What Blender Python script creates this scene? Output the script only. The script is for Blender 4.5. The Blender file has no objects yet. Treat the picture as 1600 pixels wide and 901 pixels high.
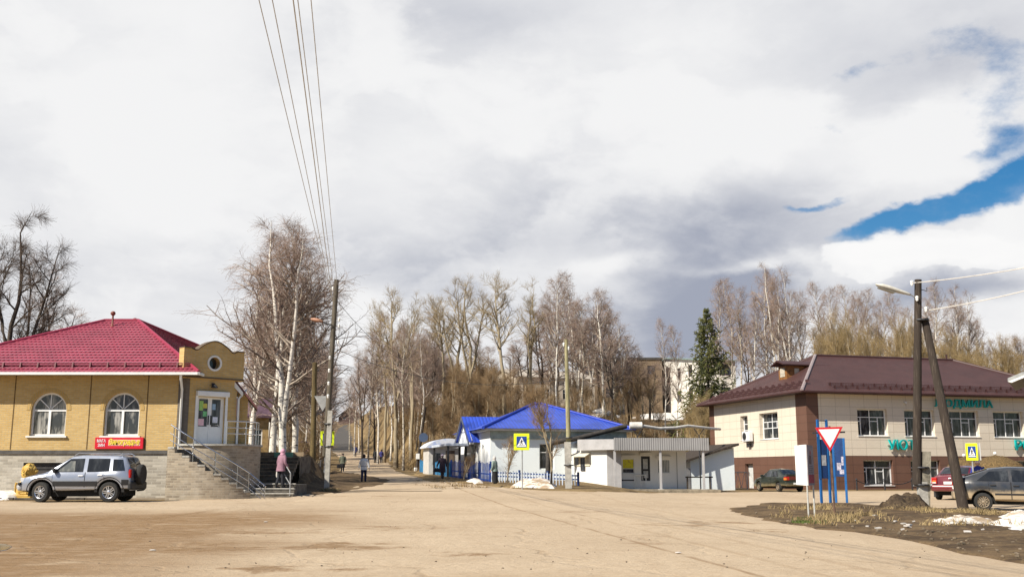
import bpy, bmesh, math, random
import numpy as np
from mathutils import Vector, Matrix
R = math.radians
sc = bpy.context.scene
COL = sc.collection
rnd = random.Random(7)

# ------------------------------------------------------------------ camera
F, HOR, HC = 1600.0, 738.0, 1.25            # focal length in photo pixels, horizon row, eye height
PITCH = math.atan((HOR - 450.5) / F)
cam = bpy.data.cameras.new("camera"); cam.sensor_width = 36; cam.lens = 36 * F / 1600
cam.clip_start = 0.1; cam.clip_end = 6000
camo = bpy.data.objects.new("camera", cam); COL.objects.link(camo)
camo.location = (0, 0, HC); camo.rotation_euler = (R(90) + PITCH, 0, 0)
sc.camera = camo
CP, SP = math.cos(PITCH), math.sin(PITCH)
def W(px, py, Y):                            # the point at world depth Y seen at photo pixel (px, py)
    u = (px - 800) / F; v = (450.5 - py) / F
    t = Y / (CP - v * SP)
    return Vector((t * u, Y, HC + t * (SP + v * CP)))
def zz(py, Y): return W(800, py, Y).z
def xx(px, py, Y): return W(px, py, Y).x
def azel(px, py):
    d = W(px, py, 1.0) - Vector((0, 0, HC))
    return math.atan2(d.x, d.y), math.atan2(d.z, math.hypot(d.x, d.y))

# ------------------------------------------------------------------ light
SUN_EL, SUN_AZ = 43.0, 50.0                  # the sun stands behind the viewer, 50 degrees to the left
sl = bpy.data.lights.new("sun", 'SUN'); sl.energy = 5.0; sl.angle = R(0.53); sl.color = (1.0, 0.935, 0.81)
so = bpy.data.objects.new("sun", sl); COL.objects.link(so)
sd = Vector((-math.sin(R(SUN_AZ)) * math.cos(R(SUN_EL)), -math.cos(R(SUN_AZ)) * math.cos(R(SUN_EL)), math.sin(R(SUN_EL))))
so.rotation_euler = sd.to_track_quat('Z', 'Y').to_euler()
so.location = (-40, -40, 60)
vs = sc.view_settings
vs.view_transform = 'Standard'; vs.look = 'None'; vs.gamma = 1; vs.exposure = 0.55; vs.use_curve_mapping = False

class NG:
    """short-hand for building node graphs"""
    def __init__(s, nt): s.nt = nt; s.n = nt.nodes; s.l = nt.links
    def new(s, t, **kw):
        n = s.n.new(t)
        for k, v in kw.items(): setattr(n, k, v)
        return n
    def put(s, sock, v):
        if isinstance(v, bpy.types.NodeSocket): s.l.new(v, sock)
        elif v is not None:
            if isinstance(v, (tuple, list)) and len(v) == 3 and sock.type == 'RGBA': v = (*v, 1)
            sock.default_value = v
    def m(s, op, a, b=None, c=None, clamp=False):
        n = s.new('ShaderNodeMath', operation=op); n.use_clamp = clamp
        s.put(n.inputs[0], a); s.put(n.inputs[1], b); s.put(n.inputs[2], c)
        return n.outputs[0]
    def vm(s, op, a, b=None, scale=None):
        n = s.new('ShaderNodeVectorMath', operation=op)
        s.put(n.inputs[0], a); s.put(n.inputs[1], b)
        if scale is not None: s.put(n.inputs['Scale'], scale)
        return n.outputs['Value'] if op in ('LENGTH', 'DOT_PRODUCT') else n.outputs[0]
    def noise(s, vec, scale, detail=4, rough=.55, col=False, dist=0):
        n = s.new('ShaderNodeTexNoise'); s.put(n.inputs['Vector'], vec)
        n.inputs['Scale'].default_value = scale; n.inputs['Detail'].default_value = detail
        n.inputs['Roughness'].default_value = rough; n.inputs['Distortion'].default_value = dist
        return n.outputs['Color'] if col else n.outputs['Fac']
    def ss(s, x, a, b, lo=0., hi=1.):
        n = s.new('ShaderNodeMapRange', interpolation_type='SMOOTHSTEP')
        s.put(n.inputs['Value'], x); s.put(n.inputs['From Min'], a); s.put(n.inputs['From Max'], b)
        n.inputs['To Min'].default_value = lo; n.inputs['To Max'].default_value = hi
        return n.outputs['Result']
    def mix(s, f, a, b, mode='MIX'):
        n = s.new('ShaderNodeMix', data_type='RGBA', blend_type=mode)
        s.put(n.inputs['Factor'], f); s.put(n.inputs[6], a); s.put(n.inputs[7], b)
        return n.outputs[2]
    def sep(s, v):
        n = s.new('ShaderNodeSeparateXYZ'); s.put(n.inputs[0], v); return n.outputs
    def comb(s, x=0., y=0., z=0.):
        n = s.new('ShaderNodeCombineXYZ'); s.put(n.inputs[0], x); s.put(n.inputs[1], y); s.put(n.inputs[2], z); return n.outputs[0]

SKY = 0.10
world = bpy.data.worlds.new("World"); sc.world = world; world.use_nodes = True
g_ = NG(world.node_tree); world.node_tree.nodes.clear()
sky = g_.new('ShaderNodeTexSky', sky_type='NISHITA'); sky.sun_disc = False
sky.sun_elevation = R(SUN_EL); sky.sun_rotation = R(180 + SUN_AZ); sky.altitude = 150
hs = g_.new('ShaderNodeHueSaturation'); hs.inputs['Saturation'].default_value = 1.55; hs.inputs['Value'].default_value = 0.68
g_.l.new(sky.outputs[0], hs.inputs['Color'])
dirv = g_.new('ShaderNodeTexCoord').outputs['Generated']
dx, dy, dz = g_.sep(dirv)
# clouds: ragged by a warp of their direction, laid out by where they hang in the sky (azimuth, elevation)
wv = g_.vm('MULTIPLY', dirv, (1.0, 1.0, 1.7))
warp = g_.noise(wv, 5.0, 8, .56, col=True)
wr, wg, wb = g_.sep(warp)
warp2 = g_.noise(wv, 2.2, 6, .55, col=True)
w2r, w2g, w2b = g_.sep(warp2)
az = g_.m('ARCTAN2', dx, dy); el = g_.m('ARCSINE', dz)
azw = g_.m('ADD', az, g_.m('MULTIPLY', g_.m('SUBTRACT', wr, .5), .16))
elw = g_.m('ADD', el, g_.m('MULTIPLY', g_.m('SUBTRACT', wg, .5), .11))
azs = g_.m('ADD', az, g_.m('MULTIPLY', g_.m('SUBTRACT', w2r, .5), .22))
els = g_.m('ADD', el, g_.m('MULTIPLY', g_.m('SUBTRACT', w2g, .5), .16))
def blob(px, py, rx, ry, amp=1., A=None, E=None, tilt=0.):
    a0, e0 = azel(px, py)
    da = g_.m('SUBTRACT', A, a0); de = g_.m('SUBTRACT', E, e0)
    if tilt: de = g_.m('SUBTRACT', de, g_.m('MULTIPLY', da, tilt))
    q = g_.m('ADD', g_.m('POWER', g_.m('ABSOLUTE', g_.m('DIVIDE', da, rx / F)), 2.), g_.m('POWER', g_.m('ABSOLUTE', g_.m('DIVIDE', de, ry / F)), 2.))
    return g_.m('MULTIPLY', g_.m('EXPONENT', g_.m('MULTIPLY', q, -1.)), amp)
def add(lst):
    s = lst[0]
    for x in lst[1:]: s = g_.m('ADD', s, x)
    return s
gap = add([blob(1395, 356, 80, 20, 1.0, azw, elw, .22), blob(1480, 325, 80, 30, 1.0, azw, elw, .35), blob(1580, 288, 70, 28, 1.0, azw, elw, .3), blob(1660, 255, 70, 36, .95, azw, elw, .3), blob(1300, 312, 38, 10, .75, azw, elw), blob(1590, 205, 40, 16, .6, azw, elw), blob(1545, 240, 50, 12, .5, azw, elw, .2)])
thin = add([blob(1570, 200, 60, 30, .75, azw, elw), blob(1595, 120, 70, 50, .72, azw, elw), blob(1530, 60, 60, 40, .62, azw, elw), blob(1350, 105, 60, 14, .60, azw, elw), blob(1340, 180, 40, 10, .5, azw, elw)])
wis = g_.noise(wv, 11., 8, .62)
gapn = g_.m('ADD', gap, g_.m('MULTIPLY', g_.m('SUBTRACT', wb, .5), .55))
thinn = g_.m('ADD', thin, g_.m('MULTIPLY', g_.m('SUBTRACT', g_.noise(wv, 16., 9, .66), .5), 2.0))
blue_in = g_.m('MAXIMUM', g_.m('MULTIPLY', g_.ss(g_.m('ADD', gapn, g_.m('MULTIPLY', g_.m('SUBTRACT', g_.noise(wv, 14., 9, .66), .5), .7)), .28, .86), g_.ss(wis, .25, .58, .70, 1.)), g_.m('MULTIPLY', g_.ss(thinn, .35, 1.15), .62))
away = g_.m('MAXIMUM', g_.ss(g_.m('ABSOLUTE', az), .62, .95), g_.ss(el, .50, .75))  # unseen part of the sky, made darker and bluer so the sun outweighs it
blue_out = g_.m('MULTIPLY', g_.ss(w2b, .36, .50), away)
blue = g_.m('MAXIMUM', blue_in, blue_out)
cum = add([blob(1440, 402, 110, 24, 1., azw, elw, -.05), blob(1560, 398, 70, 20, .8, azw, elw), blob(1350, 415, 40, 22, .6, azw, elw), blob(1500, 540, 120, 26, .6, azw, elw), blob(1570, 345, 60, 30, .5, azw, elw)])
# the underside of the deck, seen in perspective
dzc = g_.m('ADD', g_.m('MAXIMUM', dz, 0.), .16)
pl_ = g_.comb(g_.m('DIVIDE', dx, dzc), g_.m('DIVIDE', dy, dzc), 0.)
pl_ = g_.vm('ADD', pl_, g_.vm('SCALE', g_.vm('SUBTRACT', warp2, (.5, .5, .5)), None, scale=.9))
d1 = g_.noise(pl_, .75, 7, .58); d2 = g_.noise(pl_, 2.3, 8, .60)
grey = add([blob(960, 370, 330, 110, .34, azs, els), blob(1070, 485, 130, 95, .66, azs, els, .1), blob(1460, 462, 150, 30, .80, azw, elw), blob(1200, 445, 110, 34, .50, azw, elw),
            blob(1240, 365, 220, 55, .26, azs, els, .1), blob(330, 390, 280, 70, .16, azs, els), blob(600, 150, 200, 150, .16, azs, els), blob(1380, 130, 260, 110, .22, azs, els), blob(30, 200, 140, 60, .20, azs, els), blob(700, 10, 240, 50, .18, azs, els), blob(650, 430, 200, 60, .22, azs, els)])
bright = add([blob(250, 60, 200, 120, .18, azs, els), blob(680, 220, 150, 110, .16, azs, els), blob(1020, 120, 180, 120, .16, azs, els), blob(1440, 235, 130, 60, .40, azw, elw, .3), blob(1190, 190, 150, 80, .28, azw, elw), blob(620, 250, 120, 130, .12, azs, els), blob(250, 250, 260, 160, .14, azs, els), blob(955, 413, 60, 18, .42, azw, elw, .3), blob(1150, 412, 90, 14, .45, azw, elw)])
puff = g_.ss(g_.noise(g_.vm('ADD', wv, g_.vm('SCALE', g_.vm('SUBTRACT', warp, (.5, .5, .5)), None, scale=.22)), 4.2, 7, .5), .44, .60)
fine = g_.ss(d2, .42, .62)
gsh = add([g_.m('MULTIPLY', g_.m('SUBTRACT', .5, puff), .28), g_.m('MULTIPLY', g_.m('SUBTRACT', .5, fine), .10), grey, g_.m('MULTIPLY', g_.m('SUBTRACT', d1, .47), 1.05), g_.m('MULTIPLY', g_.m('SUBTRACT', d2, .5), .75), g_.m('MULTIPLY', g_.m('SUBTRACT', wis, .5), .18), g_.m('MULTIPLY', bright, -1.)])
gsh = g_.m('SUBTRACT', g_.m('ADD', gsh, .07), g_.m('MULTIPLY', g_.ss(cum, .30, .62), .8), clamp=True)
KE = 2 ** -0.55
low = g_.mix(g_.ss(gsh, .0, .95), tuple(c * KE for c in (0.90, 0.90, 0.905)), tuple(c * KE for c in (0.36, 0.39, 0.48)))
cloud = g_.mix(g_.m('MULTIPLY', g_.ss(cum, .30, .85), g_.ss(d2, .25, .60, .45, .95)), low, tuple(c * KE for c in (0.97, 0.965, 0.96)))
cloud = g_.mix(away, cloud, (0.30, 0.31, 0.35))
cl = g_.vm('SCALE', cloud, None, scale=1.0 / SKY)
col = g_.mix(blue, cl, hs.outputs[0])
bg = g_.new('ShaderNodeBackground'); g_.l.new(col, bg.inputs['Color']); bg.inputs['Strength'].default_value = SKY
wo = g_.new('ShaderNodeOutputWorld'); g_.l.new(bg.outputs[0], wo.inputs[0])
world.cycles.sampling_method = 'MANUAL'; world.cycles.sample_map_resolution = 1024

# ------------------------------------------------------------------ terrain
def sst(a, b, x):
    t = np.clip((np.asarray(x, float) - a) / (b - a), 0, 1); return t * t * (3 - 2 * t)
def sstv(a, b, x):
    t = np.clip((x - a) / (b - a), 0, 1); return t * t * (3 - 2 * t)
ZRY = [-50, 0, 35, 50, 55, 62, 72, 100, 133, 163, 200, 300, 450, 700, 1500]
ZRZ = [0, 0, .12, .34, .42, .62, .84, 1.5, 2.45, 3.75, 6, 12.5, 22.6, 34, 60]
ZDY = [-50, 0, 40, 57, 76, 84, 90, 110, 130, 160, 200, 300, 500, 1500]
ZDZ = [0, 0, -.1, .1, -.25, 1.4, 3.2, 6.4, 9.0, 11.6, 14, 20, 30, 60]
XRY = [0, 60, 100, 133, 163, 200, 300, 450, 700, 1500]
XRX = [-6, -6.7, -13.6, -18.6, -25, -33, -49, -71, -110, -230]
def zr(y): return np.interp(y, ZRY, ZRZ)
def xr(y): return np.interp(y, XRY, XRX)
def g(x, y):
    x = np.asarray(x, float); y = np.asarray(y, float)
    a = zr(y)
    ye = np.where(y > 60, np.maximum(y - 20 * sst(10.5, 16.5, x) * sst(60, 80, y), 60), y)
    b = np.interp(ye, ZDY, ZDZ)
    # right of the hill road: a bank, then the terrace with the school
    q = sst(72, 92, y)
    e0 = -4 + (xr(y) + 3.8 + 4) * q; e1 = 12 + (xr(y) + 8.8 - 12) * q
    tb = np.maximum(b, (a + 3.5 * sst(80, 96, y)) * (1 - sst(3, 9, x)))
    h = a + (tb - a) * sstv(e0, e1, x)
    # left of the road behind the shop the ground climbs a little
    h = h + 2.3 * sst(4, 12, xr(y) - x) * sst(52, 88, y) * (1 - .4 * sst(120, 200, y))
    h = h + 1.6 * np.exp(-((x + 11.7) / 1.4) ** 2 - ((y - 54.5) / 4.5) ** 2)
    return h
def gz(x, y): return float(g(x, y))
def GP(px, py):                              # where the ray of a photo pixel first meets the ground
    lo, y = 4.0, 4.0
    while y < 700:
        p = W(px, py, y)
        if p.z <= gz(p.x, y): break
        lo = y; y *= 1.02
    hi = y
    for _ in range(30):
        m = (lo + hi) / 2; p = W(px, py, m)
        if p.z <= gz(p.x, m): hi = m
        else: lo = m
    p = W(px, py, hi); p.z = gz(p.x, hi); return p

# ------------------------------------------------------------------ object helpers
def tag(o, label, cat, group=None):
    o['label'] = label; o['category'] = cat
    if group: o['group'] = group
    return o
def thing(name, label, cat, loc=(0, 0, 0), rz=0., group=None):
    o = bpy.data.objects.new(name, None); COL.objects.link(o)
    o.location = loc; o.rotation_euler = (0, 0, rz); o.empty_display_size = .3
    return tag(o, label, cat, group)
def mesh_arrays(name, V, Q, T=None):
    """mesh from numpy vertices, quads and triangles"""
    me = bpy.data.meshes.new(name)
    V = np.asarray(V, np.float32); Q = np.asarray(Q, np.int32).reshape(-1, 4) if Q is not None else np.zeros((0, 4), np.int32)
    T = np.asarray(T, np.int32).reshape(-1, 3) if T is not None else np.zeros((0, 3), np.int32)
    me.vertices.add(len(V)); me.vertices.foreach_set('co', V.ravel())
    loops = np.concatenate([Q.ravel(), T.ravel()]); tot = np.concatenate([np.full(len(Q), 4, np.int32), np.full(len(T), 3, np.int32)])
    start = np.concatenate([[0], np.cumsum(tot)[:-1]]).astype(np.int32)
    me.loops.add(len(loops)); me.loops.foreach_set('vertex_index', loops)
    me.polygons.add(len(tot)); me.polygons.foreach_set('loop_start', start)
    me.update(calc_edges=True); me.validate()
    return me
def link(name, me, mats=None, parent=None, loc=None, smooth=None):
    if mats is not None:
        for m in (mats if isinstance(mats, (list, tuple)) else [mats]): me.materials.append(m)
    if smooth is not None:
        me.polygons.foreach_set('use_smooth', [True] * len(me.polygons))
        if smooth < 180: me.set_sharp_from_angle(angle=R(smooth))
    o = bpy.data.objects.new(name, me); COL.objects.link(o)
    if parent is not None: o.parent = parent
    if loc is not None: o.location = loc
    return o
class MB:
    """collects shapes into one mesh"""
    def __init__(s, T=None): s.v = []; s.f = []; s.mi = []; s.T = T; s.cur = 0
    def add(s, vs, fs):
        b = len(s.v)
        for p in vs:
            p = Vector(p)
            s.v.append(s.T @ p if s.T is not None else p)
        for f in fs: s.f.append([b + i for i in f]); s.mi.append(s.cur)
        return s
    def box(s, x0, x1, y0, y1, z0, z1, bev=0.):
        if bev > 0:
            b = min(bev, (x1 - x0) / 2.01, (y1 - y0) / 2.01, (z1 - z0) / 2.01)
            bm = bmesh.new(); r = bmesh.ops.create_cube(bm, size=1)
            for v in bm.verts: v.co = ((x0 + x1) / 2 + v.co.x * (x1 - x0), (y0 + y1) / 2 + v.co.y * (y1 - y0), (z0 + z1) / 2 + v.co.z * (z1 - z0))
            bmesh.ops.bevel(bm, geom=bm.edges[:], offset=b, segments=2, affect='EDGES', profile=.5)
            bm.verts.index_update()
            s.add([v.co.copy() for v in bm.verts], [[v.index for v in f.verts] for f in bm.faces]); bm.free(); return s
        return s.add([(x0, y0, z0), (x1, y0, z0), (x1, y1, z0), (x0, y1, z0), (x0, y0, z1), (x1, y0, z1), (x1, y1, z1), (x0, y1, z1)],
                     [(0, 3, 2, 1), (4, 5, 6, 7), (0, 1, 5, 4), (1, 2, 6, 5), (2, 3, 7, 6), (3, 0, 4, 7)])
    def quad(s, a, b, c, d): return s.add([a, b, c, d], [(0, 1, 2, 3)])
    def poly(s, pts): return s.add(pts, [list(range(len(pts)))])
    def prism(s, pts, ext):
        """closed outline (3-D points) pushed along ext"""
        n = len(pts); e = Vector(ext); p = [Vector(q) for q in pts]
        return s.add(p + [q + e for q in p], [list(range(n))[::-1], list(range(n, 2 * n))] + [(i, (i + 1) % n, n + (i + 1) % n, n + i) for i in range(n)])
    def tube(s, pts, rad, n=8, cap=True):
        pts = [Vector(p) for p in pts]; k = len(pts)
        rad = rad if isinstance(rad, (list, tuple)) else [rad] * k
        vs, fs = [], []
        up0 = None
        for i, p in enumerate(pts):
            t = (pts[min(i + 1, k - 1)] - pts[max(i - 1, 0)]).normalized()
            if up0 is None:
                a = Vector((0, 0, 1)) if abs(t.z) < .9 else Vector((0, 1, 0))
            else: a = up0
            u = (a - t * a.dot(t)).normalized(); w = t.cross(u); up0 = u
            for j in range(n):
                an = 2 * math.pi * j / n
                vs.append(p + (u * math.cos(an) + w * math.sin(an)) * rad[i])
        for i in range(k - 1):
            for j in range(n): fs.append((i * n + j, i * n + (j + 1) % n, (i + 1) * n + (j + 1) % n, (i + 1) * n + j))
        if cap: fs.append(list(range(n))[::-1]); fs.append([(k - 1) * n + j for j in range(n)])
        return s.add(vs, fs)
    def lathe(s, prof, n=16, c=(0, 0, 0), axis='z', cap=True):
        vs, fs = [], []
        for r, h in prof:
            for j in range(n):
                a = 2 * math.pi * j / n
                if axis == 'z': p = (c[0] + r * math.cos(a), c[1] + r * math.sin(a), c[2] + h)
                elif axis == 'y': p = (c[0] + r * math.cos(a), c[1] + h, c[2] + r * math.sin(a))
                else: p = (c[0] + h, c[1] + r * math.cos(a), c[2] + r * math.sin(a))
                vs.append(p)
        for i in range(len(prof) - 1):
            for j in range(n): fs.append((i * n + j, i * n + (j + 1) % n, (i + 1) * n + (j + 1) % n, (i + 1) * n + j))
        if cap: fs.append(list(range(n))[::-1]); fs.append([(len(prof) - 1) * n + j for j in range(n)])
        return s.add(vs, fs)
    def ball(s, c, r, n=10, m=7, zlo=-1., zhi=1.):
        r = r if isinstance(r, (list, tuple)) else (r, r, r)
        vs, fs = [], []
        for i in range(m + 1):
            zt = zlo + (zhi - zlo) * i / m if False else math.sin(math.asin(zlo) + (math.asin(zhi) - math.asin(zlo)) * i / m)
            q = math.sqrt(max(1e-6, 1 - zt * zt))
            for j in range(n):
                a = 2 * math.pi * j / n
                vs.append((c[0] + r[0] * q * math.cos(a), c[1] + r[1] * q * math.sin(a), c[2] + r[2] * zt))
        for i in range(m):
            for j in range(n): fs.append((i * n + j, i * n + (j + 1) % n, (i + 1) * n + (j + 1) % n, (i + 1) * n + j))
        fs.append(list(range(n))[::-1]); fs.append([m * n + j for j in range(n)])
        return s.add(vs, fs)
    def loft(s, rings, cap=True):
        n = len(rings[0]); vs = [p for r in rings for p in r]; fs = []
        for i in range(len(rings) - 1):
            for j in range(n): fs.append((i * n + j, i * n + (j + 1) % n, (i + 1) * n + (j + 1) % n, (i + 1) * n + j))
        if cap: fs.append(list(range(n))[::-1]); fs.append([(len(rings) - 1) * n + j for j in range(n)])
        return s.add(vs, fs)
    def build(s, name, mats, parent=None, smooth=None, loc=None, fix=True):
        me = bpy.data.meshes.new(name)
        me.from_pydata([tuple(p) for p in s.v], [], s.f)
        ms = mats if isinstance(mats, (list, tuple)) else [mats]
        for m in ms: me.materials.append(m)
        if len(ms) > 1: me.polygons.foreach_set('material_index', s.mi)
        if fix:
            bm = bmesh.new(); bm.from_mesh(me); bmesh.ops.recalc_face_normals(bm, faces=bm.faces[:]); bm.to_mesh(me); bm.free()
        me.update()
        return link(name, me, None, parent, loc, smooth)
def copy_tree(o, parent=None):
    c = o.copy(); COL.objects.link(c)
    if parent is not None: c.parent = parent
    for ch in o.children: copy_tree(ch, c)
    return c
def frame(o, r, n, up=(0, 0, 1)):
    """matrix taking (along, outward, up) of a wall to the building's own axes"""
    r = Vector(r).normalized(); n = Vector(n).normalized(); u = Vector(up)
    return Matrix(((r.x, n.x, u.x, o[0]), (r.y, n.y, u.y, o[1]), (r.z, n.z, u.z, o[2]), (0, 0, 0, 1)))
def text_mesh(txt, size, depth, bold=0., align='LEFT', shear=0., sx=1.):
    cu = bpy.data.curves.new('lettering', 'FONT'); cu.body = txt; cu.size = size; cu.extrude = depth / 2; cu.offset = bold
    cu.align_x = align; cu.shear = shear; cu.resolution_u = 3
    o = bpy.data.objects.new('lettering', cu); COL.objects.link(o)
    dg = bpy.context.evaluated_depsgraph_get(); dg.update()
    me = bpy.data.meshes.new_from_object(o.evaluated_get(dg))
    COL.objects.unlink(o); bpy.data.objects.remove(o); bpy.data.curves.remove(cu)
    for v in me.vertices: v.co = (v.co.x * sx, -v.co.z, v.co.y)       # stand it up: x along, z up, facing -y
    return me
def fit_text(txt, w, h, depth, bold=0., shear=0.):
    me = text_mesh(txt, 1., 0.02, bold, shear=shear)
    co = np.array([v.co for v in me.vertices]); mn = co.min(0); mx = co.max(0)
    for v in me.vertices:
        c = v.co; v.co = ((c.x - mn[0]) / (mx[0] - mn[0]) * w, (c.y - mn[1]) / max(1e-6, mx[1] - mn[1]) * depth - depth, (c.z - mn[2]) / (mx[2] - mn[2]) * h)
    me.update(); return me

# ------------------------------------------------------------------ materials
MATS = {}
def mat(name, col, rough=.8, var=.12, scale=3., bump=0., bscale=25., metal=0., spec=.4, col2=None, fac=(.4, .65), stretch=(1, 1, 1), coat=0., detail=5, world_co=False):
    if name in MATS: return MATS[name]
    m = bpy.data.materials.new(name); m.use_nodes = True; G = NG(m.node_tree); G.n.clear()
    p = G.new('ShaderNodeBsdfPrincipled'); o = G.new('ShaderNodeOutputMaterial'); G.l.new(p.outputs[0], o.inputs[0])
    tc = G.new('ShaderNodeNewGeometry').outputs['Position'] if world_co else G.new('ShaderNodeTexCoord').outputs['Object']
    v = G.vm('MULTIPLY', tc, stretch)
    n = G.noise(v, scale, detail, .6)
    c2 = col2 if col2 else tuple(max(0, c * (1 - 2.2 * var)) for c in col)
    c1 = col if col2 else tuple(min(1, c * (1 + var * .6)) for c in col)
    c = G.mix(G.ss(n, fac[0], fac[1]), c1, c2)
    if not col2: c = G.mix(G.ss(G.noise(tc, scale * 6.3, 3), .35, .7), c, tuple(x * (1 - var * .7) for x in col))
    G.put(p.inputs['Base Color'], c); p.inputs['Roughness'].default_value = rough; p.inputs['Metallic'].default_value = metal
    p.inputs['Specular IOR Level'].default_value = spec; p.inputs['Coat Weight'].default_value = coat
    if bump:
        b = G.new('ShaderNodeBump'); b.inputs['Strength'].default_value = bump; b.inputs['Distance'].default_value = .02
        G.put(b.inputs['Height'], G.noise(v, bscale, 5)); G.l.new(b.outputs[0], p.inputs['Normal'])
    MATS[name] = m; return m
def wall_uv(G):
    tc = G.new('ShaderNodeTexCoord'); x, y, z = G.sep(tc.outputs['Object']); nx, ny, nz = G.sep(tc.outputs['Normal'])
    f = G.ss(G.m('SUBTRACT', G.m('ABSOLUTE', nx), G.m('ABSOLUTE', ny)), -.01, .01)
    u = G.m('ADD', G.m('MULTIPLY', x, G.m('SUBTRACT', 1., f)), G.m('MULTIPLY', y, f))
    u = G.m('ADD', u, G.m('MULTIPLY', f, .11))
    return u, z, tc.outputs['Object']
def brick(name, c1, c2, mortar, bw=.26, bh=.077, gap=.012, rough=.85, offset=.5, stain=.25, stain_col=None, bump=.5, spec=.3):
    m = bpy.data.materials.new(name); m.use_nodes = True; G = NG(m.node_tree); G.n.clear()
    p = G.new('ShaderNodeBsdfPrincipled'); o = G.new('ShaderNodeOutputMaterial'); G.l.new(p.outputs[0], o.inputs[0])
    u, z, tc = wall_uv(G)
    b = G.new('ShaderNodeTexBrick'); b.offset = offset
    G.put(b.inputs['Vector'], G.comb(u, z, 0.)); G.put(b.inputs['Color1'], c1); G.put(b.inputs['Color2'], c2); G.put(b.inputs['Mortar'], mortar)
    b.inputs['Scale'].default_value = 1; b.inputs['Mortar Size'].default_value = gap; b.inputs['Mortar Smooth'].default_value = .2
    b.inputs['Brick Width'].default_value = bw; b.inputs['Row Height'].default_value = bh; b.inputs['Bias'].default_value = -.1
    sc_ = stain_col or tuple(x * .55 for x in c1)
    f = G.m('MULTIPLY', G.ss(G.noise(tc, 1.1, 6, .62), .45, .75), stain)
    c = G.mix(f, b.outputs['Color'], sc_)
    c = G.mix(G.m('MULTIPLY', G.ss(G.noise(tc, 9., 4), .4, .75), .18), c, tuple(x * .6 for x in c2))
    G.put(p.inputs['Base Color'], c); p.inputs['Roughness'].default_value = rough; p.inputs['Specular IOR Level'].default_value = spec
    bp = G.new('ShaderNodeBump'); bp.inputs['Strength'].default_value = bump; bp.inputs['Distance'].default_value = .01; bp.invert = True
    G.l.new(b.outputs['Fac'], bp.inputs['Height']); G.l.new(bp.outputs[0], p.inputs['Normal'])
    MATS[name] = m; return m
def roof_mat(name, col, wave=.2, row=.0, rough=.4, amp=.03, var=.1, spec=.5, coat=0.):
    """profiled sheet: ribs that run down the slope and, for metal tile, steps across it"""
    m = bpy.data.materials.new(name); m.use_nodes = True; G = NG(m.node_tree); G.n.clear()
    p = G.new('ShaderNodeBsdfPrincipled'); o = G.new('ShaderNodeOutputMaterial'); G.l.new(p.outputs[0], o.inputs[0])
    u, z, tc = wall_uv(G)
    h = G.m('POWER', G.m('ABSOLUTE', G.m('SINE', G.m('MULTIPLY', u, math.pi / wave))), .6)
    if row: h = G.m('ADD', h, G.m('MULTIPLY', G.m('FRACT', G.m('DIVIDE', z, row)), -1.4))
    bp = G.new('ShaderNodeBump'); bp.inputs['Strength'].default_value = .9; bp.inputs['Distance'].default_value = amp
    G.put(bp.inputs['Height'], h); G.l.new(bp.outputs[0], p.inputs['Normal'])
    c = G.mix(G.ss(G.noise(tc, .9, 6), .35, .7), tuple(x * (1 + var) for x in col), tuple(x * (1 - 1.6 * var) for x in col))
    c = G.mix(G.m('MULTIPLY', G.ss(G.noise(G.vm('MULTIPLY', tc, (1.5, 1.5, .3)), 3.0, 5), .45, .8), .25), c, tuple(.5 * x + .06 for x in col))
    G.put(p.inputs['Base Color'], c); p.inputs['Roughness'].default_value = rough; p.inputs['Specular IOR Level'].default_value = spec; p.inputs['Coat Weight'].default_value = coat
    MATS[name] = m; return m
def glass(name, dark=(.03, .035, .045), pale=(.30, .31, .32), amt=(.45, .62), sc_=1.6, rough=.06):
    """window glass with whatever hangs behind it"""
    m = bpy.data.materials.new(name); m.use_nodes = True; G = NG(m.node_tree); G.n.clear()
    p = G.new('ShaderNodeBsdfPrincipled'); o = G.new('ShaderNodeOutputMaterial'); G.l.new(p.outputs[0], o.inputs[0])
    tc = G.new('ShaderNodeTexCoord').outputs['Object']
    n = G.noise(G.vm('MULTIPLY', tc, (2.2, 2.2, .7)), sc_, 3)
    c = G.mix(G.ss(n, amt[0], amt[1]), dark, pale)
    c = G.mix(G.m('MULTIPLY', G.ss(G.noise(G.vm('MULTIPLY', tc, (9, 9, .4)), 2., 2), .4, .6), .5), c, dark)
    G.put(p.inputs['Base Color'], c); p.inputs['Roughness'].default_value = rough; p.inputs['Specular IOR Level'].default_value = .6
    MATS[name] = m; return m
def paint(name, col, dust=None, zlo=.25, zhi=.75, rough=.3, coat=.6, metal=0., dcol=(.36, .27, .17)):
    """car paint with road dust thrown up its lower half"""
    m = bpy.data.materials.new(name); m.use_nodes = True; G = NG(m.node_tree); G.n.clear()
    p = G.new('ShaderNodeBsdfPrincipled'); o = G.new('ShaderNodeOutputMaterial'); G.l.new(p.outputs[0], o.inputs[0])
    tc = G.new('ShaderNodeTexCoord').outputs['Object']; x, y, z = G.sep(tc)
    n = G.noise(tc, 3.5, 6, .6)
    d = G.m('MULTIPLY', G.ss(G.m('ADD', z, G.m('MULTIPLY', G.m('SUBTRACT', n, .5), .25)), zlo, zhi, 1., 0.), dust or 0.)
    d = G.m('MAXIMUM', d, G.m('MULTIPLY', G.ss(n, .35, .8), .12 * (1 if dust else .4)))
    G.put(p.inputs['Base Color'], G.mix(d, col, dcol))
    G.put(p.inputs['Roughness'], G.m('ADD', rough, G.m('MULTIPLY', d, .5)))
    p.inputs['Metallic'].default_value = metal
    G.put(p.inputs['Coat Weight'], G.m('MULTIPLY', G.m('SUBTRACT', 1., d), coat)); p.inputs['Coat Roughness'].default_value = .08
    MATS[name] = m; return m
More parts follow.
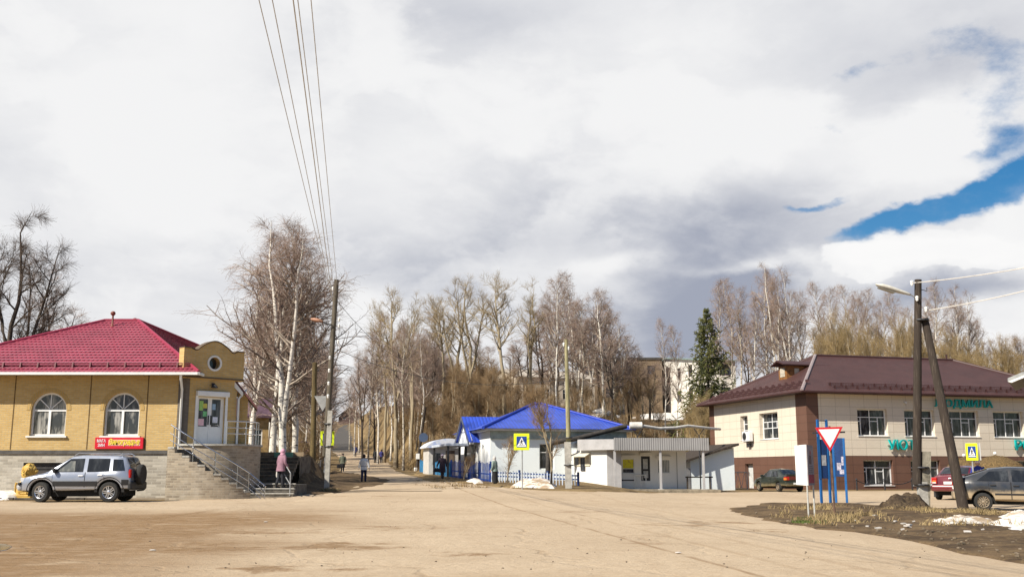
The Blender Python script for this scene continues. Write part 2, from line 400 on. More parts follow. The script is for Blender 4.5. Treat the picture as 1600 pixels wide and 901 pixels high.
def bark(name, pale, dark, zdark=2., amt=.55):
    m = bpy.data.materials.new(name); m.use_nodes = True; G = NG(m.node_tree); G.n.clear()
    p = G.new('ShaderNodeBsdfPrincipled'); o = G.new('ShaderNodeOutputMaterial'); G.l.new(p.outputs[0], o.inputs[0])
    tc = G.new('ShaderNodeTexCoord').outputs['Object']; x, y, z = G.sep(tc)
    n = G.noise(G.vm('MULTIPLY', tc, (2.2, 2.2, 4.5)), 1.6, 5, .62)
    f = G.ss(n, amt, amt + .07)
    f = G.m('MAXIMUM', f, G.m('MULTIPLY', G.ss(z, 0., zdark, 1., 0.), G.ss(n, .35, .5)))
    c = G.mix(f, pale, dark)
    c = G.mix(G.m('MULTIPLY', G.ss(G.noise(tc, 14., 3), .4, .7), .35), c, tuple(q * .6 for q in pale))
    G.put(p.inputs['Base Color'], c); p.inputs['Roughness'].default_value = .85; p.inputs['Specular IOR Level'].default_value = .2
    MATS[name] = m; return m
white = mat('white_paint', (.74, .74, .72), .5, .06)
pvc = mat('white_plastic', (.78, .79, .80), .35, .04)
black = mat('black_rubber', (.025, .025, .027), .8, .2, 8)
darkm = mat('dark_metal', (.05, .05, .055), .45, .2, 5, metal=.3)
steel = mat('stainless_tube', (.62, .62, .64), .25, .05, metal=1.)
galv = mat('galvanised_steel', (.42, .43, .44), .5, .12, 8, metal=.5)
conc = mat('concrete', (.42, .40, .36), .9, .18, 4, bump=.4)
conc_d = mat('dark_concrete', (.13, .115, .095), .9, .3, 4, bump=.5)
wood_d = mat('tarred_wood', (.040, .029, .022), .9, .35, 3, bump=1., bscale=12, stretch=(5, 5, .4), col2=(.085, .066, .05), fac=(.50, .68))
wood_p = mat('weathered_pole_wood', (.125, .105, .078), .9, .3, 3, bump=.6, bscale=12, stretch=(4, 4, .5))
ceram = mat('white_ceramic', (.85, .85, .83), .2, .02)
signy = mat('sign_yellow_green', (.72, .86, .02), .45, .03)
signb = mat('sign_blue', (.015, .055, .30), .45, .05)
signw = mat('sign_white', (.82, .82, .82), .45, .03)
signr = mat('sign_red', (.62, .02, .03), .45, .04)
# ------------------------------------------------------------------ ground, roads, verges
def npnoise(x, y, seed=0, oct=4, base=1.):
    r = np.random.RandomState(seed); out = 0
    for o in range(oct):
        for _ in range(3):
            a = r.rand() * 6.283; k = base * 2 ** o * (.7 + .6 * r.rand()); ph = r.rand() * 6.283
            out = out + np.sin((x * np.cos(a) + y * np.sin(a)) * k + ph + 1.3 * np.sin((x * np.sin(a * 1.7) + y * np.cos(a * 1.7)) * k * .6 + ph * 2)) / 2 ** o
    return out / 4.5
def soil(name, c1, c2, c3, s1=.25, bump=.6):
    m = bpy.data.materials.new(name); m.use_nodes = True; G = NG(m.node_tree); G.n.clear()
    p = G.new('ShaderNodeBsdfPrincipled'); o = G.new('ShaderNodeOutputMaterial'); G.l.new(p.outputs[0], o.inputs[0])
    tc = G.new('ShaderNodeNewGeometry').outputs['Position']
    c = G.mix(G.ss(G.noise(tc, s1, 8, .65), .38, .62), c1, c2)
    c = G.mix(G.ss(G.noise(tc, s1 * 4.7, 7, .65, dist=.5), .50, .72), c, c3)
    c = G.mix(G.m('MULTIPLY', G.ss(G.noise(tc, 11., 5, .7), .4, .7), .45), c, tuple(x * .5 for x in c2))
    G.put(p.inputs['Base Color'], c); p.inputs['Roughness'].default_value = .95; p.inputs['Specular IOR Level'].default_value = .15
    b = G.new('ShaderNodeBump'); b.inputs['Strength'].default_value = bump; b.inputs['Distance'].default_value = .06
    G.put(b.inputs['Height'], G.noise(tc, 5., 9, .7)); G.l.new(b.outputs[0], p.inputs['Normal'])
    MATS[name] = m; return m
m_ground = soil('bare_spring_soil', (.24, .165, .09), (.14, .095, .055), (.30, .22, .12))
m_verge = soil('dirt_verge', (.165, .110, .060), (.075, .050, .030), (.24, .17, .09), .75, 1.)
m_bank = soil('dead_grass_bank', (.25, .175, .085), (.135, .09, .046), (.31, .23, .12), .35, .9)

def road_mat():
    m = bpy.data.materials.new('dusty_road'); m.use_nodes = True; G = NG(m.node_tree); G.n.clear()
    p = G.new('ShaderNodeBsdfPrincipled'); o = G.new('ShaderNodeOutputMaterial'); G.l.new(p.outputs[0], o.inputs[0])
    tc = G.new('ShaderNodeNewGeometry').outputs['Position']; x, y, z = G.sep(tc)
    sand, tan, brown, damp = (.50, .392, .272), (.42, .322, .218), (.215, .130, .062), (.12, .074, .038)
    c = G.mix(G.ss(G.noise(tc, .16, 8, .62), .36, .66), sand, tan)
    # the side by the shop stayed damp and muddy
    lx = G.m('ADD', x, G.m('MULTIPLY', G.m('SUBTRACT', G.noise(tc, .13, 6, .6), .5), 9.))
    ly = G.m('ADD', y, G.m('MULTIPLY', G.m('SUBTRACT', G.noise(tc, .21, 6, .6), .5), 9.))
    wet = G.m('MULTIPLY', G.ss(lx, -6.8, -2.6, 1., 0.), G.m('MULTIPLY', G.ss(ly, 9., 12.), G.ss(ly, 27., 34., 1., 0.)))
    wst = G.noise(G.vm('MULTIPLY', tc, (.35, 1.2, 1)), 1.0, 8, .66)
    n_w = G.noise(tc, 2.4, 11, .74); wb2 = G.mix(G.ss(G.noise(G.vm('MULTIPLY', tc, (.5, 2.2, 1)), 1.6, 8, .7), .40, .60), brown, (.26, .165, .085)); c = G.mix(G.m('MULTIPLY', wet, G.ss(G.m('ADD', wst, G.m('MULTIPLY', G.m('SUBTRACT', n_w, .5), .5)), .22, .46)), c, wb2)
    # damp stains where puddles dried, each with its own ragged rim
    big = None; n_st = G.noise(G.vm('MULTIPLY', tc, (.75, 1.0, 1)), 1.5, 12, .74, dist=.7)
    for (px_, py_, rx_, ry_, am) in ((330, 858, 1.7, 1.6, 1.), (515, 856, 1.2, 1.4, 1.), (415, 833, 2.0, 1.6, .8), (610, 827, 1.5, 1.3, .8), (240, 835, 2.2, 2.4, .9), (130, 812, 4., 3., .8), (400, 800, 4., 1.6, .6), (900, 800, 2.2, 1.8, .55), (1060, 822, 1.8, 1.5, .7), (1125, 818, 1.3, 1.2, .85), (1180, 830, 1.2, 1., .7), (720, 868, .9, .6, .7), (1010, 855, .8, .8, .6), (1170, 806, 2., 1.4, .6), (420, 893, .7, .7, .8), (540, 893, .5, .5, .7), (700, 800, 3., 1.5, .5), (560, 776, 4., 1.6, .6), (850, 780, 5., 2., .45), (1050, 786, 4., 2., .5)):
        q = GP(px_, py_); e = G.m('ADD', G.m('POWER', G.m('ABSOLUTE', G.m('DIVIDE', G.m('SUBTRACT', x, q.x), rx_)), 2.), G.m('POWER', G.m('ABSOLUTE', G.m('DIVIDE', G.m('SUBTRACT', y, q.y), ry_)), 2.))
        e = G.m('MULTIPLY', G.m('EXPONENT', G.m('MULTIPLY', e, -1.)), am); big = e if big is None else G.m('MAXIMUM', big, e)
    sv_ = G.m('ADD', big, G.m('MULTIPLY', G.m('SUBTRACT', n_st, .5), 3.4))
    c = G.mix(G.m('MULTIPLY', G.ss(sv_, .55, .95), .92), c, brown)
    c = G.mix(G.m('MULTIPLY', G.ss(sv_, 1.0, 1.35), .6), c, damp)
    st2 = G.noise(tc, .8, 10, .7, dist=.8)
    c = G.mix(G.m('MULTIPLY', G.ss(st2, .62, .72), .35), c, brown)
    # straight seams and wheel lines that run across to the right
    for (p_, q_, w_, am) in (((770, 784), (1150, 894), .035, .75), ((870, 796), (1190, 878), .05, .3), ((900, 792), (1240, 868), .06, .25), ((990, 790), (1330, 862), .06, .2)):
        A_, B_ = GP(*p_), GP(*q_); d_ = (B_ - A_).xy.normalized(); nx_, ny_ = -d_.y, d_.x; c0 = nx_ * A_.x + ny_ * A_.y
        dist_ = G.m('ABSOLUTE', G.m('ADD', G.m('SUBTRACT', G.m('ADD', G.m('MULTIPLY', x, nx_), G.m('MULTIPLY', y, ny_)), c0), G.m('MULTIPLY', G.m('SUBTRACT', G.noise(tc, .5, 4), .5), .16)))
        c = G.mix(G.m('MULTIPLY', G.ss(dist_, w_ * .4, w_ * 2.2, 1., 0.), G.m('MULTIPLY', G.ss(G.noise(tc, 1.1, 5), .30, .55), am)), c, brown)
    # hair cracks of the old paving
    v = G.new('ShaderNodeTexVoronoi', feature='DISTANCE_TO_EDGE'); v.inputs['Scale'].default_value = .34
    G.put(v.inputs['Vector'], G.vm('ADD', tc, G.vm('SCALE', G.noise(tc, 1.2, 6, .6, col=True), None, scale=.9)))
    cr = G.ss(v.outputs['Distance'], .0, .03, 1., 0.)
    c = G.mix(G.m('MULTIPLY', cr, G.m('MULTIPLY', G.ss(G.noise(tc, .3, 4), .48, .60), .38)), c, brown)
    # grit
    c = G.mix(G.m('MULTIPLY', G.ss(G.noise(tc, 9., 6, .75), .42, .7), G.m('SUBTRACT', .55, G.m('MULTIPLY', wet, .5))), c, (.38, .285, .19))
    c = G.mix(G.m('MULTIPLY', G.ss(G.noise(tc, 22., 5, .8), .54, .68), .55), c, brown); c = G.mix(G.m('MULTIPLY', G.ss(G.noise(tc, 2.6, 9, .74), .46, .64), .40), c, (.37, .27, .175))
    c = G.mix(G.ss(y, 172., 186.), c, (.085, .078, .072))
    G.put(p.inputs['Base Color'], c); p.inputs['Roughness'].default_value = .93; p.inputs['Specular IOR Level'].default_value = .2
    b = G.new('ShaderNodeBump'); b.inputs['Strength'].default_value = .8; b.inputs['Distance'].default_value = .05
    hgt = G.m('SUBTRACT', G.noise(tc, 6., 9, .7), G.m('MULTIPLY', cr, .3)); G.put(b.inputs['Height'], hgt); G.l.new(b.outputs[0], p.inputs['Normal'])
    MATS['road'] = m; return m
m_road = road_mat()

def grid_mesh(name, X, Y, Z):
    ny, nx = X.shape; V = np.stack([X, Y, Z], -1).reshape(-1, 3); i = np.arange(ny * nx).reshape(ny, nx)
    Q = np.stack([i[:-1, :-1], i[:-1, 1:], i[1:, 1:], i[1:, :-1]], -1).reshape(-1, 4)
    return mesh_arrays(name, V, Q)
def spaced(a, fine0, fine1, b, step, grow=1.13):
    lo = [fine0]; s = step
    while lo[-1] > a: s *= grow; lo.append(lo[-1] - s)
    hi = [fine1]; s = step
    while hi[-1] < b: s *= grow; hi.append(hi[-1] + s)
    return np.array(sorted(lo[1:]) + list(np.arange(fine0, fine1, step)) + hi)
xs = spaced(-3500, -45, 55, 3500, .8); ys = spaced(-800, 0, 150, 3500, .8)
X, Y = np.meshgrid(xs, ys); Z = g(X, Y)
rough_amt = np.maximum(sst(56, 80, Y) * .0 + .28 * sst(4.5, 9, np.abs(X - xr(Y))) * sst(86, 100, Y), 0)
Z = Z + npnoise(X, Y, 3, 4, .35) * rough_amt
gr = link('ground', grid_mesh('ground', X, Y, Z), [m_bank], smooth=180); gr['kind'] = 'structure'
# the square: its far edge runs along the shop, the foot of the hill road, the house and the kiosk
EDGE = [(0, 783), (250, 783), (400, 778), (470, 775), (540, 766), (575, 754), (640, 740), (700, 751), (770, 759), (860, 767), (960, 769), (1110, 769), (1250, 767.5), (1400, 766.5), (1600, 766.5)]
ep = [GP(a, b) for a, b in EDGE]; EX = [-90] + [p.x for p in ep] + [70]; EY = [ep[0].y] + [p.y for p in ep] + [ep[-1].y]
o_ = np.argsort(EX); EX = np.array(EX)[o_]; EY = np.array(EY)[o_]
cx = spaced(-90, -40, 45, 70, .5); nr = 120
Xr = np.repeat(cx[None, :], nr, 0); top = np.interp(cx, EX, EY) + .28 * npnoise(cx, cx * 0, 5, 4, 1.2)
tt = np.linspace(0, 1, nr)[:, None]; Yr = -12 + (top[None, :] + 12) * tt
Zr = g(Xr, Yr) + .035
Zr[-1, :] -= .06
sq = link('road', grid_mesh('road', Xr, Yr, Zr), [m_road], smooth=180); sq['kind'] = 'structure'
# the road up the hill
rows = np.arange(50, 470, 1.0); hw = np.interp(rows, [50, 60, 75, 120, 470], [3.4, 2.8, 2.7, 2.8, 2.3])
uu = np.linspace(-1, 1, 17); cxr = xr(rows) + .35 * np.sin(rows * .05)
Xh = cxr[:, None] + uu[None, :] * (hw[:, None] + .35 * npnoise(rows * 1., uu[-1] * 0 + rows * 0, 8, 3, .5)[:, None])
Yh = np.repeat(rows[:, None], 17, 1); Zh = g(Xh, Yh) + .06 - .10 * (np.abs(uu[None, :]) > .99)
hr = link('hill_road', grid_mesh('hill_road', Xh, Yh, Zh), [m_road], smooth=180); hr['kind'] = 'structure'

def inside(px, py, poly):
    c = False; n = len(poly)
    for i in range(n):
        x1, y1 = poly[i]; x2, y2 = poly[(i + 1) % n]
        if (y1 > py) != (y2 > py) and px < (x2 - x1) * (py - y1) / (y2 - y1) + x1: c = not c
    return c
def mound(name, outline, h, m, centre=None, rings=14, seg=96, seed=1, lump=.35, base=-.03, power=.6, freq=1.4, edge=.12):
    """a low heap whose rim sinks into the ground"""
    P = np.array(outline, float); c = np.array(centre if centre is not None else P.mean(0)); n = len(P)
    L = np.r_[0, np.cumsum(np.hypot(*(np.roll(P, -1, 0) - P).T))]; s = np.linspace(0, L[-1], seg, endpoint=False)
    Q = np.r_[P, P[:1]]; bx = np.interp(s, L, Q[:, 0]); by = np.interp(s, L, Q[:, 1])
    k = 1 + edge * npnoise(bx, by, seed + 9, 4, freq * 1.5)
    bx = c[0] + (bx - c[0]) * k; by = c[1] + (by - c[1]) * k
    t = np.linspace(.02, 1, rings)[:, None]
    Xm = c[0] + (bx - c[0])[None, :] * t; Ym = c[1] + (by - c[1])[None, :] * t
    hh = h * (1 - t ** 2.2) ** power * (1 + lump * npnoise(Xm, Ym, seed, 5, freq)) 
    Zm = g(Xm, Ym) + .035 + base * (t > .99) * 2 + np.maximum(hh, -.02) 
    V = np.stack([Xm, Ym, Zm], -1).reshape(-1, 3); i = np.arange(rings * seg).reshape(rings, seg)
    Qd = np.stack([i[:-1], np.roll(i, -1, 1)[:-1], np.roll(i, -1, 1)[1:], i[1:]], -1).reshape(-1, 4)
    T = [(i[0, 0], i[0, (j + 1) % seg], i[0, j]) for j in range(1, seg - 1)]
    T = [(i[0, 0], i[0, j], i[0, (j + 1)]) for j in range(1, seg - 1)]
    return link(name, mesh_arrays(name, V, Qd, T), [m], smooth=180)
def gpts(px): return [(p.x, p.y) for p in (GP(*q) for q in px)]
vp = gpts([(1138, 797), (1160, 806), (1190, 815), (1230, 822), (1270, 828), (1330, 834), (1400, 845), (1450, 857), (1500, 869), (1600, 887)]) + [(24, 13), (34, 18), (40, 26), (42, 36)] + gpts([(1620, 812), (1540, 809), (1480, 801), (1400, 793), (1300, 788), (1190, 788)])
VERGE = vp
ve = mound('dirt_verge', vp, .10, m_verge, centre=(14.5, 28.5), rings=60, seg=220, seed=4, lump=.8, freq=1.6, power=.35, edge=.035); ve['kind'] = 'structure'
# strips of bare dirt along the far side
def strip(name, pts, h, m, seed=1, **k):
    o = mound(name, gpts(pts), h, m, seed=seed, **k); o['kind'] = 'structure'; return o
strip('footway_dirt', [(405, 778), (470, 777), (545, 769), (600, 758), (615, 750), (570, 742), (520, 735), (470, 730), (420, 740)], .10, m_verge, 6, lump=.7)
strip('kerb_dirt', [(735, 757), (800, 764), (860, 768), (930, 769.5), (1000, 769), (960, 765.2), (880, 762), (800, 757), (745, 752)], .10, m_bank, 7, lump=.4)
strip('fence_dirt', [(646, 741), (690, 751), (735, 757.5), (760, 757), (740, 750), (690, 744), (652, 737)], .08, m_bank, 8, lump=.4)

# ------------------------------------------------------------------ snow, heaps, grass
m_snow = mat('old_snow', (.74, .71, .67), .7, .1, 2.5, bump=1., bscale=9, col2=(.42, .33, .23), fac=(.46, .66), detail=9)
m_snow_d = mat('dirty_snow', (.66, .61, .55), .7, .1, 2., bump=.9, bscale=6, col2=(.34, .25, .16), fac=(.42, .60), detail=8)
m_heap = soil('dug_earth', (.095, .066, .042), (.045, .032, .022), (.16, .115, .065), 1.2, 1.)
def heap(name, label, cat, pts, h, m, seed, group=None, **k):
    o = mound(name, gpts(pts), h, m, seed=seed, **k)
    c = np.array([v.co for v in o.data.vertices]); mn = c.min(0); mx = c.max(0); off = Vector(((mn[0] + mx[0]) / 2, (mn[1] + mx[1]) / 2, float(mn[2])))
    for v in o.data.vertices: v.co -= off
    o.location = off
    return tag(o, label, cat, group)
heap('snow_patch', 'old white snow patch on the dirt verge behind the leaning pole brace', 'snow', [(1555, 818), (1530, 830), (1550, 836), (1600, 836), (1680, 832), (1690, 812), (1600, 806), (1570, 808)], .16, m_snow, 21, 'snow patches on the verge', lump=1.0, freq=3., edge=.22, rings=30, seg=160)
heap('snow_patch', 'flat grey edged snow strip on the verge in front of the brace foot', 'snow', [(1450, 822), (1470, 828), (1520, 827), (1560, 823), (1568, 815), (1520, 811), (1475, 813)], .11, m_snow_d, 22, 'snow patches on the verge', lump=1.2, freq=3.5, edge=.25, rings=30, seg=160)
heap('dirt_heap', 'dark brown heap of earth beside the concrete stub of the lamp pole', 'heap', [(1376, 800), (1400, 804), (1440, 804), (1456, 799), (1440, 791), (1395, 791)], .36, m_heap, 23, lump=1.0, freq=4., edge=.25, power=.5, rings=30, seg=140)
heap('snow_heap', 'dirty melting snow heap behind the pedestrian sign before the blue fence', 'snow', [(800, 763.2), (830, 765), (868, 766), (872, 763), (850, 758), (815, 757)], .42, m_snow_d, 24, lump=.7, freq=1.8, edge=.15, rings=40, seg=200, power=.8)
heap('snow_patch', 'small bright snow patch at the foot of the blue picket fence', 'snow', [(728, 754), (742, 757), (756, 757), (752, 753), (738, 751)], .22, m_snow, 25, lump=.4)
heap('snow_patch', 'white snow patch beside the yellow lion statue at the shop wall', 'snow', [(-30, 780), (10, 780.5), (36, 779), (38, 774), (15, 772), (-30, 772)], .28, m_snow, 26, lump=.5)
heap('snow_patch', 'long snow streak on the earth bank above the birches', 'snow', [(462, 726), (486, 722), (506, 715), (500, 709), (476, 715)], .25, m_snow, 27, lump=.5)
heap('snow_patch', 'narrow snow streak low on the bank next to the concrete pole stub', 'snow', [(472, 752), (492, 748), (505, 742), (500, 739), (480, 744)], .22, m_snow, 28, lump=.5)
heap('dirt_heap', 'dark muddy heap below the snow streaks beside the hill road', 'heap', [(440, 757), (480, 762), (510, 757), (508, 745), (470, 742)], .5, m_verge, 29, lump=.8)
heap('snow_patch', 'wide snow field on the terrace below the white school', 'snow', [(985, 656), (1030, 657), (1068, 655), (1075, 648), (1045, 645), (1000, 648)], .3, m_snow, 30, lump=.5)
heap('snow_patch', 'thin snow line along the terrace edge in front of the long brick block', 'snow', [(905, 654), (940, 655), (975, 652), (970, 648), (930, 649)], .3, m_snow, 31, lump=.5)
tag(heap('dark_patch', 'flat glossy black patch on the muddy square at the photo edge', 'dark_patch', [(-60, 858), (0, 865), (12, 863), (22, 857), (12, 852), (-60, 851)], .012, mat('glossy_black', (.012, .012, .013), .12, .1), 32, lump=.1, edge=.05), 'flat glossy black patch on the muddy square before the silver car', 'dark_patch')  # a flat glossy black patch on the ground

def blades(name, spots, m, seed, h=(.12, .35), lean=.5, w=.012, lift=.03):
    """many thin dry grass blades; spots = list of (x, y, radius, count)"""
    r = np.random.RandomState(seed); V = []; 
    for (x, y, rad, n) in spots:
        a = r.rand(n) * 6.283; q = rad * np.sqrt(r.rand(n)); bx = x + q * np.cos(a); by = y + q * np.sin(a)
        hh = (h[0] + (h[1] - h[0]) * r.rand(n)) * (1 - .5 * (q / max(rad, 1e-3)) ** 2)
        la = r.rand(n) * 6.283; lx = np.cos(la) * hh * lean * r.rand(n); ly = np.sin(la) * hh * lean * r.rand(n)
        z = g(bx, by) + lift; fa = r.rand(n) * 6.283; wx = np.cos(fa) * w; wy = np.sin(fa) * w
        b0 = np.stack([bx - wx, by - wy, z], -1); b1 = np.stack([bx + wx, by + wy, z], -1)
        m0 = np.stack([bx + lx * .45 - wx * .7, by + ly * .45 - wy * .7, z + hh * .6], -1); m1 = np.stack([bx + lx * .45 + wx * .7, by + ly * .45 + wy * .7, z + hh * .6], -1)
        t0 = np.stack([bx + lx, by + ly, z + hh], -1)
        V.append(np.stack([b0, b1, m1, m0, t0], 1))
    V = np.concatenate(V); n = len(V); i = np.arange(n)[:, None] * 5
    o = link(name, mesh_arrays(name, V.reshape(-1, 3), i + np.array([[0, 1, 2, 3]]), i + np.array([[3, 2, 4]])), [m]); o['kind'] = 'stuff'
    return o
m_straw = mat('dry_straw', (.36, .265, .125), .9, .3, 6., col2=(.17, .12, .062), world_co=True)
m_straw2 = mat('dull_dead_grass', (.24, .165, .075), .9, .3, .8, col2=(.13, .085, .042))
m_grass = mat('first_green_grass', (.10, .14, .03), .9, .3, 1.2)
rs = np.random.RandomState(11)
sp = []
for (a, b, rad, n) in [(1418, 803, .8, 600), (1525, 808, .8, 1000), (1306, 816, .7, 350), (1265, 800, .7, 260), (1300, 797, .6, 160), (1445, 805, .6, 500), (1345, 812, .7, 250), (515, 770, .5, 400), (1290, 820, .8, 300), (1490, 808, .6, 200)]:
    p = GP(a, b); sp.append((p.x, p.y, rad, n))
for _ in range(26):
    p = GP(rs.uniform(1200, 1600), rs.uniform(795, 835))
    if inside(p.x, p.y, VERGE): sp.append((p.x, p.y, rs.uniform(.15, .5), int(rs.uniform(15, 60))))
tag(blades('dry_grass', sp, m_straw, 3, (.05, .24), 1.2, .010, .10), 'dry straw tufts on the dirt verge around the poles', 'grass')
sp = []
for _ in range(10):
    p = GP(rs.uniform(1240, 1300), rs.uniform(815, 825)); sp.append((p.x, p.y, .35, 110))
tag(blades('green_grass', sp, m_grass, 4, (.03, .09), .5, .01, .08), 'first green grass at the foot of the give way sign', 'grass')
sp = []
for _ in range(420):
    x = rs.uniform(6, 36); y = rs.uniform(84, 132); sp.append((x, y, rs.uniform(.6, 1.6), 45))
for _ in range(260):
    y = rs.uniform(84, 135); x = float(xr(y)) + rs.uniform(4, 16); sp.append((x, y, rs.uniform(.5, 1.5), 45))
for _ in range(120):
    y = rs.uniform(56, 120); x = float(xr(y)) - rs.uniform(4.5, 12); sp.append((x, y, rs.uniform(.5, 1.2), 40))
spl = []
for _ in range(60):
    p = GP(rs.uniform(650, 880), rs.uniform(752, 766)); spl.append((p.x, p.y + 1.1, .35, 16))
tag(blades('dead_grass', spl, m_straw2, 6, (.05, .22), .9, .015), 'short dead grass in front of the blue fence', 'grass')
tag(blades('dead_grass', sp, m_straw2, 5, (.2, .7), .8, .022), 'brown dead grass on the slopes below the trees', 'grass')
# stones and scraps on the verge
r2 = np.random.RandomState(5); mb = MB()
for _ in range(420):
    p = GP(r2.uniform(1180, 1640), r2.uniform(800, 884))
    if inside(p.x, p.y, VERGE):
        s = r2.uniform(.012, .042); mb.ball((p.x, p.y, p.z + .10 + s * .3), (s, s * r2.uniform(.6, 1.1), s * .6), 5, 3)
for _ in range(90):
    p = GP(r2.uniform(0, 1500), r2.uniform(795, 895)); s = r2.uniform(.006, .02)
    mb.ball((p.x, p.y, p.z + .04), (s, s * r2.uniform(.6, 1.3), s * .6), 5, 3)
st = mb.build('gravel', mat('loose_stones', (.20, .155, .105), .9, .35, 3., world_co=True), smooth=40); st['kind'] = 'stuff'; tag(st, 'loose stones on the dirt verge and the square', 'gravel')
mb = MB()
for _ in range(22):
    p = GP(r2.uniform(1330, 1560), r2.uniform(812, 842)); s = r2.uniform(.025, .075); a = r2.rand() * 3
    if inside(p.x, p.y, VERGE):
        e = Matrix.Translation((p.x, p.y, p.z + .13)) @ Matrix.Rotation(a, 4, 'Z') @ Matrix.Rotation(r2.uniform(-.4, .4), 4, 'X')
        mb.T = e; mb.box(-s, s, -s * .7, s * .7, -.012, .012)
for (a, b) in [(415, 818), (238, 864), (1060, 868)]:
    p = GP(a, b); mb.T = Matrix.Translation((p.x, p.y, p.z + .05)) @ Matrix.Rotation(.3, 4, 'Z'); mb.ball((0, 0, 0), (.055, .03, .012), 7, 4)
mb.T = None
lt = mb.build('litter', mat('paper_scraps', (.52, .48, .44), .8, .2, 2, world_co=True)); lt['kind'] = 'stuff'; tag(lt, 'pale scraps of litter scattered on the dirt verge and square', 'litter')
# ------------------------------------------------------------------ building helpers
def wall_cells(mbf, L, z0, z1, ops, depth=.18, cuts_u=(), cuts_z=()):
    """wall in (along, outward, up): cells round the openings, reveals inside them; mbf(u, z) says which mesh takes a cell"""
    us = sorted({0., L, *cuts_u, *[o[0] for o in ops], *[o[2] for o in ops]}); zs = sorted({z0, z1, *cuts_z, *[o[1] for o in ops], *[o[3] for o in ops]})
    us = [u for u in us if 0 <= u <= L]; zs = [z for z in zs if z0 <= z <= z1]
    for a, b in zip(us, us[1:]):
        for c, d in zip(zs, zs[1:]):
            mu, mz = (a + b) / 2, (c + d) / 2
            if any(o[0] < mu < o[2] and o[1] < mz < o[3] for o in ops): continue
            mbf(mu, mz).quad((a, 0, c), (b, 0, c), (b, 0, d), (a, 0, d))
    for o in ops:
        u0, v0, u1, v1 = o[:4]; m = mbf((u0 + u1) / 2, (v0 + v1) / 2)
        m.quad((u0, 0, v0), (u0, -depth, v0), (u0, -depth, v1), (u0, 0, v1)); m.quad((u1, 0, v0), (u1, 0, v1), (u1, -depth, v1), (u1, -depth, v0))
        m.quad((u0, 0, v1), (u0, -depth, v1), (u1, -depth, v1), (u1, 0, v1)); m.quad((u0, 0, v0), (u1, 0, v0), (u1, -depth, v0), (u0, -depth, v0))
def window(par, T, u0, v0, u1, v1, dep, fmat, gmat, bars, fw=.06, sill=None, name='window', sill_mat=None, label=None):
    """bars: (x0, z0, x1, z1) strips as fractions of the opening"""
    m = MB(T); w, h = u1 - u0, v1 - v0; y0, y1 = -dep - .05, -dep + .02
    m.box(u0, u0 + fw, y0, y1, v0, v1); m.box(u1 - fw, u1, y0, y1, v0, v1); m.box(u0 + fw, u1 - fw, y0, y1, v0, v0 + fw); m.box(u0 + fw, u1 - fw, y0, y1, v1 - fw, v1)
    for (a, b, c, d) in bars:
        if a == c: m.box(u0 + a * w - fw * .4, u0 + a * w + fw * .4, y0 + .005, y1 - .006, v0 + b * h, v0 + d * h)
        else: m.box(u0 + a * w, u0 + c * w, y0 + .008, y1 - .010, v0 + b * h - fw * .4, v0 + b * h + fw * .4)
    f = m.build(name, fmat, par)
    p = MB(T); p.quad((u0 + .01, y0 + .03, v0 + .01), (u1 - .01, y0 + .03, v0 + .01), (u1 - .01, y0 + .03, v1 - .01), (u0 + .01, y0 + .03, v1 - .01))
    p.build('pane', gmat, f)
    if sill:
        s = MB(T); s.box(u0 - .06, u1 + .06, -dep, sill, v0 - .045, v0 - .003); s.build('sill', sill_mat or fmat, f)
    return f
def hip_roof(mb, x0, x1, y0, y1, ze, zr_, rx0, rx1, ry, thick=.0):
    a, b, c, d = (x0, y0, ze), (x1, y0, ze), (x1, y1, ze), (x0, y1, ze); e, f = (rx0, ry, zr_), (rx1, ry, zr_)
    mb.quad(a, b, f, e); mb.quad(c, d, e, f); mb.add([b, c, f], [(0, 1, 2)]); mb.add([d, a, e], [(0, 1, 2)])

# ------------------------------------------------------------------ shop: yellow brick, raspberry roof
yb = brick('yellow_brick', (.585, .40, .16), (.49, .315, .108), (.46, .37, .22), stain=.20, stain_col=(.34, .21, .075))
gb = brick('grey_plinth_brick', (.46, .42, .355), (.25, .222, .185), (.40, .37, .31), .40, .115, .014, stain=.35, stain_col=(.52, .50, .46))
gbd = brick('brown_stair_brick', (.40, .33, .245), (.20, .16, .118), (.36, .31, .24), .28, .095, .013, stain=.35, stain_col=(.50, .46, .40))
rr = roof_mat('raspberry_metal_tile', (.335, .062, .098), .19, .0, .36, .035, .10, .6, .25)
rrt = mat('raspberry_trim', (.27, .03, .06), .4, .06)
gl1 = glass('curtained_glass', (.035, .04, .05), (.36, .35, .33))
gl2 = glass('dark_glass', (.018, .02, .026), (.10, .105, .115))
gl3 = glass('shop_glass', (.03, .035, .04), (.26, .26, .25), (.5, .7))
YA = 43.0; xa = xx(283, 740, YA); za = .20
shop = thing('brick_shop', 'yellow brick shop with raspberry metal tile hip roof and round parapet over the corner door', 'building', (xa, YA, za))
FT = frame((-11.6, 0, 0), (1, 0, 0), (0, -1, 0))
L0 = 11.6
wins = [(-6.42, -4.94), (-3.36, -1.88), (-9.5, -8.0)]
H0, HB = 5.12, 1.96
wz0, wsp = 2.56, 3.62
w = MB(FT); rad = .74
zs_top = wsp + rad
ops = [(a + L0, wz0, b + L0, zs_top) for a, b in wins]
wall_cells(lambda u, z: w, L0, HB, H0, [o for o in ops], .20)
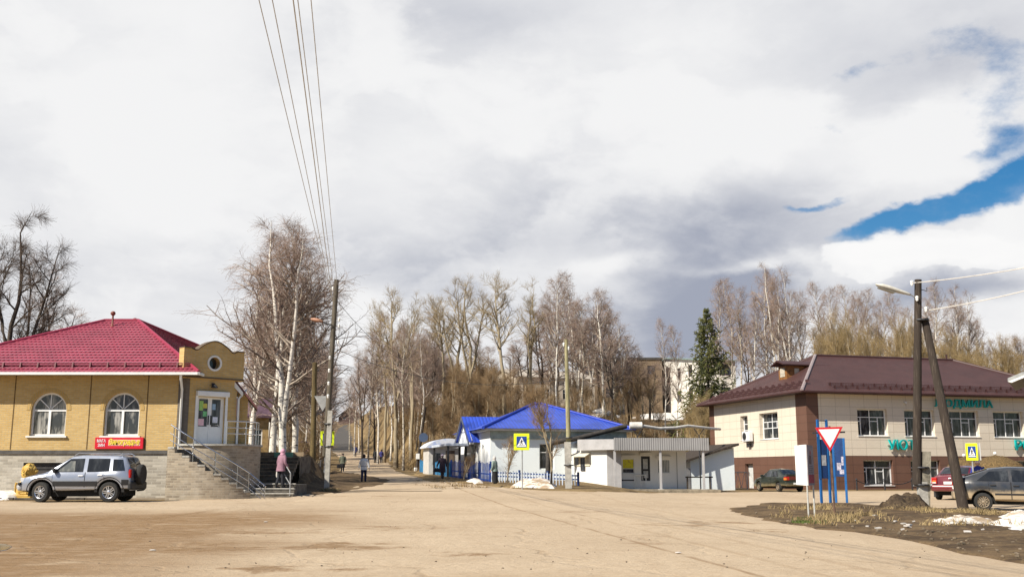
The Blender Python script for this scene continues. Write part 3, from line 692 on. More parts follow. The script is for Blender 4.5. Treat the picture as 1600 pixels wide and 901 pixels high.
for (u0, v0, u1, v1) in ops:                                # arched heads: fill the corners above the spring line
    c = (u0 + u1) / 2; r = (u1 - u0) / 2; N = 14
    for i in range(N):
        a0, a1 = math.pi * i / N, math.pi * (i + 1) / N
        p0 = (c + r * math.cos(a0), wsp + rad * math.sin(a0)); p1 = (c + r * math.cos(a1), wsp + rad * math.sin(a1))
        w.quad((p0[0], 0.0, p0[1]), (p0[0], 0.0, v1 + .0), (p1[0], 0.0, v1 + .0), (p1[0], 0.0, p1[1]))
        w.quad((p0[0], 0, p0[1]), (p1[0], 0, p1[1]), (p1[0], -.195, p1[1]), (p0[0], -.195, p0[1]))
w.T = None
# other walls of the main block and the splayed corner with the entrance
w.quad((-11.6, 0, 0), (-11.6, 12, 0), (-11.6, 12, H0), (-11.6, 0, H0)); w.quad((-11.6, 12, 0), (-1.4, 12, 0), (-1.4, 12, H0), (-11.6, 12, H0))
CT = frame((0, 0, 0), (1, 1, 0), (1, -1, 0)); CL = 2.404
w.T = CT
wall_cells(lambda u, z: w, CL, HB, H0 - .02, [(.56, 2.20, 1.86, 4.22)], .25)
w.T = None
w.quad((1.7, 1.7, 0), (-1.4, 12, 0), (-1.4, 12, H0), (1.7, 1.7, H0))
for a in (-9.95, -7.42, -4.05, -1.55): pass
wall = w.build('wall', yb, shop)
m = MB()
jm = brick('grey_brown_brick', (.17, .145, .12), (.12, .10, .085), (.16, .14, .12))
for a in (-7.15, -3.98, -1.58): q = MB(); q.box(a - .022, a + .022, -.008, .02, 2.0, H0 - .05); q.build('wall_joint', mat('dark_joint', (.16, .10, .04), .9, .2), shop)
m.box(-.30, .02, -.03, .03, 2.0, H0)                          # dark corner pier
m.T = CT; m.box(.0, .16, -.02, .03, 2.0, H0 - .05); m.T = None
m.build('corner_pier', jm, shop)
# brick surrounds over the arched windows
sm_ = brick('arch_brick', (.50, .33, .115), (.44, .28, .09), (.40, .31, .17), .08, .5)
for (u0, v0, u1, v1) in ops:
    m = MB(FT); c = (u0 + u1) / 2; N = 18
    for i in range(N):
        a0, a1 = math.pi * i / N, math.pi * (i + 1) / N
        q = [(c + rr_ * math.cos(a), wsp + rr_ * math.sin(a)) for a, rr_ in ((a0, .78), (a0, .93), (a1, .93), (a1, .78))]
        m.prism([(x, .0, z) for x, z in q], (0, .014, 0))
    m.build('window_surround', sm_, shop)
# plinth
m = MB(FT); bw = (L0 - 6.55, .82, L0 - 4.92, 1.46)
wall_cells(lambda u, z: m, L0, -.3, 1.82, [bw], .12)
m.T = None
m.quad((0, 0, -.3), (1.7, 1.7, -.3), (1.7, 1.7, 1.96), (0, 0, 1.96)); m.quad((-11.6, 0, -.3), (-11.6, 0, 1.82), (-11.6, 12, 1.82), (-11.6, 12, -.3))
m.build('plinth', gb, shop)
m = MB(); m.box(-11.65, .0, -.06, .05, 1.82, 1.90); m.box(-11.65, .0, -.035, .05, 1.90, 1.965)
m.build('plinth_cap', mat('dark_plinth_cap', (.10, .092, .085), .8, .2, 3), shop)
window(shop, FT, bw[0], bw[1], bw[2], bw[3], .10, darkm, mat('dark_board', (.05, .045, .045), .7, .3, 4), [(.0, .62, 1, .62)], .05, name='basement_window')
for (u0, v0, u1, v1) in ops:                                 # arched plastic windows
    m = MB(FT); c = (u0 + u1) / 2; fw = .075; y0, y1 = -.22, -.15
    m.box(u0, u0 + fw, y0, y1, v0, wsp); m.box(u1 - fw, u1, y0, y1, v0, wsp); m.box(u0 + fw, u1 - fw, y0, y1, v0, v0 + fw); m.box(u0 + fw, u1 - fw, y0, y1, wsp - .04, wsp + .04)
    m.box(c - .05, c + .05, y0, y1 + .01, v0 + fw, wsp - .04)
    N = 16
    for i in range(N):
        a0, a1 = math.pi * i / N, math.pi * (i + 1) / N
        m.prism([(c + q * math.cos(a), y0, wsp + q * math.sin(a)) for a, q in ((a0, .66), (a0, .74), (a1, .74), (a1, .66))], (0, y1 - y0, 0))
    for a in (R(45), R(90), R(135)):
        d = (math.cos(a), math.sin(a)); n = (-d[1] * .018, d[0] * .018)
        m.prism([(c + d[0] * .05 + n[0], y0 + .02, wsp + .04 + d[1] * .05 + n[1]), (c + d[0] * .67 + n[0], y0 + .02, wsp + d[1] * .67 + n[1]), (c + d[0] * .67 - n[0], y0 + .02, wsp + d[1] * .67 - n[1]), (c + d[0] * .05 - n[0], y0 + .02, wsp + .04 + d[1] * .05 - n[1])], (0, .035, 0))
    f = m.build('window', pvc, shop)
    p = MB(FT); p.poly([(u0 + .01, -.19, v0 + .01), (u1 - .01, -.19, v0 + .01)] + [(c + .72 * math.cos(a), -.19, wsp + .72 * math.sin(a)) for a in [math.pi * i / 16 for i in range(17)]])
    p.build('pane', gl1, f)
    s = MB(FT); s.box(u0 - .10, u1 + .10, -.15, .09, v0 - .07, v0 - .003); s.build('sill', white, f)
# entrance door
m = MB(CT); dz0, dz1 = 2.20, 4.22
m.box(.56, .64, -.25, -.12, dz0, dz1); m.box(1.78, 1.86, -.25, -.12, dz0, dz1); m.box(.64, 1.78, -.25, -.12, dz1 - .08, dz1); m.box(1.18, 1.24, -.25, -.11, dz0, dz1 - .08)
for a, b in ((.64, 1.18), (1.24, 1.78)): m.box(a, b, -.24, -.14, dz0, dz0 + .78); m.box(a, a + .06, -.24, -.13, dz0 + .78, dz1 - .08); m.box(b - .06, b, -.24, -.13, dz0 + .78, dz1 - .08)
door = m.build('door', pvc, shop)
p = MB(CT)
for a, b in ((.70, 1.12), (1.30, 1.72)): p.quad((a, -.17, dz0 + .78), (b, -.17, dz0 + .78), (b, -.17, dz1 - .08), (a, -.17, dz1 - .08))
p.build('pane', gl2, door)
p = MB(CT); p.box(1.135, 1.165, -.13, -.07, dz0 + .85, dz0 + 1.25); p.box(1.255, 1.285, -.13, -.07, dz0 + .85, dz0 + 1.25); p.build('handle', darkm, door)
pc = [((.35, .60, .18), .74, .92, 1.45, 1.85), ((.60, .55, .12), .90, 1.1, 1.55, 1.75), ((.85, .55, .62), .72, .98, .82, 1.10), ((.75, .78, .9), 1.38, 1.62, .95, 1.2), ((.2, .55, .25), .92, 1.1, 1.2, 1.42), ((.30, .45, .62), 1.34, 1.5, 1.5, 1.75)]
for k, (c, a, b, z0, z1) in enumerate(pc):
    p = MB(CT); p.box(a, b, -.165, -.158, dz0 + z0, dz0 + z1); p.build('notice', mat('paper_%s' % 'abcdefg'[k], c, .7, .12, 14), door)
m = MB(CT); m.box(.46, 1.96, -.02, .20, dz1 + .02, dz1 + .24, .03); m.box(.46, .56, -.02, .04, dz0, dz1 + .02); m.box(1.86, 1.96, -.02, .04, dz0, dz1 + .02); m.build('roller_shutter', pvc, shop)
m = MB(CT); m.tube([(1.22, 0, 4.72), (1.22, .14, 4.80), (1.22, .22, 4.74)], .02, 6); m.lathe([(.03, .12), (.13, .0), (.12, -.02)], 10, (1.22, .22, 4.62)); m.box(1.16, 1.28, 0, .06, 4.62, 4.82); m.build('wall_lamp', darkm, shop)
# parapet with the curved crest and the round opening
m = MB(CT); N = 28; PT = []
for i in range(N + 1):
    u = -.22 + (CL + .44) * i / N; q = abs(u - CL / 2)
    z = 6.22
    if q < .98: z = 6.22 + .36 * (.5 + .5 * math.cos(math.pi * q / .98)) - (.10 * math.exp(-((q - .85) / .14) ** 2))
    PT.append((u, z))
oc = (CL / 2, 5.66); orad = .27
ring = [(oc[0] + orad * math.cos(2 * math.pi * i / 28), oc[1] + orad * math.sin(2 * math.pi * i / 28)) for i in range(28)]
def hitsq(a):                                                # ray from the oculus to the outline
    d = (math.cos(a), math.sin(a)); best = None
    segs = list(zip(PT, PT[1:])) + [((-.22, 4.96), (-.22, PT[0][1])), ((CL + .22, 4.96), (CL + .22, PT[-1][1])), ((-.22, 4.96), (CL + .22, 4.96))]
    for (x1, y1), (x2, y2) in segs:
        den = d[0] * (y2 - y1) - d[1] * (x2 - x1)
        if abs(den) < 1e-9: continue
        t = ((x1 - oc[0]) * (y2 - y1) - (y1 - oc[1]) * (x2 - x1)) / den; s = ((x1 - oc[0]) * d[1] - (y1 - oc[1]) * d[0]) / den
        if t > 0 and -.0001 <= s <= 1.0001 and (best is None or t < best): best = t
    return (oc[0] + d[0] * best, oc[1] + d[1] * best)
crn = [(-.22, 4.96), (CL + .22, 4.96), PT[0], PT[-1]]
angs = sorted([math.atan2(p[1] - oc[1], p[0] - oc[0]) % (2 * math.pi) for p in PT + crn[:2]] + [2 * math.pi * i / 28 for i in range(28)])
angs = [a for i, a in enumerate(angs) if i == 0 or a - angs[i - 1] > 1e-4]
for a0, a1 in zip(angs, angs[1:] + [angs[0] + 2 * math.pi]):
    o0, o1 = hitsq(a0), hitsq(a1); i0 = (oc[0] + orad * math.cos(a0), oc[1] + orad * math.sin(a0)); i1 = (oc[0] + orad * math.cos(a1), oc[1] + orad * math.sin(a1))
    for yy in (.10, -.32): m.quad((i0[0], yy, i0[1]), (o0[0], yy, o0[1]), (o1[0], yy, o1[1]), (i1[0], yy, i1[1]))
    m.quad((o0[0], .10, o0[1]), (o1[0], .10, o1[1]), (o1[0], -.32, o1[1]), (o0[0], -.32, o0[1]))
    m.quad((i0[0], .10, i0[1]), (i1[0], .10, i1[1]), (i1[0], -.32, i1[1]), (i0[0], -.32, i0[1]))
par = m.build('parapet', yb, shop)
m = MB(CT)
for i in range(N):
    (u0, z0), (u1, z1) = PT[i], PT[i + 1]
    m.prism([(u0, -.36, z0 + .003), (u0, .14, z0 + .003), (u0, .14, z0 + .05), (u0, -.36, z0 + .05)], (u1 - u0, 0, z1 - z0))
m.build('coping', mat('dark_coping', (.13, .09, .055), .6, .2, 5), par); m = MB(CT); m.box(-.24, CL + .24, .10, .14, 4.99, 5.05); m.build('string_course', MATS['dark_coping'], par)
m = MB(CT)
for i in range(24):
    a0, a1 = 2 * math.pi * i / 24, 2 * math.pi * (i + 1) / 24
    m.prism([(oc[0] + q * math.cos(a), .09, oc[1] + q * math.sin(a)) for a, q in ((a0, .26), (a0, .34), (a1, .34), (a1, .26))], (0, .04, 0))
m.build('round_frame', white, par)
m = MB(CT); m.poly([(oc[0] + .26 * math.cos(2 * math.pi * i / 20), -.2, oc[1] + .26 * math.sin(2 * math.pi * i / 20)) for i in range(20)]); m.build('pane', gl2, par)
# roof
EV = .72; zE = 5.08
m = MB(); CR = [(-11.6 - EV, -EV, zE + .05), (.72, -EV, zE + .05), (-.9, 12.3, zE + .05), (-11.6 - EV, 12.3, zE + .05)]; RA, RB = (-5.95, 5.9, 8.25), (-4.35, 5.9, 8.25)
def stepped(a, b, c, d, n_, lift=.045):
    # a metal tile slope, eave a-b to ridge d-c, built as overlapping courses
    a, b, c, d = Vector(a), Vector(b), Vector(c), Vector(d); nn = (b - a).cross(d - a).normalized(); nn = nn if nn.z > 0 else -nn
    for i in range(n_):
        t0, t1 = i / n_, (i + 1) / n_
        p0, p1, p2, p3 = a.lerp(d, t0) + nn * lift, b.lerp(c, t0) + nn * lift, b.lerp(c, t1), a.lerp(d, t1)
        m.quad(p0, p1, p2, p3); m.quad(a.lerp(d, t0), b.lerp(c, t0), p1, p0)
stepped(CR[0], CR[1], RB, RA, 20); m.add([CR[3], RA, RB], [(0, 1, 2)]); RC = (-1.36, 9.0, 7.0); stepped(CR[1], CR[2], RC, RB, 20); m.add([CR[2], CR[3], RC], [(0, 1, 2)]); m.add([CR[3], RB, RC], [(0, 1, 2)]); m.add([CR[3], CR[0], RA], [(0, 1, 2)])
roof = m.build('roof', rr, shop, fix=True)
m = MB(); m.prism([(-11.6 - EV + .02, -EV + .02, zE - .02), (.70, -EV + .02, zE - .02), (-.93, 12.28, zE - .02), (-11.6 - EV + .02, 12.28, zE - .02)], (0, 0, .04)); m.build('soffit', mat('brown_soffit', (.10, .065, .035), .7, .2, 4), shop)
m = MB(); m.box(-11.6 - EV - .02, .76, -EV - .09, -EV + .012, zE - .06, zE + .05, .015); m.box(.69, .78, -EV - .09, -.1, zE - .06, zE + .05, .015); m.build('gutter', white, roof)
m = MB()
hp = [((.72, -EV, zE + .05), (-4.35, 5.9, 8.25)), ((-11.6 - EV, -EV, zE + .05), (-5.95, 5.9, 8.25)), ((-1.36, 9.0, 7.0), (-4.35, 5.9, 8.25)), ((-5.95, 5.9, 8.25), (-4.35, 5.9, 8.25))]
for a, b in hp: m.tube([Vector(a) + Vector((0, 0, .03)), Vector(b) + Vector((0, 0, .03))], .075, 6)
m.build('ridge_cap', rrt, roof, smooth=60)
m = MB(); sl_ = (8.25 - zE - .05) / (5.9 + EV)
yq = -EV + .55; zq = zE + .05 + .55 * sl_
m.tube([(-11.6 - EV + .9, yq, zq + .17), (.15, yq, zq + .17)], .022, 6); m.tube([(-11.6 - EV + .9, yq, zq + .09), (.15, yq, zq + .09)], .022, 6)
for i in range(16):
    x = -11.3 + i * .73
    m.prism([(x - .03, yq - .10, zq - .04), (x - .03, yq + .10, zq + .06), (x - .03, yq + .02, zq + .21), (x - .03, yq - .04, zq + .21)], (.06, 0, 0))
m.build('snow_guard', mat('dark_red_guard', (.13, .018, .028), .5, .1), roof)
for (x, y, z, h, r) in ((-5.28, 5.1, 7.85, .62, .045), (-4.78, 6.6, 7.95, .42, .04)):
    m = MB(); m.lathe([(.15, -.1), (.09, .06), (r, .10), (r, h)], 8, (x, y, z)); m.ball((x, y, z + h + .02), (.12, .12, .11), 9, 6); m.build('vent_pipe', mat('red_brown_vent', (.18, .05, .03), .5, .15), roof, smooth=50)
# downpipes
m = MB(); m.tube([(-.02, -.72, zE - .05), (-.02, -.66, zE - .22), (-.12, -.12, zE - .62), (-.12, -.11, .5), (-.12, -.14, .12), (-.12, -.30, .05)], .055, 8)
m.build('downpipe', white, shop, smooth=60)
m = MB(); m.tube([(2.05, 1.95, 4.62), (1.95, 1.8, 4.45), (1.80, 1.64, 4.2), (1.80, 1.63, 2.0)], .05, 8); m.build('downpipe', white, shop, smooth=60)
# low wing beside the entrance with a falling roof
m = MB(); m.prism([(1.66, 2.0, 0), (2.12, 2.0, 0), (2.12, 2.0, 4.35), (1.66, 2.0, 4.9)], (-.45, 1.6, 0)); m.build('side_wing', yb, shop)
m = MB(); m.prism([(1.50, 1.62, 5.20), (2.62, 1.62, 3.86), (2.62, 1.62, 3.74), (1.50, 1.62, 5.06)], (-.5, 2.1, 0)); m.build('wing_roof', mat('dark_red_brown_metal', (.10, .035, .035), .5, .2), shop)
m = MB(); m.prism([(1.52, 1.60, 5.04), (1.98, 1.60, 4.49), (1.98, 1.60, 4.30), (1.52, 1.60, 4.78)], (0, .018, 0)); m.build('fascia_board', white, shop)

# sign under the second arched window
m = MB(FT); m.box(L0 - 3.62, L0 - 1.62, .02, .09, 2.02, 2.50, .01); sg = m.build('sign', mat('sign_cherry_red', (.60, .012, .03), .4, .05), shop)
yel = mat('letter_yellow', (.85, .68, .06), .5, .03); wht = mat('letter_white', (.88, .80, .82), .5, .03)
def lettering(par, T, txt, u, v, w_, h_, d, mt, bold=.0, shear=0., out=.0):
    me = fit_text(txt, w_, h_, d, bold, shear)
    for vv in me.vertices: vv.co = T @ Vector((u + vv.co.x, out - vv.co.y, v + vv.co.z))
    return link('lettering', me, [mt], par)
lettering(sg, FT, 'МАГА', L0 - 3.53, 2.29, .36, .13, .012, wht, .012, 0, .09); lettering(sg, FT, 'ЗИН', L0 - 3.49, 2.11, .28, .13, .012, wht, .012, 0, .09)
m = MB(FT); m.box(L0 - 3.06, L0 - 1.74, .088, .096, 2.15, 2.40, .003); m.build('lettering_backing', mat('pale_pink', (.80, .40, .36), .5, .05), sg)
lettering(sg, FT, 'Виноградье', L0 - 3.04, 2.13, 1.28, .31, .012, yel, .02, .25, .10)

# curved stair and landing in front of the corner door
DC = Vector((.85 + .25, .85 - .25, 0)); R0, R1, R2 = 1.95, 3.0, 3.22
stair = thing('curved_staircase', 'curved brick staircase with round landing and steel rails at the yellow shop door', 'stairs', (xa + DC.x, YA + DC.y, za))
def pol(r, a, z): return (r * math.cos(R(a)), r * math.sin(R(a)), z)
m = MB(); m.loft([[pol(R0, -118 + 180 * i / 40, z) for i in range(41)] + [(-.6, .6, z)] for z in (-.3, 2.12)]); m.build('landing', gbd, stair)
m = MB(); m.loft([[pol(R0 + .07, -118 + 180 * i / 40, z) for i in range(41)] + [(-.6, .6, z)] for z in (2.122, 2.20)]); m.build('landing_slab', conc, stair)
A0, A1, NS = -106., -46., 11
mt_ = MB()
for k in range(NS):
    a0 = A0 + (A1 - A0) * k / NS; a1 = A0 + (A1 - A0) * (k + 1) / NS; z = 1.96 - k * .172
    mt_.loft([[pol(R0 + .003, a, zq) for a in (a0, (a0 + a1) / 2, a1)] + [pol(R1, a, zq) for a in (a1, (a0 + a1) / 2, a0)] for zq in (-.25, z)])
mt_.build('steps', conc_d, stair)
m = MB(); cp = MB()
for k in range(NS):
    a0 = A0 + (A1 - A0) * k / NS; a1 = A0 + (A1 - A0) * (k + 1) / NS; z = 1.96 - k * .172 + .02
    m.loft([[pol(R1 + .003, a, zq) for a in (a0, (a0 + a1) / 2, a1)] + [pol(R2, a, zq) for a in (a1, (a0 + a1) / 2, a0)] for zq in (-.3, z)])
    cp = MB()
    if k % 2 == 0 or k > 6: cp.loft([[pol(R1 - .01, a, zq) for a in (a0 + .3, (a0 + a1) / 2, a1 - .3)] + [pol(R2 + .02, a, zq) for a in (a1 - .3, (a0 + a1) / 2, a0 + .3)] for zq in (z + .002, z + .07)]); cp.build('stair_coping', conc, stair)
m.build('stair_wall', gbd, stair)
rail = MB()
def ramp(a): return 1.96 - (a - A0) / (A1 - A0) * 1.89
AA = [A0 + (A1 - A0) * i / 24 for i in range(25)]
for dzr, q in ((.95, .026), (.62, .016), (.36, .016)): rail.tube([pol(R2 - .12, a, ramp(a) + dzr) for a in AA], q, 6)
for a in (A0 + 3, A0 + 18, A0 + 34, A0 + 50, A1 - 1): rail.tube([pol(R2 - .12, a, ramp(a) - .05), pol(R2 - .12, a, ramp(a) + .95)], .022, 6)
# the straight fall of the rail to the street
ex, ey, ez = pol(R2 - .12, A1, 0)
for dzr in (.95, .75, .55, .35): rail.tube([(ex, ey, .07 + dzr), (ex + .75, ey - .45, dzr - .62 + .18)], .02 if dzr < .9 else .03, 6)
rail.tube([(ex + .72, ey - .43, -.2), (ex + .72, ey - .43, .55)], .022, 6)
LA = [-58 + 128 * i / 24 for i in range(25)]
for z, q in ((3.12, .026), (2.86, .016), (2.62, .016)): rail.tube([pol(R0 - .12, a, z) for a in LA], q, 6)
for a in (-58, -30, -5, 20, 45, 70): rail.tube([pol(R0 - .12, a, 2.2), pol(R0 - .12, a, 3.12)], .022, 6)
rail.build('railing', steel, stair, smooth=60)

# wide concrete steps beside it and the dark flight that climbs the bank
p0 = GP(414, 778)
cs = thing('concrete_steps', 'three wide worn concrete steps under the woman in the pink coat', 'steps', (p0.x, p0.y, p0.z))
m = MB()
for k in range(3): m.box(-.75 + .12 * k, 1.15 - .05 * k, .0 + .42 * k, .42 * (k + 1) + (2.0 if k == 2 else .0), -.2, .19 * (k + 1) - .03, .015)
m.build('steps', conc_d, cs)
m = MB()
for k in range(3): m.box(-.76 + .12 * k, 1.16 - .05 * k, -.03 + .42 * k, .10 + .42 * k, .19 * (k + 1) - .027, .19 * (k + 1) + .02, .01)
m.box(-.98, -.78, -.1, .5, -.2, .34, .03); m.build('step_edge', conc, cs)
m = MB(); m.tube([(1.0, .0, .1), (1.0, .0, 1.0)], .025, 6); m.tube([(1.0, .0, 1.0), (.15, 1.7, 1.75)], .022, 6); m.tube([(1.0, .0, .55), (.15, 1.7, 1.3)], .018, 6); m.tube([(.15, 1.7, .6), (.15, 1.7, 1.75)], .022, 6); m.build('handrail', galv, cs, smooth=60)
pf = W(416, 760, 48.0); pf.z = .33
fl = thing('stone_stairway', 'dark stone stairway climbing the bank behind the curved staircase', 'stairs', pf)
m = MB()
for k in range(9): m.box(-1.15, .95, .3 * k, .3 * (k + 1) + .3, -.4, .28 + .17 * k, .01)
m.box(-1.15, .95, 3.0, 5.4, -.4, 1.72)
m.build('steps', mat('dark_old_stone', (.16, .13, .10), .9, .35, 3, bump=.6), fl)
for k in range(9): m = MB(); m.box(-1.17, .97, .3 * k - .02, .3 * k + .07, .282 + .17 * k, .31 + .17 * k); m.build('step_nosing', mat('pale_worn_edge', (.34, .28, .21), .9, .25, 4), fl)
m = MB(); m.box(-1.2, 1.0, 3.3, 3.5, 1.722, 1.92); m.build('edge_board', mat('pale_board', (.30, .22, .14), .8, .2, 5), fl)
m = MB(); m.box(-.3, .6, 2.6, 2.75, 1.62, 1.9, .02); m.build('green_box', mat('faded_green_paint', (.14, .33, .25), .7, .15, 6), fl)

# pavement with kerb in front of the shop
m = MB(); m.box(-40, xa + .15, YA - 2.05, YA + .3, -.2, .235); pv = m.build('pavement', mat('worn_pavement', (.25, .20, .145), .95, .25, 1.3, bump=.5, world_co=True)); pv['kind'] = 'structure'
m = MB()
for i in range(28):
    x = xa - 2.55 - i * .93
    m.box(x - .45, x + .45, YA - 2.19, YA - 2.052, -.1, .28 + .015 * math.sin(i * 2.1), .02)
tag(m.build('kerb', mat('dark_kerb_stone', (.085, .07, .055), .9, .35, 2.5, bump=.6, world_co=True)), 'dark stone kerb along the pavement of the yellow shop', 'kerb')
bpy.context.view_layer.objects.active = None
m = MB(); m.box(-.16, .16, -.5, .0, 0, .22, .03)
o = m.build('splash_block', conc_d); o.location = (xa - .12, YA - .02, .236); tag(o, 'dark concrete block under the white downpipe at the shop corner', 'block')
# ------------------------------------------------------------------ two-storey clad building with brown roof
cream = brick('cream_cladding', (.71, .63, .525), (.67, .59, .485), (.42, .36, .285), 1.2, .60, .014, .45, offset=0, stain=.12, stain_col=(.45, .38, .29), bump=.3)
brown = brick('brown_cladding', (.150, .080, .058), (.136, .071, .052), (.07, .04, .03), 1.2, .60, .014, .4, offset=0, stain=.18, stain_col=(.20, .125, .095), bump=.3)
broof = roof_mat('brown_profiled_sheet', (.066, .028, .024), .22, 0, .55, .035, .10, .35, .0)
btrim = mat('brown_metal_trim', (.055, .022, .020), .5, .08)
teal = mat('teal_letter_face', (.0, .36, .35), .35, .05); teal_s = mat('teal_letter_side', (.005, .20, .20), .5, .05)
ROT = R(15.5); Y0 = 74.6; X0 = xx(1265, 738, Y0); ZG = gz(X0, Y0) - .03
def solve(px, o, d):                                          # distance along d (xy) from o at which the photo column px is met
    k = (px - 800) / 1626.0
    return (k * o[1] - o[0]) / (d[0] - k * d[1])
class Bd:
    def __init__(s, X, Y, Z, rot): s.o = (X, Y, Z); s.rot = rot; s.ex = (math.cos(rot), math.sin(rot)); s.ey = (-math.sin(rot), math.cos(rot))
    def w(s, lx, ly, lz=0): return Vector((s.o[0] + s.ex[0] * lx + s.ey[0] * ly, s.o[1] + s.ex[1] * lx + s.ey[1] * ly, s.o[2] + lz))
    def lx(s, px, ly=0): b = s.w(0, ly); return solve(px, (b.x, b.y), s.ex)
    def ly(s, px, lx=0): b = s.w(lx, 0); return solve(px, (b.x, b.y), s.ey)
    def lz(s, py, lx, ly): return zz(py, s.w(lx, ly).y) - s.o[2]
    def F(s): return frame((0, 0, 0), (1, 0, 0), (0, -1, 0))
    def Lf(s, D): return frame((0, D, 0), (0, -1, 0), (-1, 0, 0))     # the wall on the -x side, along runs towards the front
D = Bd(X0, Y0, ZG, ROT)
shopD = thing('clad_shop', 'long two storey shop in cream and brown cladding with brown metal roof and teal letters', 'building', D.o, ROT)
LD, DD, HD = 25.0, 15.6, D.lz(614, 0, 0); SPL = D.lz(711, 0, 0)
cw, bw_ = MB(), MB()
fops = []
for a, b in ((1345, 1392), (1419, 1466), (1490, 1536), (1559, 1606), (1632, 1680)):
    fops.append((D.lx(a), D.lz(681, 8, 0), D.lx(b), D.lz(639.5, 8, 0)))
lops = []
for a, b in ((1350, 1396), (1424, 1470), (1500, 1544), (1566, 1612), (1636, 1684)):
    lops.append((D.lx(a), .32, D.lx(b), 2.15))
FD = D.F(); cw.T = FD; bw_.T = FD
pier = D.lx(1284)
wall_cells(lambda u, z: cw if (z > SPL and u > pier) else bw_, LD, -.4, HD, fops + lops, .36, (pier,), (SPL,))
LT = D.Lf(DD)
def uL(px): return DD - D.ly(px)
p1, p2 = uL(1119), uL(1248)
wops = [(uL(1160), D.lz(686.5, 0, 9), uL(1171.5), D.lz(649, 0, 9)), (uL(1190), D.lz(685, 0, 5), uL(1219), D.lz(644, 0, 5))]
dop = [(uL(1164.5), .02, uL(1177), D.lz(724, 0, 9))]
cw.T = LT; bw_.T = LT
wall_cells(lambda u, z: cw if (z > SPL and p1 < u < p2) else bw_, DD, -.4, HD, wops + dop, .40, (p1, p2), (SPL,))
cw.T = None; bw_.T = None
cw.quad((LD, 0, SPL), (LD, DD, SPL), (LD, DD, HD), (LD, 0, HD)); cw.quad((0, DD, SPL), (LD, DD, SPL), (LD, DD, HD), (0, DD, HD))
bw_.quad((LD, 0, -.4), (LD, DD, -.4), (LD, DD, SPL), (LD, 0, SPL)); bw_.quad((0, DD, -.4), (LD, DD, -.4), (LD, DD, SPL), (0, DD, SPL))
cw.build('upper_wall', cream, shopD); bw_.build('lower_wall', brown, shopD)
bars3 = [(.47, 0, .47, 1), (.0, .70, 1, .70), (.16, 0, .16, .70), (.74, 0, .74, .70), (.0, .55, .16, .55), (.47, .55, .74, .55)]
for k, o in enumerate(fops + lops): window(shopD, FD, *o, .30, pvc, gl2 if k < 5 else gl3, bars3, .075, .05, sill_mat=white)
for k, o in enumerate(wops): window(shopD, LT, *o, .34, pvc, gl3, [(.5, 0, .5, 1), (.0, .66, 1, .66), (.0, .42, 1, .42), (.25, .42, .25, .66), (.75, .42, .75, .66)] if k else [(.0, .66, 1, .66), (.0, .4, 1, .4)], .07, .04)
m = MB(LT); o = dop[0]; m.box(o[0] + .03, o[2] - .03, -.36, -.30, .02, o[3] - .03, .01); dr = m.build('door', mat('grey_white_door', (.55, .56, .55), .5, .12), shopD)
m = MB(LT); m.tube([(o[0] + .2, -.28, 1.0), (o[0] + .2, -.24, 1.05), (o[0] + .2, -.24, 1.3)], .02, 6); m.build('handle', darkm, dr)
# air conditioner
ua, ub = uL(1166.5), uL(1185); za0 = D.lz(689, 0, 8); m = MB(LT)
ac = MB(LT); um = (ua + ub) / 2
ac.box(um - .62, um + .55, .12, .46, za0, za0 + .78, .03); acb = ac.build('air_conditioner', pvc, shopD)
m = MB(LT); m.lathe([(.33, .0), (.33, .02), (.29, .02), (.28, .0)], 20, (um - .22, .455, za0 + .39), 'y'); m.build('fan_ring', mat('grey_plastic', (.30, .30, .31), .5, .1), acb)
m = MB(LT); m.lathe([(.28, 0), (.0001, .006)], 20, (um - .22, .464, za0 + .39), 'y', False); m.build('fan_grille', darkm, acb)
m = MB(LT)
for q in (-.4, .35): m.box(um + q - .02, um + q + .02, -.0, .45, za0 - .05, za0 - .004)
m.box(um - .30, um + .10, .02, .22, za0 - .42, za0 - .15, .02); m.build('bracket', darkm, acb)
# roof
E = .75; HR = D.lz(555.5, 5.84, 7.8)
ze = HD + .12; rx0, rx1 = 5.84, 19.1
m = MB(); hip_roof(m, -E, LD + E, -E, DD + E, ze, HR, rx0, rx1, DD / 2); roofD = m.build('roof', broof, shopD)
m = MB(); m.box(-E + .03, LD + E - .03, -E + .03, DD + E - .03, ze - .13, ze - .03); m.build('soffit', btrim, shopD)
m = MB(); m.box(-E - .13, LD + E, -E - .14, -E + .006, ze - .12, ze + .02, .03); m.box(-E - .14, -E + .006, -E + .01, DD + E, ze - .12, ze + .02, .03); m.build('gutter', btrim, roofD)
m = MB(); m.tube([(-E, -E, ze + .03), (rx0, DD / 2, HR + .03)], .13, 6); m.build('hip_flashing', mat('pale_worn_flashing', (.34, .27, .26), .45, .15), roofD, smooth=60)
m = MB(); m.tube([(rx0, DD / 2, HR + .03), (rx1, DD / 2, HR + .03)], .11, 6); m.tube([(rx1, DD / 2, HR + .03), (LD + E, -E, ze + .03)], .10, 6); m.tube([(-E, DD + E, ze + .03), (rx0, DD / 2, HR + .03)], .10, 6); m.build('ridge_cap', btrim, roofD, smooth=60)
sF = (HR - ze) / (DD / 2 + E); sL = (HR - ze) / (rx0 + E)
m = MB()
for row in (.65, 1.25):
    y = -E + row; z = ze + row * sF
    for dzr in (.10, .20): m.tube([(2.2, y, z + dzr), (LD - .5, y, z + dzr)], .022, 6)
    for i in range(24): x = 2.4 + i * .94; m.prism([(x - .025, y - .12, z - .04), (x - .025, y + .12, z + .07), (x - .025, y + .03, z + .25), (x - .025, y - .05, z + .25)], (.05, 0, 0))
m.build('snow_guard', btrim, roofD)
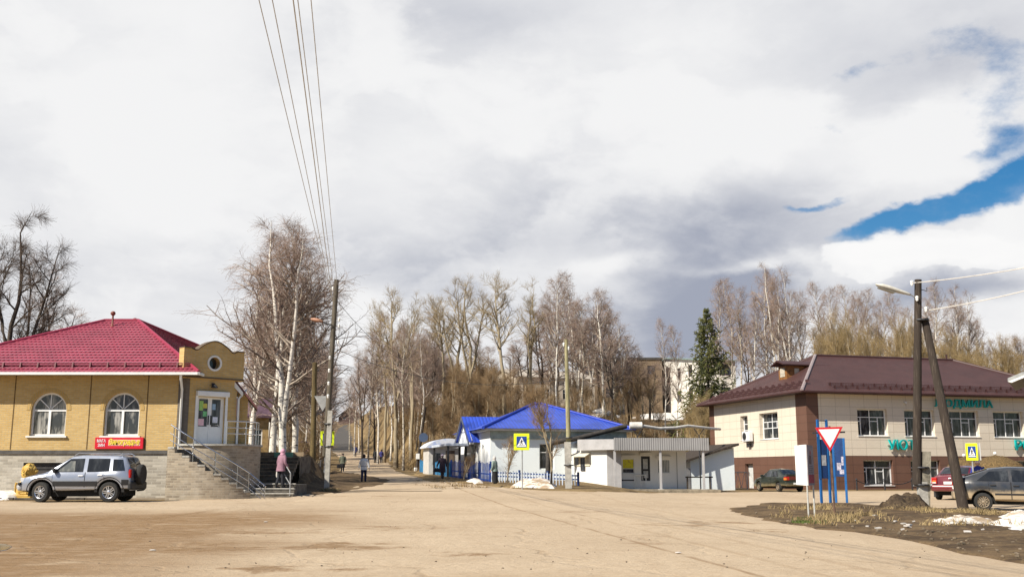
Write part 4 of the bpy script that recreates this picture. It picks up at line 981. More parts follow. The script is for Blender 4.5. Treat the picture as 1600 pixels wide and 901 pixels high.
for r_, row in enumerate((.55, .95, 1.35)):
    m = MB(); x = -E + row; z = ze + row * sL
    for i in range(15): y = 1.0 - .2 * r_ + i * .98 + (.49 if r_ % 2 else 0); m.prism([(x - .12, y, z - .05), (x + .12, y, z + .10), (x + .06, y + .10, z + .24), (x - .10, y + .10, z + .20)], (0, .10, 0))
    m.box(x - .02, x + .02, .7, 15.2, z + .02, z + .06); m.build('snow_stop', btrim, roofD)
# dormer on the side slope
yd = D.ly(1232, 2.0); xd = 2.9; zd = ze + (xd + E) * sL
dm = MB(); dm.box(xd - 1.0, xd + 1.2, yd - .6, yd + .6, zd - .9, zd + .50); dor = dm.build('dormer', mat('orange_wood', (.27, .12, .035), .7, .25, 4), shopD)
m = MB(); m.prism([(xd - 1.5, yd - .95, zd + .60), (xd - 1.5, yd, zd + .95), (xd - 1.5, yd + .95, zd + .60), (xd - 1.5, yd + .95, zd + .52), (xd - 1.5, yd, zd + .82), (xd - 1.5, yd - .95, zd + .52)], (4.2, 0, 0)); m.build('dormer_roof', btrim, dor)
m = MB(); m.box(xd - 1.03, xd - 1.003, yd - .35, yd + .35, zd - .35, zd + .35); m.box(xd - .3, xd + .1, yd - .63, yd - .602, zd - .25, zd + .3); m.build('louvre', mat('pale_louvre', (.5, .45, .36), .6, .2), dor)
m = MB(); m.tube([(rx1 - .6, DD / 2, HR), (rx1 - .6, DD / 2, HR + .5)], .07, 8); m.build('vent_pipe', btrim, roofD)
# letters in relief
def relief(par, T, txt, u, v, w_, h_, mt, ms):
    me = fit_text(txt, w_, h_, .14, .012)
    for vv in me.vertices: vv.co = T @ Vector((u + vv.co.x, .10 - vv.co.y, v + vv.co.z))
    return link('lettering', me, [mt], par)
u0 = D.lx(1466); u1 = D.lx(1557.5); relief(shopD, FD, 'ЛЮДМИЛА', u0, D.lz(638, 12, 0), u1 - u0, .70, teal, teal_s)
u0 = D.lx(1389); u1 = D.lx(1431); relief(shopD, FD, 'УЮТ', u0, D.lz(702.5, 7, 0), u1 - u0, .76, teal, teal_s)
u0 = D.lx(1587.5); relief(shopD, FD, 'РО', u0, D.lz(703, 17, 0), 1.5, .80, teal, teal_s)
for a, b, n_ in ((1389, 1431, 5), (1587.5, 1620, 4)):
    m = MB(FD); ua, ub = D.lx(a), D.lx(b)
    m.box(ua, ub, .02, .10, D.lz(700, 9, 0) + .20, D.lz(700, 9, 0) + .24); m.build('letter_rail', galv, shopD)
# canopy lamp / small white camera under the eave
m = MB(FD); m.box(8.2, 8.34, .0, .25, HD - .62, HD - .48, .02); m.build('security_camera', pvc, shopD)

# ------------------------------------------------------------------ house with the blue roof
wl = mat('white_limewash', (.80, .81, .81), .85, .08, 1.2, bump=.25, col2=(.68, .70, .72), fac=(.5, .8))
wb_ = mat('pale_blue_limewash', (.80, .855, .87), .85, .08, .9, bump=.25, col2=(.70, .77, .79), fac=(.5, .8))
wtr = mat('white_trim_boards', (.70, .70, .68), .6, .08)
blr = roof_mat('blue_profiled_sheet', (.026, .066, .42), .25, 0, .42, .04, .16, .5, .1)
blf = mat('blue_trim', (.02, .05, .38), .4, .08)
B = Bd(xx(766, 738, 67.7), 67.7, .52, R(13))
hB = thing('blue_roof_house', 'low white house with bright blue hip roof and gabled porch behind the picket fence', 'house', B.o, R(13))
LB, DB, HB_ = 9.35, 11.0, B.lz(672, 0, 0)
fw_, lw_ = MB(B.F()), MB(B.Lf(DB))
o1 = (B.lx(843), .95, B.lx(866), 2.62); o2 = (B.lx(925), .95, B.lx(950), 2.6)
wall_cells(lambda u, z: fw_, LB, -.5, HB_, [o1, o2], .15)
def uB(px): return DB - B.ly(px)
lws = []
for a, b in ((742.5, 745.5), (748, 751.5), (755, 758.5)): lws.append((uB(a), 1.0, uB(b), 2.75))
wall_cells(lambda u, z: lw_, DB, -.5, HB_, [], .12)
lw_.T = None; lw_.quad((LB, 0, -.5), (LB, DB, -.5), (LB, DB, HB_), (LB, 0, HB_)); lw_.quad((0, DB, -.5), (LB, DB, -.5), (LB, DB, HB_), (0, DB, HB_))
fw_.build('front_wall', wb_, hB); lw_.build('side_wall', wl, hB)
window(hB, B.F(), *o1, .10, wtr, gl2, [(.5, 0, .5, 1), (0, .66, 1, .66)], .06); window(hB, B.F(), *o2, .10, wtr, gl2, [(.5, 0, .5, 1), (0, .66, 1, .66)], .06)
for a, b in ((742, 746), (748.5, 751.5), (754.5, 757.5)):
    m = MB(B.Lf(DB)); u0, u1 = uB(a), uB(b); m.box(u0, u1, 0, .06, .9, 2.45, .01); p_ = m.build('pilaster', wtr, hB)
    m = MB(B.Lf(DB)); m.box((u0 + u1) / 2 - .12, (u0 + u1) / 2 + .12, .061, .10, 2.35, 2.6, .01); m.build('bracket', mat('grey_bracket', (.25, .25, .26), .6, .1), p_)
m = MB(); m.box(-.42, LB + .35, -.42, DB + .4, HB_ - .02, HB_ + .12); m.build('cornice', wtr, hB)
m = MB(B.F()); m.box(-.02, LB + .02, .005, .10, HB_ - .55, HB_ - .022); m.build('frieze', mat('grey_green_frieze', (.36, .43, .43), .8, .15), hB)
HA = B.lz(631, 4.6, 5.5); zb = HB_ + .125
m = MB(); hip_roof(m, -.6, LB + .5, -.6, DB + .5, zb, HA, 4.3, 4.9, 5.4); rB = m.build('roof', blr, hB)
m = MB(); m.tube([(-.6, -.6, zb + .03), (4.3, 5.4, HA + .03)], .11, 6); m.tube([(LB + .5, -.6, zb + .03), (4.9, 5.4, HA + .03)], .09, 6); m.tube([(4.3, 5.4, HA + .03), (4.9, 5.4, HA + .03)], .1, 6); m.build('ridge_cap', blf, rB, smooth=60)
# gabled porch wing on the side
gy0, gy1 = 3.7, 8.9; gx0 = -.55; gm = (gy0 + gy1) / 2; HG = B.lz(650.5, -.55, gm); HGe = B.lz(688, -.55, gy0) 
m = MB(); m.add([(gx0, gy0 - .3, HGe), (gx0, gy1 + .3, HGe), (gx0, gm, HG - .06)], [(0, 1, 2)]); m.box(gx0 - .01, -.01, gy0, gy0 + .18, -.5, HGe - .45) if False else None
m.box(gx0, gx0 + .15, gy0 - .1, gy1 + .1, HGe - .22, HGe)
m.build('gable', wl, hB)
m = MB(); q = .35
m.add([(gx0 - .25, gy0 - q, HGe - .12), (gx0 - .25, gm, HG), (2.5, gm, HG), (1.2, gy0 - q, HGe - .12)], [(0, 1, 2, 3)]); m.add([(gx0 - .25, gy1 + q, HGe - .12), (gx0 - .25, gm, HG), (2.5, gm, HG), (1.2, gy1 + q, HGe - .12)], [(0, 3, 2, 1)])
m.build('porch_roof', blr, hB)
m = MB()
for s_, y in ((1, gy0 - q), (-1, gy1 + q)): m.prism([(gx0 - .28, y, HGe - .14), (gx0 - .28, gm, HG - .02), (gx0 - .28, gm, HG - .22), (gx0 - .28, y, HGe - .34)], (.06, 0, 0))
m.build('barge_board', mat('dark_blue_grey_board', (.10, .11, .15), .6, .15), hB)
for y in (gy0 + .1, gm, gy1 - .1):
    m = MB(); m.box(gx0, gx0 + .16, y - .08, y + .08, -.5, HGe - .28, .01); m.build('porch_post', mat('dark_post', (.09, .09, .08), .7, .2), hB)
m = MB(); m.box(-.06, -.004, gy0 + 1.1, gy0 + 2.2, .1, 2.3); m.build('porch_opening', mat('dark_opening', (.045, .05, .06), .5, .2), hB)  # flat panel; the shade of the porch opening is painted as its dark colour
m = MB(); m.box(gx0, .0, gy0, gy1, -.5, .12); m.build('porch_floor', conc, hB)
m = MB(); m.box(gx0 + .02, gx0 + .12, gy0 + .15, gm - .1, .12, .95); m.build('porch_parapet', wl, hB)
# flat canopy running back from the porch
m = MB(); m.box(-2.2, -.62, gy0 + .6, gy1 + 2.2, HGe - .34, HGe - .16, .02); m.build('canopy', mat('blue_white_canopy', (.55, .60, .70), .6, .15), hB)
for (x, y) in ((-2.1, gy0 + .8), (-2.1, gy1 + 1.9)):
    m = MB(); m.box(x, x + .14, y, y + .14, -.6, HGe - .345); m.build('canopy_post', darkm, hB)
# pavilion with a bowed membrane roof
pp = W(700, 738, 80.0); pp.z = gz(pp.x, pp.y) - .1
pv_ = thing('bowed_roof_pavilion', 'small pale pavilion with bowed blue and white roof beside the house porch', 'pavilion', pp, R(13))
m = MB(); m.box(-1.5, 1.5, 0, 3.0, -.3, 2.3); m.build('wall', mat('pale_panel', (.55, .53, .50), .8, .12), pv_)
m = MB(); pr = [(-1.75 + 3.5 * i / 12, 2.3 + .62 * math.sin(math.pi * i / 12) ** .7) for i in range(13)]
m.prism([(x, -.25, z) for x, z in pr] + [(1.75, -.25, 2.2), (-1.75, -.25, 2.2)], (0, 3.5, 0)); m.build('roof', mat('membrane_white_blue', (.66, .68, .74), .5, .15, .7, col2=(.40, .48, .72), fac=(.52, .62)), pv_, smooth=50)
m = MB(); m.box(-.2, .5, -.03, -.003, .0, 2.0); m.build('door', mat('brown_board_door', (.16, .12, .09), .7, .25), pv_)
m = MB(); m.box(-1.2, -.6, -.03, -.003, .9, 1.8); m.build('window', gl2, pv_)

# ------------------------------------------------------------------ kiosk with the ribbed canopy
kw = mat('white_kiosk_panel', (.74, .735, .71), .6, .07, 1.5, col2=(.62, .60, .56), fac=(.55, .85))
kg = mat('grey_kiosk_panel', (.42, .41, .415), .6, .08, 1.5)
rib = roof_mat('grey_ribbed_fascia', (.27, .265, .268), .14, 0, .45, .03, .08, .5)
Yk = 65.6; zk = .12
K = Bd(xx(950, 738, Yk), Yk, zk, R(3))
ko = thing('kiosk', 'low white kiosk with ribbed grey canopy and yellow poster in its window', 'kiosk', K.o, R(3))
xA, xC, xE = K.lx(904), K.lx(971), K.lx(1079)
m = MB(); FK = K.F()
# sunny side face, splayed
yA = 2.3
m.quad((xA, yA, -.3), (-.06, -.0, -.3), (-.06, 0, 2.62), (xA, yA, 2.62))
m.quad((xA, yA, -.3), (xA, yA, 2.62), (xA + .3, 3.4, 2.62), (xA + .3, 3.4, -.3)); m.build('side_wall', kw, ko)
m = MB(); m.box(-.06, xC, .0, 1.3, -.3, 2.60); m.build('porch_block', kg, ko)
m = MB(FK); w1 = (K.lx(980, 1.2), K.lz(739, 0, 1.2), K.lx(992, 1.2), K.lz(716, 0, 1.2)); w2 = (K.lx(1028, 1.2), K.lz(738, 0, 1.2), K.lx(1046.5, 1.2), K.lz(717.5, 0, 1.2))
w1 = (K.lx(972.5, 1.2), w1[1], K.lx(991.5, 1.2), w1[3])
KF = frame((xC, 1.2, 0), (1, 0, 0), (0, -1, 0)); m.T = KF
sh = lambda o: (o[0] - xC, o[1], o[2] - xC, o[3])
m.T = KF; dk = (K.lx(1002, 1.2) - xC, .62, K.lx(1016, 1.2) - xC, K.lz(712, 0, 1.2))
wall_cells(lambda u, z: m, xE - xC, -.3, 2.60, [sh(w1), sh(w2), dk], .08)
m.T = None; m.quad((xE, 1.2, -.3), (xE, 3.6, -.3), (xE, 3.6, 2.6), (xE, 1.2, 2.6)); m.build('wall', kw, ko)
posterm = mat('yellow_poster', (.62, .58, .02), .5, .18, 9, col2=(.40, .30, .04), fac=(.55, .6))
f1 = window(ko, KF, *sh(w1), .05, wtr, gl2, [(0, .32, 1, .32)], .05, .04)
s1 = sh(w1); p = MB(KF); p.box(s1[0] + .05, s1[2] - .05, -.07, -.055, s1[1] + (s1[3] - s1[1]) * .34, s1[3] - .05); p.build('poster', posterm, f1)
window(ko, KF, *sh(w2), .05, wtr, glass('grey_blind_glass', (.20, .21, .23), (.34, .35, .36)), [(.14, 0, .14, 1), (.28, 0, .28, 1), (.42, 0, .42, 1), (.57, 0, .57, 1), (.71, 0, .71, 1), (.85, 0, .85, 1)], .03, .04)
f3 = window(ko, KF, *dk, .05, darkm, mat('black_board', (.02, .02, .022), .4, .1), [], .06, name='notice_frame')
p = MB(KF); p.box(dk[0] + .14, dk[2] - .14, -.068, -.05, dk[1] + .75, dk[3] - .18); p.box(dk[0] + .16, dk[2] - .12, -.068, -.05, dk[1] + .18, dk[1] + .62); p.build('notice', mat('grey_paper', (.48, .48, .47), .7, .2, 10), f3)
for o in (sh(w1), dk, sh(w2)):
    m = MB(KF); m.box(o[0] - .08, o[2] + .08, .0, .16, o[3] + .05, o[3] + .24, .02); m.build('roller_shutter', kw, ko)
m = MB(KF); m.box(-.02, 1.0, .004, .03, .62, .70); m.build('shelf', darkm, ko)
cb = MB()
for u in (K.lx(1058, 1.2), ): cb.box(u - .02, u + .02, 1.17, 1.199, -.2, 2.45)
cb.build('panel_joint', mat('grey_joint', (.35, .34, .33), .7, .1), ko)
# left window with its awning on the sunny face
SF = frame((xA, yA, 0), (-.06 - xA, -yA, 0), (-yA, .06 + xA, 0)); Ls = math.hypot(xA + .06, yA)
ca = Ls / 45.0
m = MB(SF); m.box(.0, Ls * .50, .004, .05, 1.55, 2.22); m.build('window_frame', mat('cream_board', (.62, .56, .43), .7, .15), ko)
m = MB(SF); m.quad((.12, .056, 1.62), (.45, .056, 1.62), (.45, .056, 2.1), (.12, .056, 2.1)); m.quad((.62, .056, 1.25), (1.02, .056, 1.25), (1.02, .056, 2.1), (.62, .056, 2.1)); m.build('pane', gl2, ko)
m = MB(SF); m.prism([(-.1, 0, 2.42), (-.1, .55, 2.18), (-.1, .55, 2.13), (-.1, 0, 2.36)], (Ls * .56, 0, 0)); m.build('awning', mat('cream_awning', (.66, .61, .50), .7, .15), ko)
# canopy: ribbed fascia in front, plain fascia on the splayed side
cx0 = K.lx(960, -.9); cx1 = K.lx(1109, -.9)
m = MB(); m.box(cx0, cx1, -.95, -.90, K.lz(703, 0, -.9), K.lz(683.5, 0, -.9)); m.build('ribbed_fascia', rib, ko)
ax = K.lx(903, 1.5)
m = MB(); za_, zb_ = K.lz(702, 0, -.9), K.lz(685.5, 0, -.9)
m.prism([(ax, 1.6, za_), (cx0 - .01, -.95, za_), (cx0 - .01, -.95, zb_), (ax, 1.6, zb_ + .05)], (.02, .04, 0)); m.build('plain_fascia', kg, ko)
m = MB(); m.poly([(ax, 1.62, zb_ - .10), (cx0, -.9, zb_ - .10), (cx1, -.9, zb_ - .10), (cx1, 4.2, zb_ - .10), (ax, 3.4, zb_ - .10)]); m.poly([(ax, 1.62, zb_ - .16), (cx0, -.9, zb_ - .16), (cx1, -.9, zb_ - .16), (cx1, 4.2, zb_ - .16), (ax, 3.4, zb_ - .16)]); m.build('canopy_roof', mat('dark_roof_felt', (.045, .04, .036), .9, .2), ko)
for px, y in ((961, -.78), (1032.5, -.78), (1099.5, -.78)):
    x = K.lx(px, y); m = MB(); m.box(x - .07, x + .07, y - .07, y + .07, -.25, 2.62, .01); pt = m.build('post', kg, ko)
    m = MB(); m.box(x - .16, x + .16, y - .16, y + .16, -.3, .14, .02); m.build('post_foot', conc, pt)
m = MB(); m.box(xA - .1, cx1 + .6, -1.25, 1.19, -.45, .10, .03); m.build('plinth', mat('kiosk_plinth', (.30, .25, .18), .9, .25, 1.5, bump=.4), ko)
x0 = K.lx(1072, 0.3); m = MB(); m.box(x0, x0 + 1.7, .2, .55, .82, .90, .01); m.box(x0 + .05, x0 + .12, .3, .45, .1, .82); m.box(x0 + 1.5, x0 + 1.57, .3, .45, .1, .82)
bo = m.build('plank_bench', wood_d); bo.location = K.o; bo.rotation_euler = (0, 0, R(3)); tag(bo, 'dark plank counter under the kiosk canopy end', 'bench')
# white barrier rails in front of the kiosk
def barrier(name, label, px, py, w_, h_, dirn, pattern, mt):
    p = GP(px, py); th = thing(name, label, 'barrier', p, dirn)
    m = MB()
    for x in (-w_ / 2, w_ / 2): m.tube([(x, 0, -.1), (x, 0, h_)], .03, 6)
    m.tube([(-w_ / 2, 0, h_), (w_ / 2, 0, h_)], .03, 6); m.tube([(-w_ / 2, 0, .12), (w_ / 2, 0, .12)], .02, 6); m.build('frame', mt, th, smooth=60)
    m = MB()
    for a, b in pattern: m.tube([(a * w_ / 2, 0, .12), (b * w_ / 2, 0, h_)], .018, 6)
    m.build('bars', mt, th, smooth=60)
    return th
barrier('metal_barrier', 'white tube barrier with slanted bars before the yellow poster window', 1001, 765.8, .72, .98, 0, [(-.3, -.8), (.2, -.1), (.7, .3)], white)
barrier('metal_barrier', 'white tube barrier with crossed bars next to the kiosk post', 1030, 765.8, .55, .98, 0, [(-.8, .3)], white)
barrier('metal_barrier', 'pale zigzag barrier by the grey door of the clad shop', 1158, 764.6, 1.1, 1.25, R(20), [(-1, -.4), (.1, -.4), (.1, .6), (1, .6)], galv)

# shed with a mono roof between kiosk and clad shop
ps = W(1098, 738, 73.2); ps.z = gz(ps.x, ps.y) - .1
shd = thing('blue_grey_shed', 'pale blue shed with slanting roof squeezed between kiosk and brown clad wall', 'shed', ps, R(12))
m = MB(); m.box(-.9, 2.4, 0, 5, -.3, 2.3); m.prism([(-.9, 0, 2.3), (2.4, 0, 2.3), (2.4, 0, 3.1)], (0, 5, 0)); m.build('wall', wb_, shd)
m = MB(); m.prism([(-1.5, -.5, 2.05), (2.6, -.5, 3.25), (2.6, -.5, 3.40), (-1.5, -.5, 2.20)], (0, 5.8, 0)); m.build('roof', wood_d, shd)
m = MB(); m.box(-2.4, -.95, -.05, .05, -.2, 1.65); m.build('gate', mat('grey_gate', (.22, .215, .22), .7, .2), shd)
m = MB(); m.box(-2.3, -1.5, 1.0, 1.6, -.2, 3.3); m.build('brick_stack', mat('pale_brick_stack', (.50, .40, .32), .85, .2, 5), shd)

# overhead heating pipe that climbs over the gate
hpz = [(866, 691, 66.6), (900, 685, 67.2), (940, 675, 67.8), (978, 665.5, 68.6)]
hp_ = thing('heating_pipe', 'overhead heating pipe in dark and white lagging crossing above the kiosk roof', 'pipe', (0, 0, 0))
m = MB(); P_ = [W(a, b, c) for a, b, c in hpz]; m.tube([P_[0] + Vector((-.45, .3, -2.9)), P_[0] + Vector((-.35, -.02, -.12))] + P_, .16, 8); m.build('dark_lagging', mat('black_lagging', (.055, .048, .042), .8, .3, 4, bump=.6, world_co=True), hp_, smooth=60)
P2 = [W(a, b, c) for a, b, c in ((984, 664.5, 68.6), (1003, 664.5, 68.6))]
m = MB(); m.tube(P2, .24, 10); m.build('white_valve_box', mat('white_lagging', (.66, .63, .58), .7, .15, 3, bump=.4, world_co=True), hp_, smooth=60)
P3 = [W(a, b, c) for a, b, c in ((1004, 665, 68.6), (1030, 669, 69.5), (1055, 668, 70.5), (1075, 665, 71.5), (1110, 669, 73.5), (1125, 670, 78.))]
m = MB(); m.tube(P3, .10, 8); m.build('pale_lagging', MATS['white_lagging'], hp_, smooth=60)
for a, b, c in ((996, 668, 68.6), (1092, 668, 72.6)):
    p = W(a, b, c); m = MB(); gzz = gz(p.x, p.y); m.tube([(p.x, p.y + .02, gzz - .2), (p.x, p.y + .02, p.z - .55)], .05, 6); m.tube([(p.x - .35, p.y, p.z - .05), (p.x, p.y + .02, p.z - .55), (p.x + .35, p.y, p.z - .05)], .035, 6); m.build('pipe_support', darkm, hp_)

# ------------------------------------------------------------------ school and blocks up on the terrace
def block(name, label, px, Y, z0py, h, L, Dp, rot, wm, rows, cols, rm, roof='flat', fm=None, anchor='left', wsz=(1.1, 1.5), z0=None, front_cols=None, cat='building', over=.4, rise=1.6, glassm=None, sides=True):
    x = xx(px, 738, Y); zb0 = z0 if z0 is not None else gz(x, Y) - .3
    th = thing(name, label, cat, (x, Y, zb0), rot)
    m = MB(); fr = frame((0, 0, 0), (1, 0, 0), (0, -1, 0))
    ops = []
    for r_ in range(rows):
        for c in range(cols):
            u = L * (c + .5) / cols; v = h * (r_ + .34) / rows; ops.append((u - wsz[0] / 2, v, u + wsz[0] / 2, v + wsz[1]))
    m.T = fr; wall_cells(lambda u, z: m, L, -3, h, ops, .15)
    lo = []; nc = max(1, int(Dp / 3.2)) if front_cols is None else front_cols
    LTt = frame((0, Dp, 0), (0, -1, 0), (-1, 0, 0)); m.T = LTt
    if sides:
        for r_ in range(rows):
            for c in range(nc):
                u = Dp * (c + .5) / nc; v = h * (r_ + .34) / rows; lo.append((u - wsz[0] / 2, v, u + wsz[0] / 2, v + wsz[1]))
    wall_cells(lambda u, z: m, Dp, -3, h, lo, .15); m.T = None
    m.quad((L, 0, -3), (L, Dp, -3), (L, Dp, h), (L, 0, h)); m.quad((0, Dp, -3), (L, Dp, -3), (L, Dp, h), (0, Dp, h))
    m.build('wall', wm, th)
    for o in ops: window(th, fr, *o, .1, fm or white, glassm or gl2, [(.5, 0, .5, 1), (0, .66, 1, .66)], .08)
    for o in lo: window(th, LTt, *o, .1, fm or white, glassm or gl2, [(.5, 0, .5, 1), (0, .66, 1, .66)], .08)
    m = MB()
    if roof == 'flat': m.box(-over, L + over, -over, Dp + over, h + .003, h + .35)
    elif roof == 'hip':
        m.box(-over, L + over, -over, Dp + over, h + .003, h + .12); hip_roof(m, -over, L + over, -over, Dp + over, h + .125, h + rise, Dp / 2 * .9, max(L - Dp / 2 * .9, Dp / 2 * .9 + .2), Dp / 2)
    else:
        m.prism([(-over, -over, h), (-over, Dp / 2, h + rise), (-over, Dp + over, h), (-over, Dp + over, h - .15), (-over, Dp / 2, h + rise - .2), (-over, -over, h - .15)], (L + 2 * over, 0, 0))
        
        for xg in (0, L): g2 = MB(); g2.add([(xg, 0, h), (xg, Dp, h), (xg, Dp / 2, h + rise - .22)], [(0, 1, 2)]); g2.build('gable', wm, th)
    m.build('roof', rm, th)
    return th
wbr = mat('white_rendered_brick', (.70, .66, .60), .9, .12, .8, col2=(.58, .50, .45), fac=(.5, .8))
grn = mat('green_grey_sheet', (.20, .27, .25), .5, .15)
block('white_school', 'white two storey school with narrow windows beside the spruce on the hill', 1093, 160, 632, 7.4, 6.5, 28, R(10), wbr, 2, 2, grn, 'gable', rise=1.8, wsz=(2.0, 1.9), z0=11.3, front_cols=5, fm=mat('brown_school_frame', (.16, .10, .08), .6))
pbr = mat('brown_brick_wall', (.17, .122, .078), .9, .15, .6)
block('brick_block', 'long flat roofed brown brick block half hidden behind bare trees', 905, 172, 635, 7.6, 14.0, 12, R(-4), pbr, 2, 4, mat('dark_flat_roof', (.06, .055, .05), .8, .2), 'flat', z0=12.3, over=.2, wsz=(1.3, 1.5), fm=mat('brown_frame', (.12, .09, .065), .6))
bei = mat('beige_render', (.64, .56, .45), .9, .15, .5, col2=(.46, .38, .29), fac=(.5, .8))
block('beige_block', 'beige and white gabled building on the hill behind the blue roof', 807, 150, 640, 4.9, 13, 10, R(24), bei, 1, 4, mat('beige_roof', (.45, .39, .32), .7, .2), 'gable', z0=10.3, rise=1.5, over=.3, sides=False)
gr_ = mat('weathered_dark_house', (.06, .045, .04), .8, .2)
block('dark_roof_house', 'far house with dark pointed roof at the top of the hill road', 562, 420, 661, 1.5, 8, 9, R(100), mat('brown_dark_wall', (.13, .085, .075), .8, .2), 1, 3, gr_, 'gable', z0=22.0, rise=4.2, over=1.0)
for (px, Y, h_) in ((551, 400, 10),):
    p = W(px, 700, Y); p.z = gz(p.x, Y); th = thing('street_lamp', 'thin far lamp mast beside the dark roofed house', 'lamp', p)
    m = MB(); m.tube([(0, 0, 0), (0, 0, h_)], .12, 6); m.build('mast', darkm, th); m = MB(); m.ball((-.2, 0, h_ + .1), (.6, .3, .25), 8, 5); m.build('lamp_head', white, th)
block('white_house', 'x', 368, 118, 682, 2.7, 6.2, 6, R(-8), mat('white_house_wall', (.66, .65, .62), .85, .12), 1, 3, mat('brown_house_roof', (.12, .06, .05), .6, .2), 'gable', z0=5.3, rise=1.9, over=.4, wsz=(.8, 1.0), cat='house')
wh = [o for o in bpy.data.objects if o.name == 'white_house'][0]
wh['label'] = 'white house with red sign and dark roof on the slope behind the birches'
m = MB(); m.box(3.3, 5.6, -.5, -.42, 2.75, 3.4); m.build('red_sign', mat('bright_red_sign', (.55, .015, .03), .5, .1), wh)
block('timber_house', 'ochre house with violet brown roof just behind the shop wing', 338, 76, 660, 3.4, 3.6, 6, R(14), mat('ochre_wall', (.36, .24, .10), .85, .2), 1, 2, mat('violet_brown_roof', (.10, .055, .075), .6, .2), 'gable', z0=2.0, rise=1.5, over=.4, wsz=(.9, 1.3), cat='house')
pk = W(483, 716, 84); pk.z = gz(pk.x, 84) - .1
kb = thing('brown_stall', 'small ochre stall with pink poster and dark blue front under the birches', 'stall', pk, R(-6))
m = MB(); m.box(-1.0, 1.0, 0, 2, -.4, 2.25); m.build('wall', mat('ochre_board', (.30, .22, .12), .85, .2, 3), kb)
m = MB(); m.prism([(-1.3, -.5, 2.45), (1.25, -.5, 2.25), (1.25, -.5, 2.36), (-1.3, -.5, 2.62)], (0, 2.8, 0)); m.build('roof', mat('violet_grey_roof', (.085, .06, .075), .7, .2), kb)
m = MB(); m.box(-.75, .35, -.06, -.004, 1.0, 1.85); m.build('poster', mat('pink_poster', (.62, .33, .38), .6, .2, 5, col2=(.60, .16, .08), fac=(.52, .6)), kb)
m = MB(); m.box(-1.02, .55, -.5, -.07, -.4, .85); m.build('counter', mat('dark_blue_board', (.02, .03, .10), .6, .2), kb)

# roof corner of a neighbouring building at the photo edge
Yc = 62.0; xc_ = xx(1617, 738, Yc)
cn = thing('wooden_annex', 'wooden annex with grey roof edge reaching in beside the clad shop', 'building', (xc_, Yc, gz(xc_, Yc)), R(-29))
zr1 = zz(588, Yc) - cn.location.z
m = MB(); m.box(0, 6, 0, 7, -.3, zr1 - .25); m.build('wall', mat('orange_brown_boards', (.33, .20, .09), .8, .25, 4), cn)
m = MB(); m.prism([(-1.0, -.6, zr1 - .10), (3, -.6, zr1 + 1.5), (7, -.6, zr1 - .10), (7, -.6, zr1 - .30), (3, -.6, zr1 + 1.25), (-1.0, -.6, zr1 - .30)], (0, 8, 0)); m.build('roof', mat('grey_slate_sheet', (.30, .31, .31), .7, .15), cn)
m = MB(); m.prism([(-1.0, -.64, zr1 - .31), (3, -.64, zr1 + 1.24), (3, -.64, zr1 + 1.12), (-.8, -.64, zr1 - .38)], (0, .03, 0)); m.build('fascia_board', white, cn)
# ------------------------------------------------------------------ bare trees
def tubes(P, Rr, n):
    """P (N,k,3) centre lines, Rr (N,k) radii -> vertices and quads of N tubes"""
    N, k, _ = P.shape
    T = np.empty_like(P); T[:, 1:-1] = P[:, 2:] - P[:, :-2]; T[:, 0] = P[:, 1] - P[:, 0]; T[:, -1] = P[:, -1] - P[:, -2]
    T /= np.linalg.norm(T, axis=2, keepdims=True) + 1e-9
    ref = np.where(np.abs(T[..., 2:3]) < .9, np.array([0, 0, 1.]), np.array([0, 1., 0]))
    U = np.cross(T, ref); U /= np.linalg.norm(U, axis=2, keepdims=True) + 1e-9; Vv = np.cross(T, U)
    a = np.arange(n) * 2 * math.pi / n
    V = P[:, :, None, :] + Rr[:, :, None, None] * (U[:, :, None, :] * np.cos(a)[None, None, :, None] + Vv[:, :, None, :] * np.sin(a)[None, None, :, None])
    i = np.arange(N * k * n).reshape(N, k, n); j = np.roll(i, -1, 2)
    Q = np.stack([i[:, :-1], j[:, :-1], j[:, 1:], i[:, 1:]], -1).reshape(-1, 4)
    return V.reshape(-1, 3), Q
def unit(v): return v / (np.linalg.norm(v, axis=-1, keepdims=True) + 1e-9)
def spawn(r, P, Rp, cnt, s0, s1, ang, length, k, bend, jit, rad, up=None, rmin=.003):
    """cnt children on each line of P; bend>0 turns them up, bend<0 lets them hang"""
    N, kp, _ = P.shape
    s = s0 + (s1 - s0) * (np.arange(cnt)[None, :] + r.rand(N, cnt)) / cnt; x = s * (kp - 1); i = np.clip(x.astype(int), 0, kp - 2); f = (x - i)[..., None]
    ii = np.arange(N)[:, None]
    base = P[ii, i] * (1 - f) + P[ii, i + 1] * f; t = unit(P[ii, i + 1] - P[ii, i]); rb = Rp[ii, i] * (1 - f[..., 0]) + Rp[ii, i + 1] * f[..., 0]
    base = base.reshape(-1, 3); t = t.reshape(-1, 3); rb = rb.reshape(-1); s = s.reshape(-1); M = len(base)
    pl = np.repeat(np.linalg.norm(P[:, -1] - P[:, 0], axis=1), cnt)
    rv = unit(r.randn(M, 3)); side = unit(rv - t * (rv * t).sum(1, keepdims=True))
    an = np.radians(ang[0] + (ang[1] - ang[0]) * r.rand(M))[:, None]
    d = unit(t * np.cos(an) + side * np.sin(an))
    L = length(s, pl, r.rand(M)); step = (L / (k - 1))[:, None]
    pts = [base]; cur = base
    for q in range(k - 1):
        d = unit(d + np.array([0, 0, 1.]) * bend * (1. / (k - 1)) * (1.6 if q else .8) + r.randn(M, 3) * jit)
        cur = cur + d * step; pts.append(cur)
    Pn = np.stack(pts, 1)
    r0 = np.minimum(rb * .75, rad); Rn = np.maximum(r0[:, None] * np.linspace(1, .3, k)[None, :], rmin)
    return Pn, Rn
